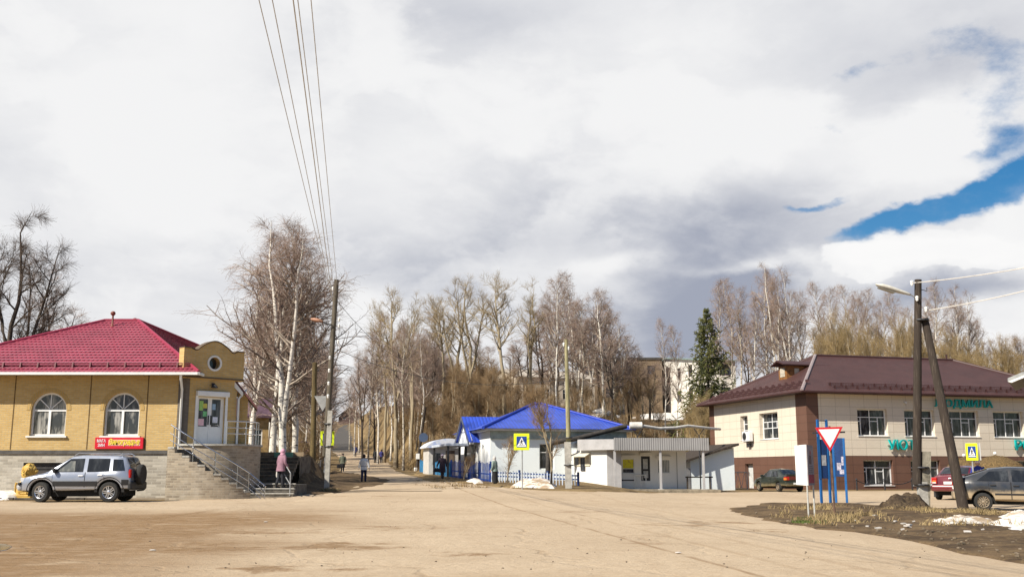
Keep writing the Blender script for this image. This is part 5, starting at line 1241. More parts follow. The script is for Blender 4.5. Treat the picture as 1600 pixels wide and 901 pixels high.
def bare_tree(seed, H, r0, limbs, t0, ang, prof, bend1, n2, n3, twig, droop, rt=.0085, wig=.012, lean=0., top=.98, n2len=.42, split=0, r1=.07, rmin=.0045):
    r = np.random.RandomState(seed); k = 12
    z = np.linspace(0, top, k) * H; wob = np.cumsum(r.randn(k, 2) * wig * H, 0) * np.linspace(0, 1, k)[:, None]
    tr = np.concatenate([wob + np.linspace(0, 1, k)[:, None] ** 1.5 * lean * H * np.array([[1, .3]]), z[:, None]], 1)[None]
    tR = (r0 * (1 - np.linspace(0, 1, k)) ** .85 + .012)[None]; tR[0, 0] *= 1.25
    stems = [tr]; sR = [tR]
    for q in range(split):                                   # co-dominant stems
        s = .25 + .3 * r.rand(); i = int(s * (k - 1)); b = tr[0, i]; a = r.rand() * 6.28; kk = k
        h = np.linspace(0, 1, kk); d = np.stack([np.cos(a) * h ** .8, np.sin(a) * h ** .8], -1) * H * .16 * (.6 + .6 * r.rand())
        p = np.concatenate([b[:2] + d + np.cumsum(r.randn(kk, 2) * wig * H * .4, 0) * h[:, None], (b[2] + h * (H * (.80 + .14 * r.rand()) - b[2]))[:, None]], 1)
        stems.append(p[None]); sR.append(((tR[0, i] * .72) * (1 - h) ** .8 + .011)[None])
    S = np.concatenate(stems); SR = np.concatenate(sR); ns = len(S)
    P1, R1 = spawn(r, S, SR, max(4, limbs // ns), t0, .985, ang, lambda s, pl, u: H * prof((s - t0) / (1 - t0)) * (.65 + .6 * u) * (1 if ns == 1 else .75), 7, bend1, .10, r1, rmin=.01)
    P2, R2 = spawn(r, P1, R1, n2, .18, 1., (25, 65), lambda s, pl, u: np.clip(pl * n2len * (1.15 - .6 * s) * (.6 + .7 * u), .35, 3.2), 5, bend1 * .4 + droop * .5, .16, .028, rmin=.007)
    P3, R3 = spawn(r, P2, R2, n3, .1, 1., (20, 60), lambda s, pl, u: twig * (.5 + .9 * u), 4, droop, .14, rt, rmin=rmin)
    V, Q = tubes(S, SR, 8)
    Va, Qa = tubes(P1, R1, 5); Vb, Qb = tubes(P2, R2, 3); Vc, Qc = tubes(P3, R3, 3)
    Vt = np.concatenate([Va, Vb, Vc]); Qt = np.concatenate([Qa, Qb + len(Va), Qc + len(Va) + len(Vb)])
    mi = np.concatenate([np.zeros(len(Qa), int), np.ones(len(Qb) + len(Qc), int)])
    return (V, Q), (Vt, Qt, mi)
b_birch = bark('birch_bark', (.70, .655, .585), (.055, .045, .04), 1.6, .56)
b_birch_d = bark('dull_birch_bark', (.55, .49, .40), (.07, .055, .045), 3., .52)
b_asp = bark('aspen_bark', (.34, .28, .19), (.12, .09, .06), 2.5, .60)
b_dark = bark('dark_bark', (.085, .066, .053), (.035, .028, .024), 2., .5)
t_birch = mat('birch_twigs', (.34, .245, .195), .85, .25, .5); t_birch2 = mat('birch_limbs', (.42, .36, .29), .85, .3, 1.2, col2=(.12, .085, .07))
t_asp = mat('aspen_twigs', (.34, .25, .125), .85, .25, .5); t_asp2 = mat('aspen_limbs', (.40, .33, .22), .85, .3, 1.)
t_dark = mat('dark_twigs', (.135, .10, .08), .85, .25, .5); t_dark2 = mat('dark_limbs', (.10, .08, .066), .85, .3, 1.)
t_brush = mat('brush_twigs', (.27, .18, .095), .85, .3, .4)
t_willow = mat('ochre_twigs', (.40, .29, .14), .85, .3, .4)
KINDS = {}
def kind(name, tmat, m1, m2, **k):
    (V, Q), (Vt, Qt, mi) = bare_tree(**k)
    a = mesh_arrays(name + '_trunk', V, Q); a.materials.append(tmat); a.polygons.foreach_set('use_smooth', [True] * len(a.polygons))
    b = mesh_arrays(name + '_crown', Vt, Qt); b.materials.append(m1); b.materials.append(m2); b.polygons.foreach_set('material_index', mi.astype(np.int32))
    KINDS[name] = (a, b, k['H'])
pb = lambda t: .31 * (1 - t) ** .62 * (.6 + .4 * np.minimum(t / .25, 1)) + .025
pn = lambda t: .22 * (1 - t) ** .6 * (.6 + .4 * np.minimum(t / .3, 1)) + .03
pa = lambda t: .30 * (1 - t * .7) * np.minimum(.6 + t, 1.)
pd_ = lambda t: .34 * (1 - t * .8) * np.minimum(.55 + t, 1.)
for q in range(3):
    kind('birch_%s' % 'abc'[q], b_birch, t_birch2, t_birch, seed=31 + q, H=16, r0=.19, limbs=50, t0=.20, ang=(36, 66), prof=pb, bend1=.30, n2=10, n3=8, twig=.66, droop=-.40, split=(0, 1, 2)[q], rt=.0058, n2len=.46, rmin=.0035)
for q in range(3):
    kind('slim_birch_%s' % 'abc'[q], b_birch_d if q == 1 else b_birch, t_birch2, t_birch, seed=51 + q, H=16, r0=.14, limbs=34, t0=(.35, .45, .3)[q], ang=(32, 60), prof=pn, bend1=.3, n2=9, n3=8, twig=.58, droop=-.35, rt=.007, n2len=.5)
for q in range(3):
    kind('aspen_%s' % 'abc'[q], b_asp, t_asp2, t_asp, seed=71 + q, H=16, r0=.21, limbs=(24, 30, 26)[q], t0=(.42, .34, .5)[q], ang=(34, 62), prof=pa, bend1=.4, n2=9, n3=9, twig=.48, droop=.25, split=(1, 2, 0)[q], rt=.0075, n2len=.5, wig=.016)
kind('lime', b_dark, t_dark2, t_dark, seed=91, H=16, r0=.24, limbs=38, t0=.22, ang=(35, 65), prof=pd_, bend1=.3, n2=13, n3=12, twig=.65, droop=-.1, split=2, rt=.0085, wig=.018, r1=.065)
kind('dark_tree', b_dark, t_dark2, t_birch, seed=93, H=14, r0=.2, limbs=34, t0=.25, ang=(34, 66), prof=pb, bend1=.3, n2=9, n3=9, twig=.6, droop=-.2, split=1, rt=.007)
for q in range(2):
    kind('sapling_%s' % 'ab'[q], b_asp, t_brush, t_brush, seed=101 + q, H=5, r0=.05, limbs=22, t0=.08, ang=(18, 42), prof=lambda t: .42 * (1 - t * .7), bend1=.4, n2=7, n3=6, twig=.45, droop=.2, split=3, rt=.007, r1=.022, wig=.02)
kind('willow', b_asp, t_willow, t_willow, seed=111, H=6, r0=.09, limbs=40, t0=.08, ang=(20, 50), prof=lambda t: .36 * (1 - t * .6), bend1=.6, n2=7, n3=6, twig=.5, droop=.2, split=3, rt=.008, r1=.03, wig=.02)
r = np.random.RandomState(17)
def tree(kd, name, label, x, y, H, group=None, w=None, rz=None, cat='tree', z=None):
    a, b, h = KINDS[kd]; s = H / h; w = w or s
    t = thing(name, label, cat, (x, y, (gz(x, y) if z is None else z) - .08), r.rand() * 6.28 if rz is None else rz, group)
    t.scale = (w, w, s)
    for nm, me in (('trunk', a), ('crown', b)):
        o = bpy.data.objects.new(nm, me); COL.objects.link(o); o.parent = t
    return t
def tree_px(kd, name, label, px, top, Y, group=None, w=None, rz=None, cat='tree'):
    x = xx(px, 738, Y); z = gz(x, Y); return tree(kd, name, label, x, Y, max(2.5, zz(top, Y) - z), group, w, rz, cat)
# the birches by the concrete steps
tree_px('birch_b', 'birch_tree', 'tall white birch rising behind the woman in the pink coat', 441, 330, 58.5, 'birches beside the concrete steps', 1.15)
tree_px('birch_a', 'birch_tree', 'white birch whose trunk stands nearest the curved staircase', 424, 352, 60, 'birches beside the concrete steps', 1.12)
tree_px('birch_c', 'birch_tree', 'birch with twin stems between the steps and the leaning lamp pole', 459, 345, 62, 'birches beside the concrete steps', 1.05)
tree_px('birch_a', 'birch_tree', 'birch leaning out over the leaning lamp pole', 487, 392, 66, 'birches beside the concrete steps', .85)
tree_px('birch_c', 'birch_tree', 'birch at the shop wing, its crown above the round parapet', 392, 395, 66, 'birches beside the concrete steps', 1.0)
# dark trees behind the shop
tree_px('lime', 'lime_tree', 'big dark bare lime tree towering behind the raspberry roof', 0, 318, 66, None, 1.0, 0.4)
tree_px('dark_tree', 'bare_tree', 'thin dark bare tree behind the raspberry roof beside the lime', 32, 395, 70, None, .8)
tree_px('dark_tree', 'bare_tree', 'low dark bare tree showing just above the raspberry eave', 70, 462, 76, None, 1.0)
tree_px('lime', 'bare_tree', 'dark bare tree with its crown cut by the photo edge', -50, 400, 72, None, .9, 2.)
# wood along the hill road, on the shop side
G1 = 'bare trees on the shop side of the hill road'; L1 = 'slender bare tree in the wood on the shop side of the hill road'
for i in range(64):
    px = r.uniform(392, 512); y = r.uniform(78, 210); x = (px - 800) / 1626 * y
    off = float(xr(y)) - x
    if off < 4.5: continue
    topy = 452 + (px - 392) * .9 + r.uniform(-30, 50)
    tree(['slim_birch_a', 'slim_birch_b', 'slim_birch_c', 'dark_tree', 'aspen_b'][i % 5], 'forest_tree', L1, x, y, max(6, min(17, zz(topy, y) - gz(x, y))), G1, r.uniform(.6, .95))
# wood on the other side of the hill road
G2 = 'bare trees on the wooded bank of the hill road'; L2 = 'bare tree in the wood on the bank between hill road and blue roof'
for (px, top, Y, kd, w) in [(575, 520, 118, 'slim_birch_b', .8), (590, 490, 126, 'slim_birch_c', .9), (553, 560, 160, 'slim_birch_a', .8), (566, 545, 140, 'dark_tree', .8), (618, 448, 108, 'aspen_b', 1.15), (642, 470, 116, 'aspen_a', .95), (600, 480, 132, 'aspen_c', 1.0), (630, 505, 98, 'slim_birch_b', .8), (655, 520, 104, 'slim_birch_c', .8),
                             (668, 540, 110, 'dark_tree', .8), (545, 590, 185, 'slim_birch_b', .8), (560, 575, 175, 'slim_birch_c', .8), (585, 560, 150, 'dark_tree', .9), (610, 540, 140, 'slim_birch_a', .9), (640, 545, 132, 'slim_birch_a', .9), (660, 560, 128, 'dark_tree', .9), (680, 560, 134, 'slim_birch_c', .8)]:
    tree_px(kd, 'forest_tree', L2, px, top, Y, G2, w)
for i in range(52):
    y = r.uniform(118, 230); px = r.uniform(535, 700); x = (px - 800) / 1626 * y
    if x - float(xr(y)) < 5: continue
    tree(['slim_birch_a', 'slim_birch_b', 'slim_birch_c', 'dark_tree', 'aspen_c'][i % 5], 'forest_tree', L2, x, y, r.uniform(9, 14), G2, r.uniform(.7, 1.0))
# tall aspens above the blue roof
named = [(712, 438, 112, 'aspen_a', 1.15, 'tall forked aspen above the gabled porch'), (735, 432, 106, 'aspen_b', 1.1, 'tall pale aspen behind the ridge of the gabled porch'), (690, 470, 118, 'aspen_c', 1.0, 'aspen at the edge of the wood before the pavilion roof'),
         (789, 430, 101, 'aspen_c', 1.1, 'tall straight aspen with a bare lower trunk above the zebra crossing sign'), (830, 440, 110, 'aspen_a', 1.0, 'aspen with mossy trunk above the peak of the blue roof')]
for (px, top, Y, kd, w, lb) in named: tree_px(kd, 'aspen_tree', lb, px, top, Y, 'aspens above the blue roof', w)
for (px, top, Y, lb) in [(871, 425, 104, 'slim tall birch just beside the thin concrete lamp pole'), (886, 428, 112, 'slim birch rising behind the thin concrete lamp pole')]: tree_px('slim_birch_a', 'birch_tree', lb, px, top, Y, 'slim birches by the thin pole', .85)
G3 = 'purple brown birches before the brick block'; L3 = 'purple brown bare birch in the clump before the brown brick block'
for (px, top, Y, kd, w) in [(848, 475, 122, 'dark_tree', 1.0), (860, 460, 128, 'birch_a', .9), (905, 445, 120, 'birch_b', .95), (925, 450, 126, 'birch_c', .95), (945, 452, 118, 'birch_a', .95), (962, 470, 130, 'birch_b', .9), (895, 470, 134, 'birch_c', .9), (976, 500, 124, 'birch_c', .8), (938, 490, 136, 'dark_tree', 1.), (912, 500, 112, 'slim_birch_b', .9), (958, 520, 112, 'dark_tree', .8), (870, 520, 118, 'dark_tree', .8), (985, 530, 132, 'dark_tree', .8), (1000, 555, 128, 'dark_tree', .9), (1016, 565, 136, 'dark_tree', .9), (972, 545, 140, 'birch_b', .8), (1008, 575, 120, 'sapling_a', 1.1), (990, 580, 122, 'sapling_b', 1.2), (1022, 585, 126, 'sapling_a', 1.1), (960, 575, 118, 'sapling_b', 1.2), (820, 520, 126, 'dark_tree', .9), (800, 540, 136, 'slim_birch_b', .8), (765, 540, 132, 'slim_birch_c', .8), (748, 520, 124, 'dark_tree', .8)]:
    tree_px(kd, 'birch_tree', L3, px, top, Y, G3, w)
for (px, top, lb) in [(1041, 497, 'young white birch standing clear before the white school'), (1060, 508, 'young birch before the white school, the one close to the spruce')]: tree_px('slim_birch_c', 'birch_tree', lb, px, top, 118, 'young birches before the white school', .55)
# trees behind the clad shop
G4 = 'pale birches behind the brown roofed shop'; L4 = 'pale bare birch in the row behind the brown roofed shop'
for (px, top, Y, kd, w) in [(1128, 440, 140, 'slim_birch_a', 1.), (1148, 434, 146, 'slim_birch_c', 1.), (1165, 455, 138, 'slim_birch_b', 1.), (1185, 465, 134, 'slim_birch_a', .9), (1205, 425, 144, 'birch_a', .9), (1222, 402, 140, 'birch_b', 1.0), (1245, 418, 136, 'birch_c', 1.0), (1262, 455, 146, 'birch_a', .85), (1290, 440, 150, 'slim_birch_c', 1.), (1308, 450, 146, 'slim_birch_a', .95), (1335, 445, 152, 'slim_birch_c', 1.), (1352, 460, 144, 'slim_birch_b', 1.), (1376, 450, 150, 'slim_birch_a', 1.), (1398, 470, 146, 'birch_a', .8), (1412, 455, 154, 'slim_birch_c', 1.),
                             (1475, 438, 140, 'slim_birch_a', 1.), (1462, 470, 150, 'slim_birch_b', 1.), (1508, 443, 142, 'birch_b', .9), (1525, 455, 146, 'birch_c', .9), (1545, 500, 150, 'slim_birch_c', .8), (1578, 520, 150, 'dark_tree', .8), (1600, 525, 146, 'birch_a', .8), (1625, 510, 146, 'birch_b', .8), (1433, 480, 148, 'slim_birch_c', .9), (1175, 500, 158, 'dark_tree', .9), (1240, 500, 160, 'dark_tree', 1.), (1300, 505, 160, 'dark_tree', 1.)]:
    tree_px(kd, 'birch_tree', L4, px, top, Y, G4, w)
G5 = 'ochre willow thicket behind the brown roof'; L5 = 'ochre bare willow bush in the thicket just above the brown roof ridge'
for i in range(26):
    px = 1290 + i * 12.5 + r.uniform(-6, 6)
    tree_px('willow', 'willow_bush', L5, px, r.uniform(502, 528) if px < 1440 else r.uniform(525, 550), r.uniform(112, 128), G5, r.uniform(.9, 1.3), cat='bush')
# brushwood on the slopes
G6 = 'brown saplings on the slope behind the house and kiosk'; L6 = 'brown bare sapling on the slope behind the house and kiosk'
for i in range(70):
    px = r.uniform(660, 1110); Y = r.uniform(96, 132); x = (px - 800) / 1626 * Y
    if x < -6 and Y < 100: continue
    if 1005 < px < 1085 and Y > 112 and i % 3: continue
    tree('sapling_%s' % 'ab'[i % 2], 'sapling', L6, x, Y, r.uniform(2.0, 4.6), G6, r.uniform(.6, 1.0), cat='bush')
G7 = 'brown saplings on the bank of the hill road'; L7 = 'brown bare sapling in the thicket on the bank of the hill road'
for i in range(120):
    Y = r.uniform(86, 160); x = float(xr(Y)) + r.uniform(4.8, 15)
    tree('sapling_%s' % 'ab'[i % 2], 'sapling', L7, x, Y, r.uniform(2.5, 7), G7, r.uniform(.8, 1.3), cat='bush')
G8 = 'brown saplings below the birches on the shop side'; L8 = 'brown bare sapling under the birches on the shop side of the hill road'
for i in range(26):
    Y = r.uniform(66, 125); x = float(xr(Y)) - r.uniform(4.5, 14)
    px = 800 + 1626 * x / Y
    if px < 395: continue
    tree('sapling_%s' % 'ab'[i % 2], 'sapling', L8, x, Y, r.uniform(2.2, 5), G8, r.uniform(.6, 1.0), cat='bush')
G9 = 'ochre bushes below the spruce'; L9 = 'ochre bare bush on the slope below the spruce'
for i in range(12):
    px = r.uniform(1072, 1125); tree_px('willow', 'willow_bush', L9, px, r.uniform(622, 642), r.uniform(98, 106), G9, r.uniform(.5, .8), cat='bush')
# garden shrubs by the blue roofed house
p = GP(862, 764.5); tree('sapling_a', 'garden_shrub', 'tall many stemmed bare shrub before the pale blue house front', p.x, p.y + .6, 5.4, None, 1.05, 1.0, 'shrub')
p = GP(792, 758); tree('sapling_b', 'garden_shrub', 'small forked bare shrub by the corner of the white limewashed house', p.x, p.y + 1.2, 2.9, None, .7, .3, 'shrub')
p = GP(722, 754); tree('sapling_b', 'garden_shrub', 'low purplish bare shrub behind the blue picket fence', p.x, p.y + 1.2, 1.7, None, .75, .3, 'shrub')
# spruce
def spruce(seed, H):
    r = np.random.RandomState(seed); k = 8
    z = np.linspace(0, H, k); tr = np.stack([r.randn(k) * .03, r.randn(k) * .03, z], -1)[None]; tR = np.linspace(.2, .015, k)[None]
    W_ = 27; Pb = []; 
    for i in range(W_):
        f = i / (W_ - 1); h = H * (.02 + .97 * f); L = 4.6 * (1 - f) ** .86 + .22; n = int(10 - 3 * f)
        for j in range(n):
            a = r.rand() * 6.28; l = L * r.uniform(.65, 1.15); q = np.linspace(0, 1, 5); dr = -.34 * l * (1 - .6 * f)
            Pb.append(np.stack([np.cos(a) * l * q, np.sin(a) * l * q, h + dr * q + .32 * l * q ** 3 * (1 + f)], -1))
    Pb = np.array(Pb); Rb = np.repeat(np.linspace(.03, .01, 5)[None], len(Pb), 0)
    P2, R2 = spawn(r, Pb, Rb, 11, .12, 1., (35, 65), lambda s, pl, u: np.clip(pl * .42 * (1.1 - .75 * s), .12, .8) * (.6 + .7 * u), 3, -.5, .10, .05)
    R2 = np.repeat(np.array([[.035, .05, .015]]), len(P2), 0)
    P3, R3 = spawn(r, P2, R2, 4, .2, 1., (30, 60), lambda s, pl, u: .16 + .16 * u, 3, -.4, .1, .03); R3 = np.repeat(np.array([[.022, .03, .008]]), len(P3), 0)
    V, Q = tubes(tr, tR, 8); A = [tubes(Pb, Rb * 1.6, 4), tubes(P2, R2, 4), tubes(P3, R3, 3)]
    Vt, Qt, o = [], [], 0
    for v, q in A: Vt.append(v); Qt.append(q + o); o += len(v)
    return (V, Q), (np.concatenate(Vt), np.concatenate(Qt))
Ys = 112; xs_ = xx(1112, 738, Ys); zs_ = gz(xs_, Ys); Hs = zz(482, Ys) - zs_
(V, Q), (Vt, Qt) = spruce(5, Hs)
sp_ = thing('spruce_tree', 'dark green spruce standing alone before the white school', 'tree', (xs_, Ys, zs_ - .1))
link('trunk', mesh_arrays('spruce_trunk', V, Q), [b_dark], sp_, smooth=180)
link('crown', mesh_arrays('spruce_crown', Vt, Qt), [mat('spruce_needles', (.15, .145, .040), .8, .3, .8, col2=(.055, .065, .022), fac=(.35, .62))], sp_)
# ------------------------------------------------------------------ poles, lamps, wires
def pole_between(b, t, r0, r1, n=8, mb=None, k=6):
    mb = mb or MB(); b, t = Vector(b), Vector(t)
    mb.tube([b.lerp(t, i / k) for i in range(k + 1)], [r0 + (r1 - r0) * i / k for i in range(k + 1)], n); return mb
def insulators(par, pts, m=None):
    for p in pts:
        mb = MB(); mb.lathe([(.03, -.05), (.055, .0), (.05, .05), (.065, .09), (.03, .13)], 8, p); mb.build('insulator', ceram, par, smooth=50)
def hooks(par, pts):
    for a, b in pts:
        mb = MB(); mb.tube([a, b, Vector(b) + Vector((0, 0, .12))], .014, 5); mb.build('hook', darkm, par)
wire_m = mat('grey_wire', (.50, .495, .48), .5, .1, world_co=True); wire_d = mat('dark_wire', (.06, .06, .06), .6, .1, world_co=True)
def wire(label, a, b, sag, r_=.011, m=None, group='overhead wires', name='overhead_wire'):
    a, b = Vector(a), Vector(b); mid = (a + b) / 2; mb = MB()
    mb.tube([a.lerp(b, i / 30) - Vector((0, 0, 4 * sag * (i / 30) * (1 - i / 30))) - mid for i in range(31)], r_, 5)
    o = mb.build(name, m or wire_m); o.location = mid; return tag(o, label, 'wire', group)
# leaning wooden lamp pole on a concrete stub
Y1 = 49.5; bs = GP(510, 769); Y1 = bs.y
lp = thing('utility_pole', 'tall leaning wooden pole with street lamp lashed to a pale concrete stub', 'pole', bs)
tp = W(525, 436, Y1 + .1) - bs; bt = W(512, 712, Y1 + .1) - bs
st0 = W(509, 640, Y1 - .16) - bs
m = pole_between(bt - Vector((.02, -.16, 0)) + Vector((-.13, 0, 0)), tp + Vector((0, .16, 0)), .145, .115); m.build('pole', wood_p, lp, smooth=60)
m = MB(); a = W(516, 641, Y1 - .05) - bs
m.loft([[(a.x * q - .11, -.13, z), (a.x * q + .11, -.13, z), (a.x * q + .11, .05, z), (a.x * q - .11, .05, z)] for q, z in ((0, -.4), (1, a.z))]); m.build('concrete_stub', conc, lp)
for py in (662, 697):
    q = W(514, py, Y1) - bs; m = MB(); m.lathe([(.21, -.03), (.22, 0), (.21, .03)], 12, (q.x - .03, .03, q.z)); m.build('wire_lashing', darkm, lp)
q = W(520, 505, Y1) - bs; e = W(499, 501, Y1) - bs
m = MB(); m.tube([q + Vector((0, .1, -.1)), (q + e) / 2 + Vector((0, 0, -.06)), e], .03, 6); m.build('lamp_arm', darkm, lp, smooth=60)
m = MB(); m.loft([[(e.x + dx_ , wy * math.cos(t), e.z + h_ + wz * math.sin(t)) for t in [2 * math.pi * i / 10 for i in range(10)]] for dx_, wy, wz, h_ in ((.18, .04, .04, -.03), (.05, .10, .09, 0), (-.25, .13, .10, .05), (-.42, .05, .05, .08))]); m.build('lamp_head', mat('rusty_lamp', (.42, .22, .14), .6, .25, 5), lp, smooth=60)
ins = []
for py in (452, 500, 510, 560, 580, 600, 620, 535): 
    c = W(519.5 + (585 - py) * .045 - 5.5 + (12 if py in (510, 535, 500) else 0), py, Y1 - .1) - bs; ins.append(c)
insulators(lp, ins)
# second, mossy pole and the back of a sign on it
Y2 = 56.; b2 = Vector((xx(488, 738, Y2), Y2, gz(xx(488, 738, Y2), Y2)))
po = thing('wooden_post', 'mossy yellow brown wooden pole behind the lamp pole carrying the back of a sign', 'pole', b2)
m = pole_between((0, 0, -.4), W(492, 566, Y2) - b2, .17, .13); m.build('pole', mat('mossy_wood', (.15, .108, .045), .9, .3, 2, bump=.5, stretch=(3, 3, .5)), po, smooth=60)
def tri_plate(mb, c, s_, y, t, inv=True):
    h_ = s_ * math.sqrt(3) / 2; sg_ = -1 if inv else 1
    P = [(c[0] - s_ / 2, y, c[2] - sg_ * h_ / 3), (c[0] + s_ / 2, y, c[2] - sg_ * h_ / 3), (c[0], y, c[2] + sg_ * 2 * h_ / 3)]
    mb.prism(P, (0, t, 0))
c = W(504, 626, Y2 - .3) - b2
m = MB(); tri_plate(m, (c.x, 0, c.z), .95, -.22, .03); m.build('sign_back', mat('dull_sign_back', (.34, .34, .33), .6, .15), po)
# zebra crossing sign maker
def zebra(par, T, cx_, cz_, s_, back=False, hh=None):
    hh = hh or s_
    m = MB(T); m.box(cx_ - s_ / 2, cx_ + s_ / 2, -.02, .02, cz_ - hh / 2, cz_ + hh / 2, .012); pl = m.build('sign_panel', signy, par)
    q = .66
    m = MB(T); m.box(cx_ - s_ * q / 2, cx_ + s_ * q / 2, .0205, .026, cz_ - hh * q / 2, cz_ + hh * q / 2); m.build('blue_field', signb, pl)
    m = MB(T); w_ = s_ * q * .46; h_ = hh * q * .42
    m.prism([(cx_ - w_, .0265, cz_ - h_), (cx_ + w_, .0265, cz_ - h_), (cx_, .0265, cz_ + h_)], (0, .004, 0)); m.build('white_triangle', signw, pl)
    m = MB(T); y0 = .031; k = hh * q
    def stroke(a, b, r_):
        a = Vector((cx_ + a[0] * k, y0, cz_ + a[1] * k)); b = Vector((cx_ + b[0] * k, y0, cz_ + b[1] * k)); d = (b - a).normalized(); n = Vector((-d.z, 0, d.x)) * r_ * k
        m.prism([a - n, b - n, b + n, a + n], (0, .003, 0))
    m.poly([(cx_ + .045 * k * math.cos(2 * math.pi * i / 10), y0 + .003, cz_ + (.19 + .045 * math.sin(2 * math.pi * i / 10)) * k) for i in range(10)])
    stroke((0, .14), (-.01, -.06), .045); stroke((-.01, -.05), (-.10, -.24), .028); stroke((0, -.05), (.07, -.14), .028); stroke((.07, -.14), (.09, -.25), .026); stroke((0, .11), (.11, .02), .02); stroke((-.01, .11), (-.10, .0), .02)
    for x in (-.26, -.15, -.03, .09, .2): stroke((x, -.30), (x + .07, -.30), .03)
    m.build('walker_pictogram', mat('sign_black', (.02, .02, .025), .5, .05), pl)
    return pl
IT = frame((0, 0, 0), (1, 0, 0), (0, -1, 0))
sp0 = GP(508, 748)
zs = thing('zebra_crossing_sign', 'yellow edged zebra crossing sign half hidden behind the leaning lamp pole', 'sign', sp0)
c = W(511.5, 684.5, sp0.y) - sp0
m = MB(); m.tube([(c.x - .15, .05, -.2), (c.x - .15, .05, c.z + .3)], .03, 8); m.build('post', galv, zs); zebra(zs, IT, c.x, c.z, .95, hh=.98)
p = GP(816, 765.2); zs = thing('zebra_crossing_sign', 'yellow edged zebra crossing sign on a thin post before the pale blue house front', 'sign', p)
c = W(815, 689.8, p.y) - p; m = MB(); m.tube([(0, .05, -.2), (0, .05, c.z + .3)], .032, 8); m.build('post', galv, zs); zebra(zs, IT, c.x, c.z, .79, hh=.84)
Yz = 43.0; xz = xx(1521, 738, Yz); zs = thing('zebra_crossing_sign', 'yellow edged zebra crossing sign standing between the two cars', 'sign', (xz, Yz, gz(xz, Yz)), R(-16))
cz_ = zz(705.5, Yz) - zs.location.z; m = MB(); m.tube([(0, .05, -.2), (0, .05, cz_ + .3)], .03, 8); m.build('post', galv, zs); zebra(zs, IT, 0, cz_, .46, hh=.70)
m = MB(); m.box(.30, .34, .0, .55, cz_ - .34, cz_ + .36); m.build('second_panel', mat('grey_sign_back', (.5, .5, .5)), zs)
# thin concrete lamp pole in the middle
pb_ = GP(889, 766); cp_ = thing('utility_pole', 'thin pale pole on a concrete stub beside the white kiosk', 'pole', pb_)
t_ = W(884.5, 530, pb_.y) - pb_
m = pole_between(W(888.5, 700, pb_.y) - pb_ + Vector((.02, .14, -.6)), t_, .13, .085); m.build('pole', mat('greenish_pole', (.33, .30, .17), .85, .25, 2, bump=.4, stretch=(3, 3, .5)), cp_, smooth=60)
m = MB(); a = W(887, 690, pb_.y) - pb_; m.loft([[(a.x * q - .17, -.12, z), (a.x * q + .15, -.12, z), (a.x * q + .15, .06, z), (a.x * q - .17, .06, z)] for q, z in ((0, -.4), (1, a.z))]); m.build('concrete_stub', conc, cp_)
for z in (1.25, 2.6): m = MB(); m.lathe([(.24, -.03), (.25, 0), (.24, .03)], 12, (0, .02, z)); m.build('wire_lashing', darkm, cp_)
insulators(cp_, [t_ + Vector((-.12, 0, -.3)), t_ + Vector((.12, 0, -.5))])
# dark pole leaning over the fence
pd0 = GP(650, 736); dp = thing('utility_pole', 'short dark tarred pole leaning over the end of the blue fence', 'pole', pd0)
t_ = W(664.5, 635, pd0.y) - pd0; m = pole_between((0, 0, -.4), t_, .15, .12); m.build('pole', wood_d, dp, smooth=60)
insulators(dp, [t_ * .88 + Vector((-.18, -.05, 0))])
m = MB(); c = t_ * .52 + Vector((.25, -.2, 0)); m.lathe([(.42, -.02), (.42, .02)], 20, c, 'y'); m.build('round_sign_back', mat('blue_grey_disc', (.06, .09, .16), .5, .1), dp)
m = MB(); c = t_ * .23; m.box(c.x - .18, c.x + .16, c.y - .26, c.y - .14, c.z - .25, c.z + .25, .02); m.build('notice', white, dp)
m = MB(); m.tube([(0, -.16, .0), (0, -.16, .35)], .17, 8); m.build('white_base', white, dp)
# lamp pole with its brace at the verge
p3 = GP(1443, 797); lp3 = thing('lamp_pole', 'dark tarred lamp pole with pale cobra lamp and leaning brace on the verge', 'pole', p3)
Y3 = p3.y; t3 = W(1434.5, 437, Y3) - p3
m = pole_between(W(1437, 752, Y3) - p3 + Vector((-.1, .0, -.1)), t3, .165, .125, k=8); pl = m.build('pole', wood_d, lp3, smooth=60)
m = MB(); a = W(1446, 705, Y3) - p3; m.loft([[(a.x * q - .13, -.1, z), (a.x * q + .15, -.1, z), (a.x * q + .15, .12, z), (a.x * q - .13, .12, z)] for q, z in ((0, -.4), (1, a.z))]); m.build('concrete_stub', mat('dirty_concrete', (.30, .27, .21), .9, .3, 2.5, bump=.5), lp3)
m = MB(); m.box(-.135, .155, -.105, .125, .0, .95); m.build('pale_foot', conc, lp3)
bb = GP(1508, 799) - p3; bt_ = W(1443, 498, Y3 + .05) - p3
m = pole_between(bb - Vector((0, 0, .3)), bt_ + Vector((.04, 0, 0)), .19, .13, k=8); m.build('brace', wood_d, lp3, smooth=60)
for py in (500, 730, 757): q = W(1440, py, Y3) - p3; m = MB(); m.lathe([(.24, -.03), (.25, 0), (.24, .03)], 12, (q.x, .0, q.z)); m.build('wire_lashing', darkm, lp3)
q = W(1432, 466, Y3) - p3; e = W(1420, 460, Y3) - p3
m = MB(); m.tube([q, e + Vector((.1, 0, -.02)), e], .028, 6); m.build('lamp_arm', galv, lp3, smooth=60)
f_ = W(1368, 445, Y3) - p3; d = (f_ - e)
m = MB(); R_ = []
for q, wy, wz in ((-.06, .03, .03), (.0, .055, .05), (.25, .10, .075), (.55, .17, .10), (.8, .17, .09), (.95, .09, .05), (1.0, .02, .02)):
    c = e + d * q; R_.append([(c.x, c.y + wy * math.cos(t), c.z + wz * math.sin(t) + .02) for t in [2 * math.pi * i / 12 for i in range(12)]])
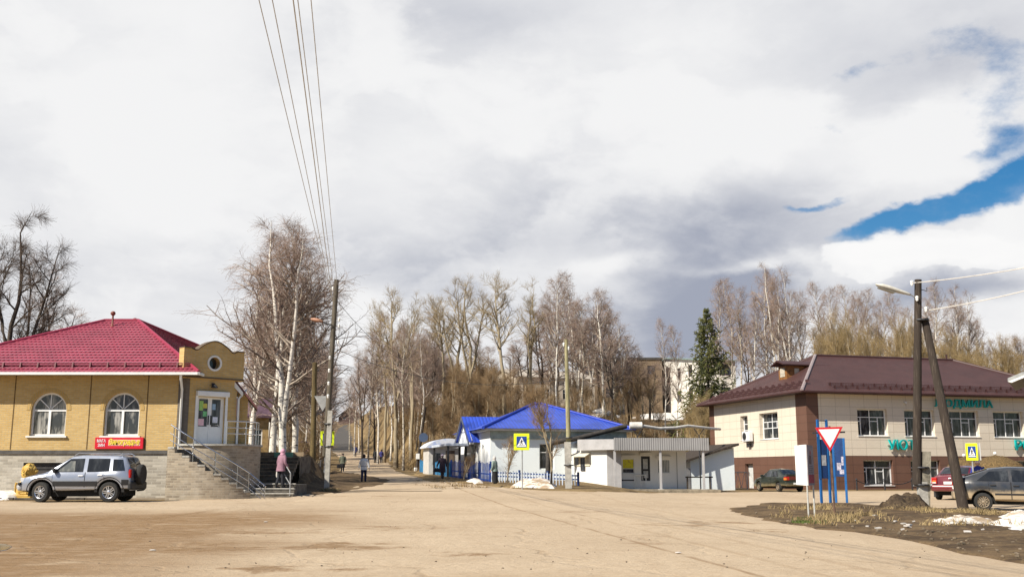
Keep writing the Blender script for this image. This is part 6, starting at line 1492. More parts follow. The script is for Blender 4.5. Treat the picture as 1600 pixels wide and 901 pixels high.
m.loft(R_); lh = m.build('lamp_head', mat('pale_lamp_shell', (.60, .58, .52), .5, .12, 4), lp3, smooth=70)
m = MB(); c0 = e + d * .45; c1 = e + d * .92
m.prism([(c0.x, c0.y - .12, c0.z - .075), (c1.x, c1.y - .10, c1.z - .05), (c1.x, c1.y + .10, c1.z - .05), (c0.x, c0.y + .12, c0.z - .075)], (0, 0, -.035)); m.build('lamp_glass', mat('smoked_lamp_glass', (.16, .15, .13), .2, .1), lh)
pts3 = [W(1425, 444, Y3 - .1) - p3, W(1447, 485, Y3 - .1) - p3, W(1433, 468, Y3 - .18) - p3, W(1434, 474, Y3 - .2) - p3]
insulators(lp3, pts3[:3])
hooks(lp3, [(t3 + Vector((.1, 0, -.35)), t3 + Vector((.28, 0, -.4)))])
# wires
top = bs
wl_ = [(408, 515, 452, 'outermost overhead wire climbing from the leaning lamp pole'), (430, 519, 466, 'second overhead wire climbing from the leaning lamp pole'), (461, 521, 480, 'thick middle overhead wire climbing from the leaning lamp pole'), (468, 523, 462, 'overhead wire close beside the thick middle one'), (487, 527, 445, 'straightest overhead wire climbing from the leaning lamp pole')]
for px, qx, qy, lb in wl_:
    a = W(qx, qy, Y1); b = W(px, 0, 18.5); d = (b - a); e = a + d * 1.65; e.z = b.z + (b.z - a.z) * .3
    wire(lb, a, e, .0 if px == 461 else .12, .014 if px == 461 else .0105)
wire('dark overhead wire running from the leaning lamp pole to the thin kiosk pole', W(527, 546, Y1), W(885, 590, pb_.y), .9, .012, wire_d)
wire('dark overhead wire above the blue roof running to the birch wood', W(527, 470, Y1), W(664, 560, 96), 1.2, .012, wire_d)
wire('thin wire from the shop parapet to the leaning lamp pole', W(362, 574, 44.6), W(517, 548, Y1), .35, .010, wire_d)
e1 = W(1426, 442, Y3); e2 = W(1700, 398, Y3 - 3); wire('upper pale wire leaving the lamp pole over the brown roof', e1, e2, .10, .018, mat('pale_wire', (.66, .62, .56), .5, .1, world_co=True))
e1 = W(1448, 485, Y3); e2 = W(1700, 427, Y3 - 3); wire('lower pale wire leaving the lamp pole over the brown roof', e1, e2, .10, .018, MATS['pale_wire'])
# lamp masts on the terrace
for px, top_, lb in ((797, 560, 'dark lamp mast with bent arm above the beige building'), (810, 572, 'plain dark mast beside the bent lamp mast')):
    x = xx(px, 738, 140); z = gz(x, 140); th = thing('street_lamp', lb, 'lamp', (x, 140, z)); h_ = zz(top_, 140) - z
    m = MB(); m.tube([(0, 0, -.3), (0, 0, h_)], .09, 6); m.build('mast', darkm, th)
    if px < 800:
        m = MB(); m.tube([(0, 0, h_ - .05), (-.35, 0, h_ + .25), (-.8, 0, h_ + .3)], .06, 6); m.ball((-.95, 0, h_ + .28), (.3, .14, .1), 8, 5); m.build('lamp_head', darkm, th)

# ------------------------------------------------------------------ give way sign, notice stands
p = GP(1306, 815); gw = thing('give_way_sign', 'white triangular give way sign with red edge on a rusty brown post', 'sign', p)
m = MB(); tq = W(1297, 668, p.y) - p; m.tube([(0, .05, -.2), (tq.x, .05, tq.z + .05)], .028, 8); m.build('post', mat('rusty_post', (.13, .075, .05), .7, .3, 6), gw)
c = W(1295.5, 679.5, p.y) - p; gt = frame((0, 0, 0), (1, 0, .03), (0, -1, 0))
m = MB(gt); tri_plate(m, (c.x, 0, c.z), .72, .0, .02); s1 = m.build('sign_panel', signr, gw)
m = MB(gt); tri_plate(m, (c.x, 0, c.z), .545, .0205, .004); m.build('white_field', signw, s1)
m = MB(gt); m.box(c.x - .42, c.x + .42, -.03, -.005, c.z + .05, c.z + .09); m.build('crossbar', darkm, gw)
# white two-winged notice board
p = GP(1265, 813); nb = thing('notice_board', 'white two winged notice board on two pale posts before the clad shop', 'sign', p)
h0, h1 = zz(758, p.y) - p.z, zz(694, p.y) - p.z
m = MB(); m.prism([(-.20, .36, h0 + .02), (-.01, 0, h0), (-.01, 0, h1), (-.20, .36, h1 - .02)], (.03, .01, 0)); w1_ = m.build('white_wing', mat('white_wing_board', (.80, .79, .77), .6, .05), nb)  # this wing is white, the other grey pink
m = MB(); m.prism([(.02, 0, h0), (.27, .30, h0 + .01), (.27, .30, h1 - .02), (.02, 0, h1)], (-.01, .03, 0)); w2_ = m.build('poster_wing', mat('grey_pink_board', (.34, .28, .29), .6, .15, 3), nb)
d = Vector((.25, .30, 0)).normalized(); n = Vector((.77, -.64, 0))
def onwing(u0, u1, z0, z1, nm, mt, off=.004):
    m = MB(); a = Vector((.02, 0, 0)) + d * u0 + n * off; b = Vector((.02, 0, 0)) + d * u1 + n * off
    m.prism([a + Vector((0, 0, z0)), b + Vector((0, 0, z0)), b + Vector((0, 0, z1)), a + Vector((0, 0, z1))], n * .003); m.build(nm, mt, w2_)
hh_ = h1 - h0
onwing(.03, .36, h0 + .06, h0 + .28, 'red_panel', mat('poster_red', (.40, .05, .07), .6, .15, 6))
onwing(.12, .24, h0 + .55, h0 + .78, 'emblem', mat('emblem_brown', (.20, .12, .12), .6, .3, 10)); onwing(.17, .21, h0 + .80, h0 + .90, 'emblem', MATS['poster_red'])
for k in range(4): onwing(.06, .33 - .04 * (k % 2), h0 + .33 + k * .05, h0 + .35 + k * .05, 'text_line', mat('faded_print', (.22, .17, .18), .7, .3, 20))
for (x, y) in ((-.005, .02), (.235, .30)):
    m = MB(); m.tube([(x, y + .03, -.2), (x, y + .03, h0 + .4)], .022, 7); m.build('post', mat('pale_post', (.52, .51, .47), .5, .15, 6), nb)
# blue information stands
bl = mat('blue_stand_paint', (.012, .11, .33), .45, .12, 3); bld = mat('navy_board', (.010, .042, .15), .5, .15, 3)
def stand(px0, px1, py, label, hpx, bt0, bt1, ang):
    p = GP(px0, py); th = thing('information_stand', label, 'sign', p, ang)
    wd = abs(xx(px1, 738, p.y) - p.x) / max(.3, math.cos(ang)); 
    for x in (0, wd): m = MB(); m.box(x - .045, x + .045, -.04, .04, -.2, zz(hpx, p.y) - p.z, .01); m.build('post', bl, th)
    z0, z1 = zz(bt1, p.y) - p.z, zz(bt0, p.y) - p.z
    m = MB(); m.box(.05, wd - .05, -.02, .02, z0, z1, .006); b_ = m.build('board', bld, th)
    m = MB(); m.box(-.10, .02, -.055, -.041, z0, z1 + .1); m.build('side_strip', bl, b_)
    return th, wd, z0, z1, b_
th, wd, z0, z1, b_ = stand(1284, 1297, 789, 'tall blue information stand with narrow navy board behind the give way sign', 655, 686, 747, R(20))
m = MB(); m.box(.08, wd - .12, -.028, -.021, z0 + .5, z0 + .9); m.build('notice', mat('grey_notice', (.45, .45, .47), .7, .2, 9), b_)
m = MB(); m.tube([(-.02, -.02, zz(657, th.location.y) - th.location.z), (wd, -.02, zz(657, th.location.y) - th.location.z)], .02, 5); m.build('top_bar', darkm, th)
th, wd, z0, z1, b_ = stand(1307, 1319, 787, 'second blue stand with torn white papers leaning on the give way sign side', 684, 684, 744, R(-22))
th['label'] = 'blue stand with torn white papers, second behind the give way sign'
for (x, z, w_, h_) in ((.1, .25, .16, .3), (.28, .45, .12, .35), (.2, .1, .2, .18)):
    m = MB(); m.box(x, x + w_, -.03, -.021, z0 + z, z0 + z + h_); m.build('torn_paper', mat('torn_paper', (.50, .48, .58), .7, .3, 12), b_)

# ------------------------------------------------------------------ fences
fb = mat('blue_picket_paint', (.03, .20, .42), .6, .25, 2.5); fb2 = mat('deep_blue_rail_paint', (.025, .07, .30), .6, .25, 2.5)
def picket(name, label, A, Bp, h0, gap, m1, pw, rails=(.25, .8), solid=False, railm=None):
    A, Bp = Vector(A), Vector(Bp); L = (Bp - A).length; d = (Bp - A) / L; th = thing(name, label, 'fence', A, math.atan2(d.y, d.x)); n = int(L / gap)
    rise = (Bp.z - A.z) / L
    m = MB()
    for i in range(n + 1):
        x = i * gap; gx = A.lerp(Bp, i / max(n, 1)); zz_ = gz(gx.x, gx.y) - A.z
        m.box(x - pw / 2, x + pw / 2, -.02, .02, zz_ + .05, zz_ + h0 + .04 * math.sin(i * 1.7))
    m.build('pickets', m1, th)
    m = MB()
    for f in rails: m.prism([(0, .02, f * h0), (0, .06, f * h0), (0, .06, f * h0 + .08), (0, .02, f * h0 + .08)], (L, 0, rise * L))
    m.build('rail', railm or m1, th)
    k = max(2, int(L / 2.2))
    for i in range(k + 1):
        x = L * i / k; gx = A.lerp(Bp, i / k); zz_ = gz(gx.x, gx.y) - A.z
        m = MB(); m.box(x - .05, x + .05, .03, .12, zz_ - .3, zz_ + h0 + .1); m.build('post', railm or m1, th)
    return th
fa = GP(655, 738); fc = GP(700, 747.5); fd = GP(764, 755.5)
up_ = lambda v, dy: Vector((v.x, v.y + dy, gz(v.x, v.y + dy)))
picket('picket_fence', 'solid turquoise blue picket fence beside the leaning dark pole', up_(fa, .6), up_(fc, .6), 1.0, .11, fb, .10)
picket('picket_fence', 'open deep blue picket fence before the white house wall', up_(fc, .6) + Vector((.1, .1, 0)), up_(fd, .7), 1.2, .34, fb2, .045, (.12, .42), railm=fb2)
q1 = up_(GP(768, 756), .9); q2 = up_(GP(905, 764), 1.6)
picket('picket_fence', 'low blue rail fence with white pickets along the pale blue house front', q1, q2, .75, .26, mat('white_blue_picket', (.50, .56, .66), .6, .2), .07, (.55, .82), railm=mat('dark_blue_rail', (.02, .05, .17), .6, .2))
# chain fence along the clad shop
b0 = D.w(2.2, -2.4); b1 = D.w(9.0, -2.4)
cf = thing('chain_fence', 'low dark chain fence on short posts before the clad shop front', 'fence', (b0.x, b0.y, gz(b0.x, b0.y)), ROT)
for i in range(4):
    m = MB(); m.lathe([(.06, -.2), (.05, .7), (.09, .72), (.04, .82)], 8, (i * 2.25, 0, 0)); m.build('post', darkm, cf)
for i in range(3):
    m = MB(); m.tube([(i * 2.25 + 2.25 * j / 10, 0, .68 - .35 * 4 * (j / 10) * (1 - j / 10) * .8) for j in range(11)], .03, 5); m.build('chain', darkm, cf)
# straw parasols before the shop
thatch = mat('straw_thatch', (.17, .11, .045), .95, .4, 2.5, bump=1., bscale=18, stretch=(6, 6, 1))
def parasol(px, py, Y, label, rad_):
    x = xx(px, 738, Y); z = gz(x, Y); th = thing('straw_parasol', label, 'parasol', (x, Y, z), 0, 'straw parasols'); hz = zz(py, Y) - z
    m = MB(); m.tube([(0, 0, -.1), (0, 0, hz)], .06, 8); m.build('pole', wood_p, th)
    m = MB(); m.lathe([(.05, hz + .02), (rad_ * .45, hz - .18), (rad_ * .8, hz - .5), (rad_, hz - .95), (rad_ * .92, hz - .93), (.05, hz - .2)], 22); r9 = random.Random(3)
    for i in range(260):
        a = r9.uniform(0, 6.28); s0 = r9.uniform(.2, 1.); rr0 = rad_ * s0; zz0 = hz + .02 - .9 * s0 ** 1.7; l = r9.uniform(.15, .35)
        c_, s_ = math.cos(a), math.sin(a); m.tube([(c_ * rr0, s_ * rr0, zz0 + .03), (c_ * (rr0 + l * .4), s_ * (rr0 + l * .4), zz0 - l)], [.02, .006], 3)
    m.build('thatch', thatch, th)
    m = MB(); m.box(-.5, .5, -.03, .03, .9, 1.55); m.build('cream_panel', mat('cream_panel', (.60, .53, .36), .8, .1), th)
    m = MB(); m.ball((0, 0, hz + .12), .11, 8, 5); m.build('finial', white, th); return th
parasol(1557, 711, 64, 'straw thatched parasol rising between the parked hatchback and the crossing sign', 1.75)
parasol(1508, 714, 66, 'straw thatched parasol half hidden behind the leaning pole brace', 1.25)

# lion statue
p = GP(45, 781); p = Vector((p.x, YA - 1.35, .236)); p.x = xx(42, 738, p.y)
ls = thing('lion_statue', 'yellow seated lion statue by the shop wall in front of the silver car', 'statue', p, R(180)); yl = mat('yellow_statue_paint', (.60, .40, .10), .6, .15, 3, col2=(.48, .29, .06))
m = MB(); m.box(-.34, .34, -.26, .26, 0, .16, .03); m.build('plinth', yl, ls)
bm_ = MB()
EL = lambda cx_, cz_, rx_, rz_, ry_=.17, cy_=0.: bm_.ball((cx_, cy_, cz_), (rx_, ry_, rz_), 14, 9)
def ring_loft(mb, pts): mb.loft([[(x + rx_ * math.cos(t) * 1., ry_ * math.sin(t), z + rx_ * math.cos(t) * tl) for t in [2 * math.pi * i / 14 for i in range(14)]] for x, z, rx_, ry_, tl in pts])
ring_loft(bm_, [(.14, .17, .20, .20, 0), (.13, .34, .24, .21, .1), (.06, .55, .22, .19, .2), (-.02, .76, .19, .18, .15), (-.08, .95, .17, .17, .1), (-.10, 1.10, .13, .14, 0)])
for sy in (-.10, .10):
    bm_.tube([(-.10, sy, .85), (-.17, sy, .55), (-.20, sy, .26)], [.085, .065, .06], 9); bm_.tube([(-.16, sy, .21), (-.30, sy, .20)], [.07, .055], 9)
    bm_.ball((.10, sy * 1.5, .33), (.19, .09, .17), 10, 7); bm_.tube([(.10, sy * 1.7, .20), (-.14, sy * 1.7, .20)], [.07, .055], 8)
bm_.tube([(.30, .05, .2), (.36, .12, .3), (.34, .16, .5), (.30, .17, .62)], [.035, .03, .03, .055], 8)
bm_.build('body', yl, ls, smooth=70)
m = MB(); m.ball((-.10, 0, 1.12), (.24, .24, .27), 14, 9); m.ball((-.02, 0, .95), (.22, .21, .22), 12, 8)
rl = random.Random(4)
for i in range(70): a = rl.uniform(0, 6.28); e_ = rl.uniform(-1.2, 1.3); c_ = Vector((math.cos(a) * math.cos(e_), math.sin(a) * math.cos(e_), math.sin(e_))); c_ = Vector((c_.x * .23, c_.y * .235, c_.z * .27)) + Vector((-.07, 0, 1.08)); m.ball(c_, .055, 5, 3)
m.build('mane', yl, ls, smooth=70)
m = MB(); m.ball((-.24, 0, 1.12), (.15, .14, .16), 12, 8); m.ball((-.36, 0, 1.06), (.09, .085, .075), 10, 6); m.ball((-.33, 0, .99), (.07, .07, .045), 8, 5); m.ball((-.44, 0, 1.085), (.025, .035, .025), 8, 4)
for sy in (-.15, .15): m.ball((-.16, sy, 1.31), (.04, .06, .065), 8, 5)
m.build('head', yl, ls, smooth=70)
m = MB()
for sy in (-.06, .06): m.ball((-.365, sy, 1.15), .018, 7, 4)
m.build('eyes', mat('statue_eye', (.05, .035, .02), .5), ls)
# ------------------------------------------------------------------ cars
cglass = glass('car_glass', (.012, .014, .017), (.05, .055, .06), (.4, .7), 1.2, .04)
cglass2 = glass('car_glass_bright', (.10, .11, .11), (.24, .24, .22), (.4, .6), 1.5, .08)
tyre_m = mat('tyre_rubber', (.028, .027, .026), .85, .25, 5); alloy = mat('alloy_rim', (.55, .56, .60), .28, .06, metal=.9); alloy_d = mat('dusty_rim', (.30, .24, .17), .6, .2, 6, metal=.3)
under = mat('underbody_black', (.012, .012, .012), .9, .1); trimb = mat('black_plastic_trim', (.022, .022, .024), .6, .12)
lampw = mat('headlamp_glass', (.62, .63, .66), .08, .08); lampr = mat('tail_lamp_red', (.42, .012, .012), .15, .06); lampo = mat('indicator_orange', (.65, .20, .03), .2, .06); plate = mat('number_plate', (.72, .72, .70), .5, .05)
class Car:
    def __init__(s, name, label, cat, loc, heading, W_, top, belt, sill, wheels, wr, body, roofw=.60, low=None, crown=.04, taper=((-1, .9), (1, .86)), arch=.07, group=None, rim=alloy, spokes=5, steer=0., hoodw=.80):
        s.t = thing(name, label, cat, loc, heading, group); s.W = W_; s.top = top; s.beltk = belt; s.sillk = sill; s.wheels = wheels; s.wr = wr; s.roofw = roofw; s.crown = crown; s.hoodw = hoodw
        s.x0, s.x1 = top[0][0], top[-1][0]; s.taper = taper; s.arch = arch; s.ztop_max = max(z for _, z in top)
        xs_ = set(np.linspace(s.x0, s.x1, 46).tolist()) | {x for x, _ in top} | {x for x, _ in belt}
        for wx in wheels:
            for a in np.linspace(0, math.pi, 13): xs_.add(wx + (wr + arch) * math.cos(a))
        xs_ = sorted(x for x in xs_ if s.x0 <= x <= s.x1); xs_ = [x for i, x in enumerate(xs_) if i == 0 or x - xs_[i - 1] > .004]
        m = MB(); R_ = [s.ring(x) for x in xs_]; n = len(R_[0]); vs = [p for r in R_ for p in r]; m.add(vs, [])
        for i in range(len(R_) - 1):
            for j in range(n):
                m.f.append([i * n + j, i * n + (j + 1) % n, (i + 1) * n + (j + 1) % n, (i + 1) * n + j]); m.mi.append(1 if j in (0, n - 1) else 0)
        m.f.append(list(range(n))[::-1]); m.mi.append(0); m.f.append([(len(R_) - 1) * n + j for j in range(n)]); m.mi.append(0)
        s.body = m.build('body', [body, under], s.t, smooth=32); s.paint = body
        for k, wx in enumerate(wheels):
            for sy in (-1, 1): s.wheel(wx, sy, rim, spokes, steer if k == 1 else 0.)
        m = MB()
        for wx in wheels: m.box(wx - wr - arch - .02, wx + wr + arch + .02, -s.half(wx) + .27, s.half(wx) - .27, .22, wr * 2 + arch + .03)
        m.box(s.x0 + .3, s.x1 - .3, -s.W * .38, s.W * .38, .20, .42); m.build('underside', under, s.t)
    def half(s, x):
        h = s.W / 2
        (xa_, fa), (xb_, fb_) = s.taper; L = .55
        if x < s.x0 + L: t = (x - s.x0) / L; h *= fa + (1 - fa) * math.sin(max(0, min(1, t)) * math.pi / 2)
        if x > s.x1 - L: t = (s.x1 - x) / L; h *= fb_ + (1 - fb_) * math.sin(max(0, min(1, t)) * math.pi / 2)
        return h
    def zt(s, x): return float(np.interp(x, [a for a, _ in s.top], [b for _, b in s.top]))
    def zb(s, x): return min(float(np.interp(x, [a for a, _ in s.beltk], [b for _, b in s.beltk])), s.zt(x) - .03)
    def zs(s, x):
        z = float(np.interp(x, [a for a, _ in s.sillk], [b for _, b in s.sillk]))
        for wx in s.wheels:
            q = (s.wr + s.arch) ** 2 - (x - wx) ** 2
            if q > 0: z = max(z, s.wr + math.sqrt(q))
        return min(z, s.zb(x) - .06)
    def prof(s, x):
        h = s.half(x); zs_, zb_, zt_ = s.zs(x), s.zb(x), s.zt(x); c = max(0., min(1., (zt_ - zb_ - .03) / max(.05, s.ztop_max - zb_ - .03)))
        rw = h * (s.hoodw * (1 - c) + s.roofw / .5 * .5 * c) if False else h * (s.hoodw * (1 - c) + s.roofw * c)
        return [(0, zs_ + .0), (h * .90, zs_), (h * .965, zs_ + (zb_ - zs_) * .08), (h, zs_ + (zb_ - zs_) * .5), (h * .975, zs_ + (zb_ - zs_) * .86), (h * .945, zb_), (rw + (h * .945 - rw) * .06, zt_ - .035 * (.3 + .7 * c)), (rw * .90, zt_), (0, zt_ + s.crown * (.4 + .6 * (1 - c * .3)))]
    def ring(s, x):
        P = s.prof(x); return [(x, -y, z) for y, z in P] + [(x, y, z) for y, z in P[-2:0:-1]]
    def side(s, x, z, off=.0):
        P = s.prof(x)[1:7]
        for (y0, z0), (y1, z1) in zip(P, P[1:]):
            if z <= z1 or (y1, z1) == P[-1]:
                t = (z - z0) / max(1e-5, z1 - z0); return y0 + (y1 - y0) * max(-.1, min(1.05, t)) + off
        return P[-1][0] + off
    def patch(s, poly, off, nx=6, nz=5):
        """poly: four (x, z) corners on the flank, bottom-rear, bottom-front, top-front, top-rear"""
        a, b, c, d = poly; g_r = []
        for j in range(nz + 1):
            row = []
            for i in range(nx + 1):
                u, v = i / nx, j / nz
                x = (a[0] * (1 - u) + b[0] * u) * (1 - v) + (d[0] * (1 - u) + c[0] * u) * v; z = (a[1] * (1 - u) + b[1] * u) * (1 - v) + (d[1] * (1 - u) + c[1] * u) * v
                row.append((x, z))
            g_r.append(row)
        return g_r
    def flank(s, name, poly, mt, off=.006, par=None, sides=(-1, 1), nx=6, nz=5, clip=False):
        out = []
        for sy in sides:
            m = MB(); G_ = s.patch(poly, off, nx, nz); vs, fs = [], []
            for row in G_:
                for x, z in row:
                    if clip: z = max(z, s.zs(x) + .02)
                    vs.append((x, sy * s.side(x, z, off), z))
            for j in range(nz):
                for i in range(nx): k = j * (nx + 1) + i; fs.append((k, k + 1, k + nx + 2, k + nx + 1))
            m.add(vs, fs); out.append(m.build(name, mt, par or s.t, smooth=60))
        return out
    def screen(s, name, xa_, xb_, mt, u=.84, off=.012):
        """windscreen or rear window lying on the sloping top between two stations"""
        m = MB(); vs, fs = [], []; N, K = 8, 5
        for j in range(K + 1):
            x = xa_ + (xb_ - xa_) * j / K; P = s.prof(x); rw, zt_, zc = P[7][0], P[7][1], P[8][1]
            d = (s.zt(x + .02) - s.zt(x - .02)) / .04; n = Vector((-d, 0, 1)).normalized() * off
            for i in range(N + 1): q = (2 * i / N - 1) * u; vs.append((x + n.x, q * rw * 1.05, zt_ + (zc - zt_) * (1 - abs(q) ** 1.0) + n.z))
        for j in range(K):
            for i in range(N): k = j * (N + 1) + i; fs.append((k, k + 1, k + N + 2, k + N + 1))
        m.add(vs, fs); return m.build(name, mt, s.t, smooth=60)
    def wheel(s, wx, sy, rim, spokes, steer):
        h = s.half(wx) - .02; wr = s.wr; o = bpy.data.objects.new('wheel', None)
        m = MB(); m.lathe([(wr * .60, -.10), (wr * .93, -.105), (wr, -.07), (wr, .07), (wr * .93, .10), (wr * .66, .105), (wr * .60, .06)], 28, (0, 0, 0), 'y')
        o = m.build('wheel', tyre_m, s.t, smooth=40); o.location = (wx, sy * (h - .10), wr); o.rotation_euler = (0, 0, steer + (math.pi if sy < 0 else 0))
        m = MB(); m.lathe([(wr * .66, .085), (wr * .64, .10), (wr * .58, .085), (wr * .56, .03)], 24, (0, 0, 0), 'y', False); m.lathe([(wr * .17, .03), (wr * .17, .085), (wr * .10, .095), (.004, .096)], 14, (0, 0, 0), 'y', False)
        for k in range(spokes):
            a = 2 * math.pi * k / spokes; c_, s_ = math.cos(a), math.sin(a)
            for q in (-.5, .5):
                n = (-s_, c_); w0, w1 = wr * .055, wr * .05
                ctr = lambda r_, of: (c_ * r_ + n[0] * of, s_ * r_ + n[1] * of)
                P = [ctr(wr * .12, q * wr * .14 - w0), ctr(wr * .60, q * wr * .22 - w1), ctr(wr * .60, q * wr * .22 + w1), ctr(wr * .12, q * wr * .14 + w0)]
                m.prism([(x, .055, z) for x, z in P], (0, .028, 0))
        m.build('rim', rim, o, smooth=40)
        m = MB(); m.lathe([(wr * .6, .02), (.004, .02)], 20, (0, 0, 0), 'y', False); m.build('brake_disc', under, o)
    def lamp(s, name, x0, x1, y0, y1, z0, z1, mt, both=True, par=None):
        for sy in ((-1, 1) if both else (1,)):
            m = MB(); a, b = sorted((sy * y0, sy * y1)); m.box(x0, x1, a, b, z0, z1, .015); m.build(name, mt, par or s.t)
    def door(s, x0, x1, ztop, xt0=None, xt1=None, hx=None, hz=None, bright=True, sides=(-1, 1)):
        z0 = .36
        s.flank('door_gap', [(x0 - .012, z0), (x1 + .012, z0), (x1 + .012, ztop), (x0 - .012, ztop)], under, .003, None, sides, 10, 8, True)
        ds = s.flank('door', [(x0 + .004, z0 + .01), (x1 - .004, z0 + .01), (x1 - .004, ztop + .004), (x0 + .004, ztop + .004)], s.paint, .0075, None, sides, 10, 8, True)
        for sy, d in zip(sides, ds):
            hx_ = hx if hx is not None else x0 + .12; hz_ = hz or ztop - .12; y = s.side(hx_, hz_)
            m = MB(); a, b = sorted((sy * (y + .008), sy * (y + .045))); m.box(hx_ - .09, hx_ + .09, a, b, hz_ - .022, hz_ + .022, .012); m.build('handle', pvc if bright else trimb, d)
    def mirror(s, x, z, mt):
        for sy in (-1, 1):
            y = s.side(x, z); m = MB(); a, b = sorted((sy * (y + .0), sy * (y + .20))); m.box(x - .05, x + .06, a, b, z - .02, z + .14, .03); m.build('mirror', mt, s.t)

# silver off-roader by the shop, nose to the left of the picture
pg = GP(135, 786); ysuv = pg.y + .85; xm = (xx(42, 738, ysuv) + xx(218, 738, ysuv)) / 2
sv = paint('silver_paint', (.33, .36, .43), .35, .30, .62, .28, .7, .55, (.36, .31, .25))
c = Car('silver_suv', 'silver off-roader with black side moulding and rear spare wheel parked at the shop', 'car', (xm + .05, ysuv, gz(xm, ysuv) + .035), math.pi, 1.74,
        [(-1.98, .50), (-1.97, .98), (-1.88, 1.28), (-1.74, 1.60), (-1.5, 1.665), (-.2, 1.685), (.18, 1.64), (.98, 1.10), (1.2, 1.03), (1.82, .90), (1.99, .76), (2.03, .52)],
        [(-1.98, 1.07), (.6, 1.03), (1.1, .99), (1.85, .86), (2.03, .70)], [(-1.98, .48), (-1.6, .46), (1.6, .38), (2.03, .40)], (-1.26, 1.20), .355, sv, roofw=.76, steer=R(-14), arch=.085, hoodw=.86)
for poly in ([(-1.22, 1.09), (-.42, 1.07), (-.42, 1.55), (-1.20, 1.55)], [(-1.78, 1.12), (-1.34, 1.10), (-1.32, 1.53), (-1.66, 1.52)]): c.flank('side_window', poly, cglass, .008)
c.flank('side_window', [(-.28, 1.07), (.86, 1.055), (.24, 1.54), (-.28, 1.555)], cglass, .008); 
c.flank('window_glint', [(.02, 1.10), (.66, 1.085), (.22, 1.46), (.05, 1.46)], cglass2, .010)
c.flank('black_moulding', [(-.84, .56), (.78, .56), (.78, .74), (-.84, .74)], trimb, .016, nx=10); c.flank('rear_moulding', [(-1.95, .60), (-1.70, .60), (-1.70, .80), (-1.95, .80)], trimb, .016)
for wx in (-1.26, 1.20):                                      # black arch flares
    for sy in (-1, 1):
        m = MB(); N = 18; vs, fs = [], []
        for i in range(N + 1):
            a = math.pi * i / N
            for q, of in ((.44, .012), (.535, .02)):
                x = wx + q * math.cos(a); z = .355 + q * math.sin(a); vs.append((x, sy * (c.side(x, max(z, c.zs(x))) + of), z))
        for i in range(N): fs.append((2 * i, 2 * i + 1, 2 * i + 3, 2 * i + 2))
        m.add(vs, fs); m.build('wheel_arch_flare', trimb, c.t, smooth=60)
c.screen('windscreen', .92, .26, cglass, .92); c.screen('rear_window', -1.90, -1.76, cglass, .85)
c.door(-.36, .80, 1.06, hx=-.22, hz=.94); c.door(-1.06, -.38, 1.06, hx=-.92, hz=.96); c.mirror(.72, 1.06, trimb)
m = MB(); m.box(1.93, 2.10, -.80, .80, .40, .62, .06); m.build('front_bumper', mat('silver_bumper', (.42, .42, .43), .45, .12, 4), c.t); m = MB(); m.box(1.95, 2.06, -.84, .84, .60, .70, .03); m.build('bumper_strip', trimb, c.t); m = MB(); m.box(-2.06, -1.92, -.82, .82, .44, .72, .05); m.build('rear_bumper', trimb, c.t)
c.lamp('headlamp', 1.84, 1.985, .48, .78, .70, .86, lampw); c.lamp('tail_lamp', -2.0, -1.93, .66, .80, .86, 1.16, lampr); m = MB(); m.box(1.96, 2.0, -.40, .40, .68, .82, .02); m.build('grille', trimb, c.t)
m = MB()
for sy in (-1, 1): m.tube([(-1.62, sy * .60, 1.66), (-1.5, sy * .60, 1.74), (.0, sy * .60, 1.75), (.14, sy * .60, 1.67)], .02, 6)
m.build('roof_rails', MATS['alloy_rim'], c.t)
m = MB(); m.lathe([(.20, -.09), (.35, -.10), (.37, -.06), (.37, .06), (.35, .09), (.22, .09), (.20, .05)], 26, (-2.12, .08, .98), 'x'); w_ = m.build('spare_wheel', tyre_m, c.t, smooth=40); m = MB(); m.lathe([(.21, -.06), (.05, -.08)], 18, (-2.12, .08, .98), 'x'); m.build('rim', MATS['alloy_rim'], w_)
m = MB(); m.tube([(-2.0, -.1, .40), (-2.2, -.1, .42)], .03, 6); m.ball((-2.22, -.1, .45), .035, 8, 5); m.build('tow_hook', darkm, c.t)

# grey hatchback leaving the frame
ph = GP(1538, 799); hd = R(-21)
ph = Vector((ph.x, ph.y, ph.z)); wr_ = .285; off = Vector((1.20, .0, 0))
ctr = Vector((ph.x + math.cos(hd) * 1.22 - math.sin(hd) * .82, ph.y + math.sin(hd) * 1.22 + math.cos(hd) * .82, 0)); ctr.z = gz(ctr.x, ctr.y) + .035
gy = paint('graphite_paint', (.030, .034, .042), .97, .52, .70, .28, .7, .2, (.40, .31, .20))
c = Car('grey_hatchback', 'graphite hatchback with thick beige road dust on its doors parked beside the verge', 'car', ctr, hd, 1.68,
        [(-2.0, .55), (-2.05, .80), (-1.98, 1.0), (-1.80, 1.06), (-.95, 1.34), (-.4, 1.385), (.1, 1.375), (.45, 1.32), (1.15, .98), (1.8, .82), (2.06, .66), (2.1, .5)],
        [(-2.05, .90), (-1.6, .93), (.6, .90), (1.15, .88), (1.85, .76), (2.1, .58)], [(-2.0, .36), (1.6, .24), (2.1, .34)], (-1.22, 1.27), wr_, gy, roofw=.66, rim=alloy_d, spokes=7, hoodw=.84)
c.flank('side_window', [(-1.38, .955), (-.42, .935), (-.42, 1.28), (-.98, 1.26)], cglass, .008); c.flank('side_window', [(-.32, .93), (.86, .915), (.42, 1.25), (-.32, 1.31)], cglass, .008)
c.screen('rear_window', -1.72, -1.02, cglass, .84); c.screen('windscreen', 1.08, .50, cglass, .9)
c.door(-1.02, -.38, .92, hx=-.90, hz=.82, bright=False); c.door(-.36, .85, .90, hx=-.22, hz=.80, bright=False); c.mirror(.72, .93, trimb)
c.flank('dust_moulding', [(-.86, .50), (.84, .48), (.84, .54), (-.86, .56)], trimb, .012)
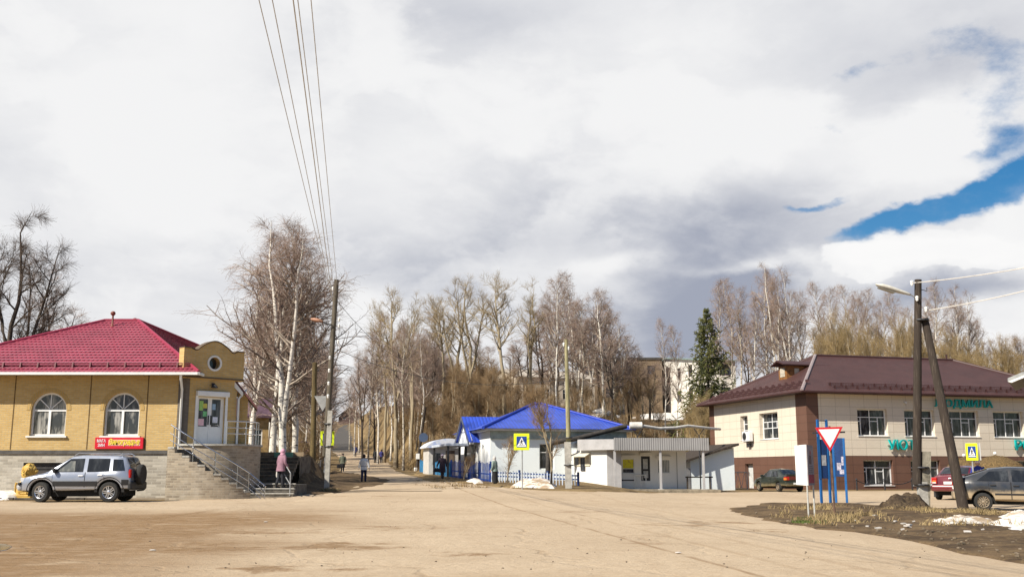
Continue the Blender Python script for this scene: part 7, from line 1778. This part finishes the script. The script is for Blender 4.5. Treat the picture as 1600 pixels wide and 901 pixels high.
m = MB(); m.box(-2.12, -1.96, -.78, .78, .36, .62, .06); m.build('rear_bumper', gy, c.t); c.lamp('tail_lamp', -2.08, -1.86, .56, .815, .72, .92, lampr); m = MB(); m.box(2.0, 2.14, -.75, .75, .32, .56, .05); m.build('front_bumper', gy, c.t); m = MB(); m.box(-2.10, -2.05, -.26, .26, .68, .79); m.build('number_plate', plate, c.t)
m = MB(); m.box(-1.96, -1.78, -.62, .62, 1.06, 1.10, .02); m.build('spoiler', gy, c.t)

# red saloon seen from behind
pr_ = GP(1487, 782); hd = R(52); ctr = Vector((pr_.x + math.cos(hd) * 2.05, pr_.y + math.sin(hd) * 2.05, 0)); ctr.z = gz(ctr.x, ctr.y) + .035
rd = paint('dark_red_paint', (.135, .010, .018), .5, .30, .55, .25, .8, .2, (.22, .14, .10))
c = Car('red_saloon', 'dark red saloon seen from behind with its tail lamp glowing beside the leaning brace', 'car', ctr, hd, 1.74,
        [(-2.08, .58), (-2.12, .86), (-2.06, 1.06), (-1.5, 1.10), (-.72, 1.46), (-.1, 1.52), (.3, 1.48), (1.05, 1.02), (1.85, .86), (2.08, .62), (2.1, .5)],
        [(-2.1, .96), (-1.5, 1.0), (.6, .95), (1.1, .92), (1.9, .78), (2.1, .6)], [(-2.1, .40), (1.6, .28), (2.1, .36)], (-1.30, 1.32), .30, rd, roofw=.68, hoodw=.86)
c.flank('side_window', [(-1.12, 1.02), (-.42, .99), (-.42, 1.40), (-.78, 1.40)], cglass, .008); c.flank('side_window', [(-.32, .99), (.82, .97), (.32, 1.38), (-.32, 1.42)], cglass, .008)
c.screen('rear_window', -1.44, -.78, cglass, .90); c.screen('windscreen', .98, .36, cglass, .9)
c.door(-1.0, -.38, .98, hx=-.88, hz=.86, bright=False); c.door(-.36, .82, .96, hx=-.22, hz=.84, bright=False); c.mirror(.72, .98, rd)
m = MB(); m.box(-2.20, -2.02, -.82, .82, .38, .66, .07); m.build('rear_bumper', rd, c.t); m = MB(); m.box(-2.14, -2.09, -.27, .27, .70, .82); m.build('number_plate', plate, c.t)
c.lamp('tail_lamp', -2.145, -1.92, .56, .80, .72, 1.0, lampr)
for sy in (-1, 1):
    a, b = sorted((sy * .60, sy * .76)); m = MB(); m.box(-2.152, -2.14, a, b, .80, .86, .004); m.build('indicator', lampo, c.t); m = MB(); m.box(-2.152, -2.14, a, b, .74, .79, .004); m.build('reversing_lamp', plate, c.t)
m = MB(); m.box(-2.135, -2.11, -.05, .05, .92, .98, .01); m.build('badge', MATS['alloy_rim'], c.t)
m = MB(); m.box(-1.75, -1.72, -.84, -.62, .12, .40); m.box(-1.75, -1.72, .62, .84, .12, .40); m.build('mud_flap', trimb, c.t)

# dark green saloon at the clad wall
pq = GP(1232, 769); hd = math.atan2(.964, -.264); ctr = Vector((pq.x - .05, pq.y + 1.9, 0)); ctr.z = gz(ctr.x, ctr.y) + .035
dg_ = paint('dark_green_paint', (.018, .028, .022), .85, .30, .60, .3, .7, .2, (.34, .27, .15))
c = Car('green_saloon', 'dark green dusty saloon parked along the brown wall with its boot to the square', 'car', ctr, hd, 1.70,
        [(-2.05, .55), (-2.12, .84), (-2.08, 1.02), (-1.55, 1.04), (-.85, 1.38), (-.3, 1.43), (.2, 1.40), (1.0, .96), (1.85, .80), (2.08, .62), (2.1, .5)],
        [(-2.1, .90), (-1.5, .94), (.6, .90), (1.0, .88), (1.9, .74), (2.1, .58)], [(-2.1, .38), (1.6, .24), (2.1, .34)], (-1.22, 1.27), .285, dg_, roofw=.66, rim=MATS['dusty_rim'], hoodw=.86)
c.flank('side_window', [(-1.22, .965), (-.42, .935), (-.42, 1.31), (-.88, 1.31)], cglass, .008); c.flank('side_window', [(-.32, .93), (.78, .915), (.26, 1.29), (-.32, 1.33)], cglass, .008)
c.screen('rear_window', -1.50, -.90, cglass, .88); c.screen('windscreen', .94, .26, cglass, .9)
c.door(-1.0, -.38, .93, hx=-.88, hz=.82, bright=False); c.door(-.36, .80, .91, hx=-.22, hz=.80, bright=False); c.mirror(.68, .93, dg_)
m = MB(); m.box(-2.19, -2.02, -.80, .80, .36, .64, .06); m.build('rear_bumper', dg_, c.t); m = MB(); m.box(-2.14, -2.09, -.62, .62, .74, .96, .01); pn_ = m.build('tail_panel', mat('dark_red_panel', (.12, .02, .015), .3, .1), c.t)
c.lamp('tail_lamp', -2.15, -1.92, .52, .78, .72, .94, lampr)
for sy in (-1, 1): a, b = sorted((sy * .68, sy * .79)); m = MB(); m.box(-2.156, -1.90, a, b, .73, .86, .01); m.build('indicator', lampo, c.t)
m = MB(); m.box(-2.20, -2.185, -.27, .27, .46, .57); m.build('number_plate', plate, c.t)
m = MB(); m.box(-2.10, -1.90, -.70, .70, 1.04, 1.09, .02); m.build('spoiler', dg_, c.t)
# ------------------------------------------------------------------ people
skin_m = mat('skin', (.48, .30, .22), .6, .08, 6)
def skin_body(verts, edges, radii, root=0):
    me = bpy.data.meshes.new('person_body'); me.from_pydata([tuple(v) for v in verts], edges, []); o = bpy.data.objects.new('person_body', me); COL.objects.link(o)
    md = o.modifiers.new('skin', 'SKIN'); md.use_smooth_shade = True
    for i, (d, rr_) in enumerate(zip(me.skin_vertices[0].data, radii)): d.radius = rr_ if isinstance(rr_, tuple) else (rr_, rr_); d.use_root = (i == root)
    sb = o.modifiers.new('sub', 'SUBSURF'); sb.levels = 1
    dg = bpy.context.evaluated_depsgraph_get(); dg.update(); out = bpy.data.meshes.new_from_object(o.evaluated_get(dg))
    COL.objects.unlink(o); bpy.data.objects.remove(o); bpy.data.meshes.remove(me); return out
def oval(c, rx_, ry_, n=16, rot=0., tilt=(0, 0)):
    return [(c[0] + rx_ * math.cos(2 * math.pi * i / n), c[1] + ry_ * math.sin(2 * math.pi * i / n), c[2] + tilt[0] * math.cos(2 * math.pi * i / n) + tilt[1] * math.sin(2 * math.pi * i / n)) for i in range(n)]
def person(label, loc, face, h, coat, coat_len=.42, legs=None, skirt=None, head='hair', head_m=None, boots=None, stride=.0, lean=.0, arms=((.12, .05), (.12, .05)), bulk=1., collar=None, hood=False, band=None, hem=None):
    """stands at loc; front is local +y. arms: (sideways, forward) swing of each hand as fractions of height"""
    t = thing('person', label, 'person', loc, face); S = h / 1.7; B = bulk
    hip, kn, an, sh, nk, hd = .90 * S, .48 * S, .085 * S, 1.40 * S, 1.49 * S, 1.60 * S
    ly = lambda z: lean * max(0, z - hip)                      # forward lean of the trunk
    V, E, Rd = [], [], []
    def v(p, r_, par=None):
        V.append(Vector(p)); Rd.append(r_); 
        if par is not None: E.append((par, len(V) - 1))
        return len(V) - 1
    pel = v((0, 0, hip), (.13 * S * B, .10 * S * B)); wa = v((0, ly(1.10 * S), 1.10 * S), (.12 * S * B, .09 * S * B), pel); ch = v((0, ly(1.30 * S), 1.30 * S), (.14 * S * B, .10 * S * B), wa)
    n1 = v((0, ly(nk) + .01, nk), .052 * S, ch); n2 = v((0, ly(hd) + .02, 1.545 * S), .052 * S, n1); h1 = v((0, ly(hd) + .025, 1.60 * S), (.072 * S, .085 * S), n2); h2 = v((0, ly(hd) + .015, 1.665 * S), (.066 * S, .078 * S), h1)
    feet, knees, hands, elb, shs = [], [], [], [], []
    for i, sx in enumerate((-1, 1)):
        st_ = stride * (1 if i else -1)
        a = v((sx * .085 * S, 0, hip - .06 * S), .085 * S, pel); k = v((sx * .085 * S, st_ * .16 * S + .015, kn), .056 * S, a); f = v((sx * .085 * S, st_ * .26 * S - .01 - (.05 if st_ < 0 else 0), an + (.04 * S if st_ < 0 else 0)), .040 * S, k); fo = v((sx * .095 * S, st_ * .26 * S + .13 * S, .035 * S + (.0 if st_ >= 0 else .0)), .034 * S, f)
        feet.append((f, fo)); knees.append(k)
    for i, sx in enumerate((-1, 1)):
        ax, ay = arms[i]
        a = v((sx * .165 * S * B, ly(sh), sh - .02 * S), .052 * S, ch); e = v((sx * (.20 * B + ax * .45) * S, ly(1.1 * S) + ay * .25 * S - .02, 1.13 * S), .042 * S, a); w_ = v((sx * (.19 * B + ax) * S, ly(.9 * S) + ay * S + .01, .90 * S + abs(ay) * .25 * S), .030 * S, e)
        pm = V[w_] + (V[w_] - V[e]).normalized() * .075 * S; p_ = v(pm, (.036 * S, .020 * S), w_); hands.append((w_, p_, sx)); elb.append(e); shs.append(a)
    me = skin_body(V, E, Rd)
    mb = MB()
    for v_ in me.vertices: mb.v.append(v_.co.copy())
    for p_ in me.polygons: mb.f.append(list(p_.vertices)); mb.mi.append(0)
    for w_, p_, sx in hands:                                    # four curled fingers and the thumb of each hand
        d = (V[p_] - V[w_]).normalized(); a = Vector((0, 1, 0)); a = (a - d * a.dot(d)).normalized(); n = d.cross(a)
        for q, L in ((-.03, .055), (-.01, .068), (.01, .072), (.03, .062)):
            b = V[p_] + a * q * S + d * .012 * S; m1 = b + d * L * .55 * S; m2 = m1 + (d * .55 + n * -.5 * sx + Vector((0, 0, 0))).normalized() * L * .5 * S
            mb.tube([b - d * .02 * S, m1, m2], [.0095 * S, .009 * S, .007 * S], 6)
        b = V[w_] + d * .025 * S + a * .028 * S; m1 = b + (a * .75 + d * .6).normalized() * .038 * S; mb.tube([b - a * .015 * S, m1, m1 + (d + a * .15).normalized() * .032 * S], [.012 * S, .011 * S, .008 * S], 6)
    H = V[h1]; f = H + Vector((0, .085 * S, .0))
    mb.loft([[(f.x + wx * S, f.y + dy * S, f.z + dz_ * S) for wx, dy in ((-.012 * q, -.01), (0, .018 * q), (.012 * q, -.01))] for dz_, q in ((.035, .4), (.0, .9), (-.022, 1.3), (-.03, .6))])
    for sx in (-1, 1):
        mb.ball((f.x + sx * .030 * S, f.y - .012 * S, f.z + .028 * S), (.013 * S, .008 * S, .008 * S), 8, 5); mb.ball((f.x + sx * .078 * S, H.y - .01 * S, f.z + .0), (.012 * S, .022 * S, .034 * S), 8, 5)
    mb.ball((f.x, f.y - .012 * S, f.z - .052 * S), (.024 * S, .008 * S, .007 * S), 8, 4)
    bpy.data.meshes.remove(me)
    body = mb.build('body', skin_m, t, smooth=60)
    m = MB()
    for sx in (-1, 1): m.ball((f.x + sx * .030 * S, f.y - .006 * S, f.z + .028 * S), (.007 * S, .005 * S, .007 * S), 7, 4)
    m.build('eyes', mat('dark_eyes', (.02, .015, .012), .3), t)
    # trousers or stockings, then boots
    m = MB()
    for i in range(2):
        f_, fo = feet[i]; a = V[pel] + Vector(((-1, 1)[i] * .085 * S, 0, .02 * S)); k = V[knees[i]]; b = V[f_]
        m.tube([a, a.lerp(k, .5), k, k.lerp(b, .5), b + Vector((0, 0, .02 * S))], [.105 * S, .09 * S, .072 * S, .064 * S, .058 * S], 12)
    m.build('trousers' if not skirt else 'stockings', legs or mat('dark_trousers', (.025, .027, .035), .9, .2), t, smooth=60)
    m = MB()
    for f_, fo in feet:
        a, b = V[f_], V[fo]; m.tube([a + Vector((0, 0, .12 * S)), a + Vector((0, -.01, .0)), a + Vector((0, -.005, -.045 * S))], [.06 * S, .056 * S, .05 * S], 10); m.loft([oval((a.x + (b.x - a.x) * q, a.y - .05 * S + (b.y + .05 * S - a.y + .04 * S) * q, .045 * S), .048 * S * w_, .001) for q, w_ in ((0, .7),)] if False else [[(a.x + x * w_ * S, a.y - .06 * S + .27 * S * q, max(.0, zq * z * S)) for x, z in ((-.045, .002), (.045, .002), (.05, .05), (.03, .085), (-.03, .085), (-.05, .05))] for q, w_, zq in ((0, .75, .8), (.15, .95, 1.1), (.5, 1., 1.), (.85, 1., .7), (1.0, .6, .5))])
    m.build('boots', boots or mat('black_boots', (.02, .02, .02), .6, .2), t, smooth=60)
    # coat: rings down the trunk, sleeves along the arms
    z0 = coat_len * h; R_ = []
    zs_ = [z0, z0 + .06 * S, hip - .05 * S, hip + .08 * S, 1.08 * S, 1.20 * S, 1.32 * S, 1.40 * S, 1.455 * S, 1.49 * S]; rx_ = [.215, .205, .195, .185, .178, .19, .205, .195, .12, .07]; ry_ = [.165, .16, .155, .145, .135, .14, .145, .13, .095, .075]
    kk = [(z, a, b) for z, a, b in zip(zs_, rx_, ry_) if z >= z0]
    kk = [(z, a, b) for i, (z, a, b) in enumerate(kk) if i == 0 or z > kk[0][0] + .02]
    m = MB(); m.loft([oval((0, ly(z), z), a * S * B, b * S * B, 18, tilt=(0, .008 * math.sin(z * 9))) for z, a, b in kk], cap=True)
    for i in range(2):
        a, e, w_ = V[shs[i]], V[elb[i]], V[hands[i][0]]
        m.tube([a + Vector(((.03, -.03)[i] * S, 0, .02 * S)), a, a.lerp(e, .5), e, e.lerp(w_, .5), w_], [.085 * S, .082 * S, .072 * S, .064 * S, .056 * S, .050 * S], 12)
    ct = m.build('coat', coat, t, smooth=60)
    if band:
        zq, mt = band; m = MB(); m.loft([oval((0, ly(zq * h + d), zq * h + d), .187 * S * B, .149 * S * B, 18) for d in (-.03 * S, .03 * S)], cap=False); m.build('coat_band', mt, ct, smooth=60)
    if skirt:
        mt, zl = skirt; m = MB(); m.loft([oval((0, 0, z), a * S * B, b * S * B, 18, tilt=(0, .012)) for z, a, b in ((zl * h, .20, .17), (zl * h + .15 * S, .19, .16), (max(z0 + .03, zl * h + .2), .185, .15))]); m.build('skirt', mt, t, smooth=60)
    H = V[h1]
    if head == 'hair':
        m = MB(); m.ball((H.x, H.y - .022 * S, H.z + .030 * S), (.092 * S, .098 * S, .105 * S), 14, 9); m.ball((H.x, H.y - .05 * S, H.z - .045 * S), (.075 * S, .055 * S, .08 * S), 12, 7); m.build('hair', head_m, t, smooth=70)
    elif head == 'hat':
        m = MB(); m.lathe([(.100 * S, .0), (.102 * S, .03 * S), (.094 * S, .07 * S), (.06 * S, .105 * S), (.004, .115 * S)], 16, (H.x, H.y - .008 * S, H.z + .015 * S)); m.build('hat', head_m, t, smooth=70); m = MB(); m.ball((H.x, H.y - .04 * S, H.z - .02 * S), (.082 * S, .062 * S, .075 * S), 12, 7); m.build('hair', mat('grey_brown_hair', (.09, .065, .05), .8, .2), t, smooth=70)
    elif head == 'hood':
        m = MB(); m.ball((H.x, H.y - .03 * S, H.z + .025 * S), (.112 * S, .115 * S, .13 * S), 14, 9); m.ball((H.x, H.y - .03 * S, H.z - .10 * S), (.125 * S, .115 * S, .07 * S), 14, 7); m.build('hood', head_m, t, smooth=70)
    return t, V, hands
def bag(label, par, w_idx, V, size, mt, drop=.25, n='shoulder_bag'):
    p = par.matrix_basis @ V[w_idx]; t = thing(n, label, 'bag', p, par.rotation_euler.z + .2)
    m = MB(); m.loft([[(x * size[0] * q, y * size[1] * q, -drop - z) for x, y in ((-.5, -.5), (.5, -.5), (.5, .5), (-.5, .5))] for z, q in ((0, .75), (.03, .95), (size[2] * .6, 1.05), (size[2], .92))]); m.build('bag_body', mt, t, smooth=40)
    m = MB(); m.tube([(-size[0] * .3, 0, -drop), (-size[0] * .12, 0, -.03), (0, 0, .0), (size[0] * .12, 0, -.03), (size[0] * .3, 0, -drop)], .009, 5); m.build('strap', mt, t)
bpy.context.view_layer.update()
pink = mat('dusty_pink_coat', (.30, .165, .215), .85, .15, 6); pinkh = mat('pale_pink_hood', (.58, .32, .42), .8, .1, 6)
stp = [o for o in bpy.data.objects if o.name == 'concrete_steps'][0].location
p = Vector((xx(438, 738, stp.y + .62), stp.y + .66, stp.z + .40))
t, V, hn = person('stooped person in dusty pink coat and pink hood climbing the concrete steps', p, R(-40), 1.56, pink, .44, head='hood', head_m=pinkh, lean=.12, arms=((.05, .08), (.05, .16)), bulk=1.12, stride=.3)
bag('small pale bag held by the person in pink on the steps', t, hn[0][1], V, (.22, .10, .24), mat('pale_bag', (.55, .52, .48), .7, .1), .10, 'carrier_bag')
khaki = mat('khaki_green_coat', (.13, .14, .10), .85, .2, 6)
t, V, hn = person('person in khaki jacket and dark skirt standing beside the leaning lamp pole', GP(535, 737.5), R(185), 1.62, khaki, .46, skirt=(mat('black_skirt', (.02, .02, .022), .9, .2), .26), head='hat', head_m=mat('dark_hat', (.03, .03, .028), .9, .2), bulk=1.18, arms=((.06, .06), (.10, .0)))
bag('dark shopping bag in the hand of the person in khaki', t, hn[1][1], V, (.30, .14, .30), mat('dark_bag', (.03, .03, .035), .7, .2), .12, 'shopping_bag')
t, V, hn = person('person in white jacket and blue jeans walking up the hill road', GP(568, 754.5), R(2), 1.68, mat('white_jacket', (.78, .77, .75), .75, .06, 6), .47, legs=mat('blue_jeans', (.02, .028, .075), .85, .25, 8), head='hair', head_m=mat('chestnut_hair', (.045, .022, .014), .6, .2), stride=.7, arms=((.10, .10), (.12, -.08)), bulk=1.05, band=(.60, mat('grey_belt', (.45, .44, .44), .7, .1)))
t, V, hn = person('person in black jacket walking uphill beside one in blue', GP(586, 723.5), R(8), 1.74, mat('black_jacket', (.018, .02, .024), .8, .2), .50, head='hat', head_m=mat('black_knit_hat', (.015, .015, .016), .9), stride=.6, arms=((.08, .1), (.08, -.1)))
t, V, hn = person('person in blue violet jacket walking uphill beside one in black', GP(595.5, 724), R(8), 1.74, mat('blue_violet_jacket', (.035, .035, .17), .8, .2), .50, head='hair', head_m=mat('dark_brown_hair', (.025, .016, .012), .7, .2), stride=-.6, arms=((.08, -.1), (.08, .1)))
t, V, hn = person('small far person in bright blue coat on the bend of the hill road', GP(555, 713), R(180), 1.7, mat('bright_blue_coat', (.03, .06, .26), .8, .2), .38, head='hat', head_m=MATS['dark_hat'], stride=.5)
plum = mat('dark_plum_coat', (.040, .024, .036), .85, .2, 6)
t, V, hn = person('person in dark plum coat and lilac hat walking past the blue fence', GP(691, 749.5), R(20), 1.66, plum, .30, head='hat', head_m=mat('lilac_hat', (.50, .40, .48), .8, .1), stride=.6, arms=((.16, .06), (.10, .05)), bulk=1.1, legs=mat('brown_stockings', (.07, .04, .03), .8, .2), lean=.05)
bag('black shoulder bag swinging from the person in the plum coat', t, hn[0][1], V, (.36, .16, .26), MATS['dark_bag'], .05)
t, V, hn = person('person in grey green jacket and wide black skirt at the fence corner', GP(773.5, 758.5), R(60), 1.60, mat('grey_green_jacket', (.20, .26, .235), .85, .2, 6), .50, skirt=(MATS['black_skirt'], .12), head='hood', head_m=mat('pale_headscarf', (.50, .48, .46), .8, .1), bulk=1.05, arms=((.08, .10), (.06, .14)), lean=.08)
bag('large black bag carried low by the person at the fence corner', t, hn[1][1], V, (.42, .20, .36), MATS['dark_bag'], .18, 'shopping_bag')
Yb = 43.5; xb = xx(1529, 738, Yb)
t, V, hn = person('person in royal blue jacket and pale pink hat standing between the parked cars', (xb, Yb, gz(xb, Yb) + .035), R(150), 1.70, mat('royal_blue_jacket', (.025, .04, .26), .8, .2, 6), .48, head='hat', head_m=mat('pale_pink_hat', (.66, .52, .56), .85, .1), bulk=1.15, lean=.15, arms=((.10, .12), (.12, .12)))
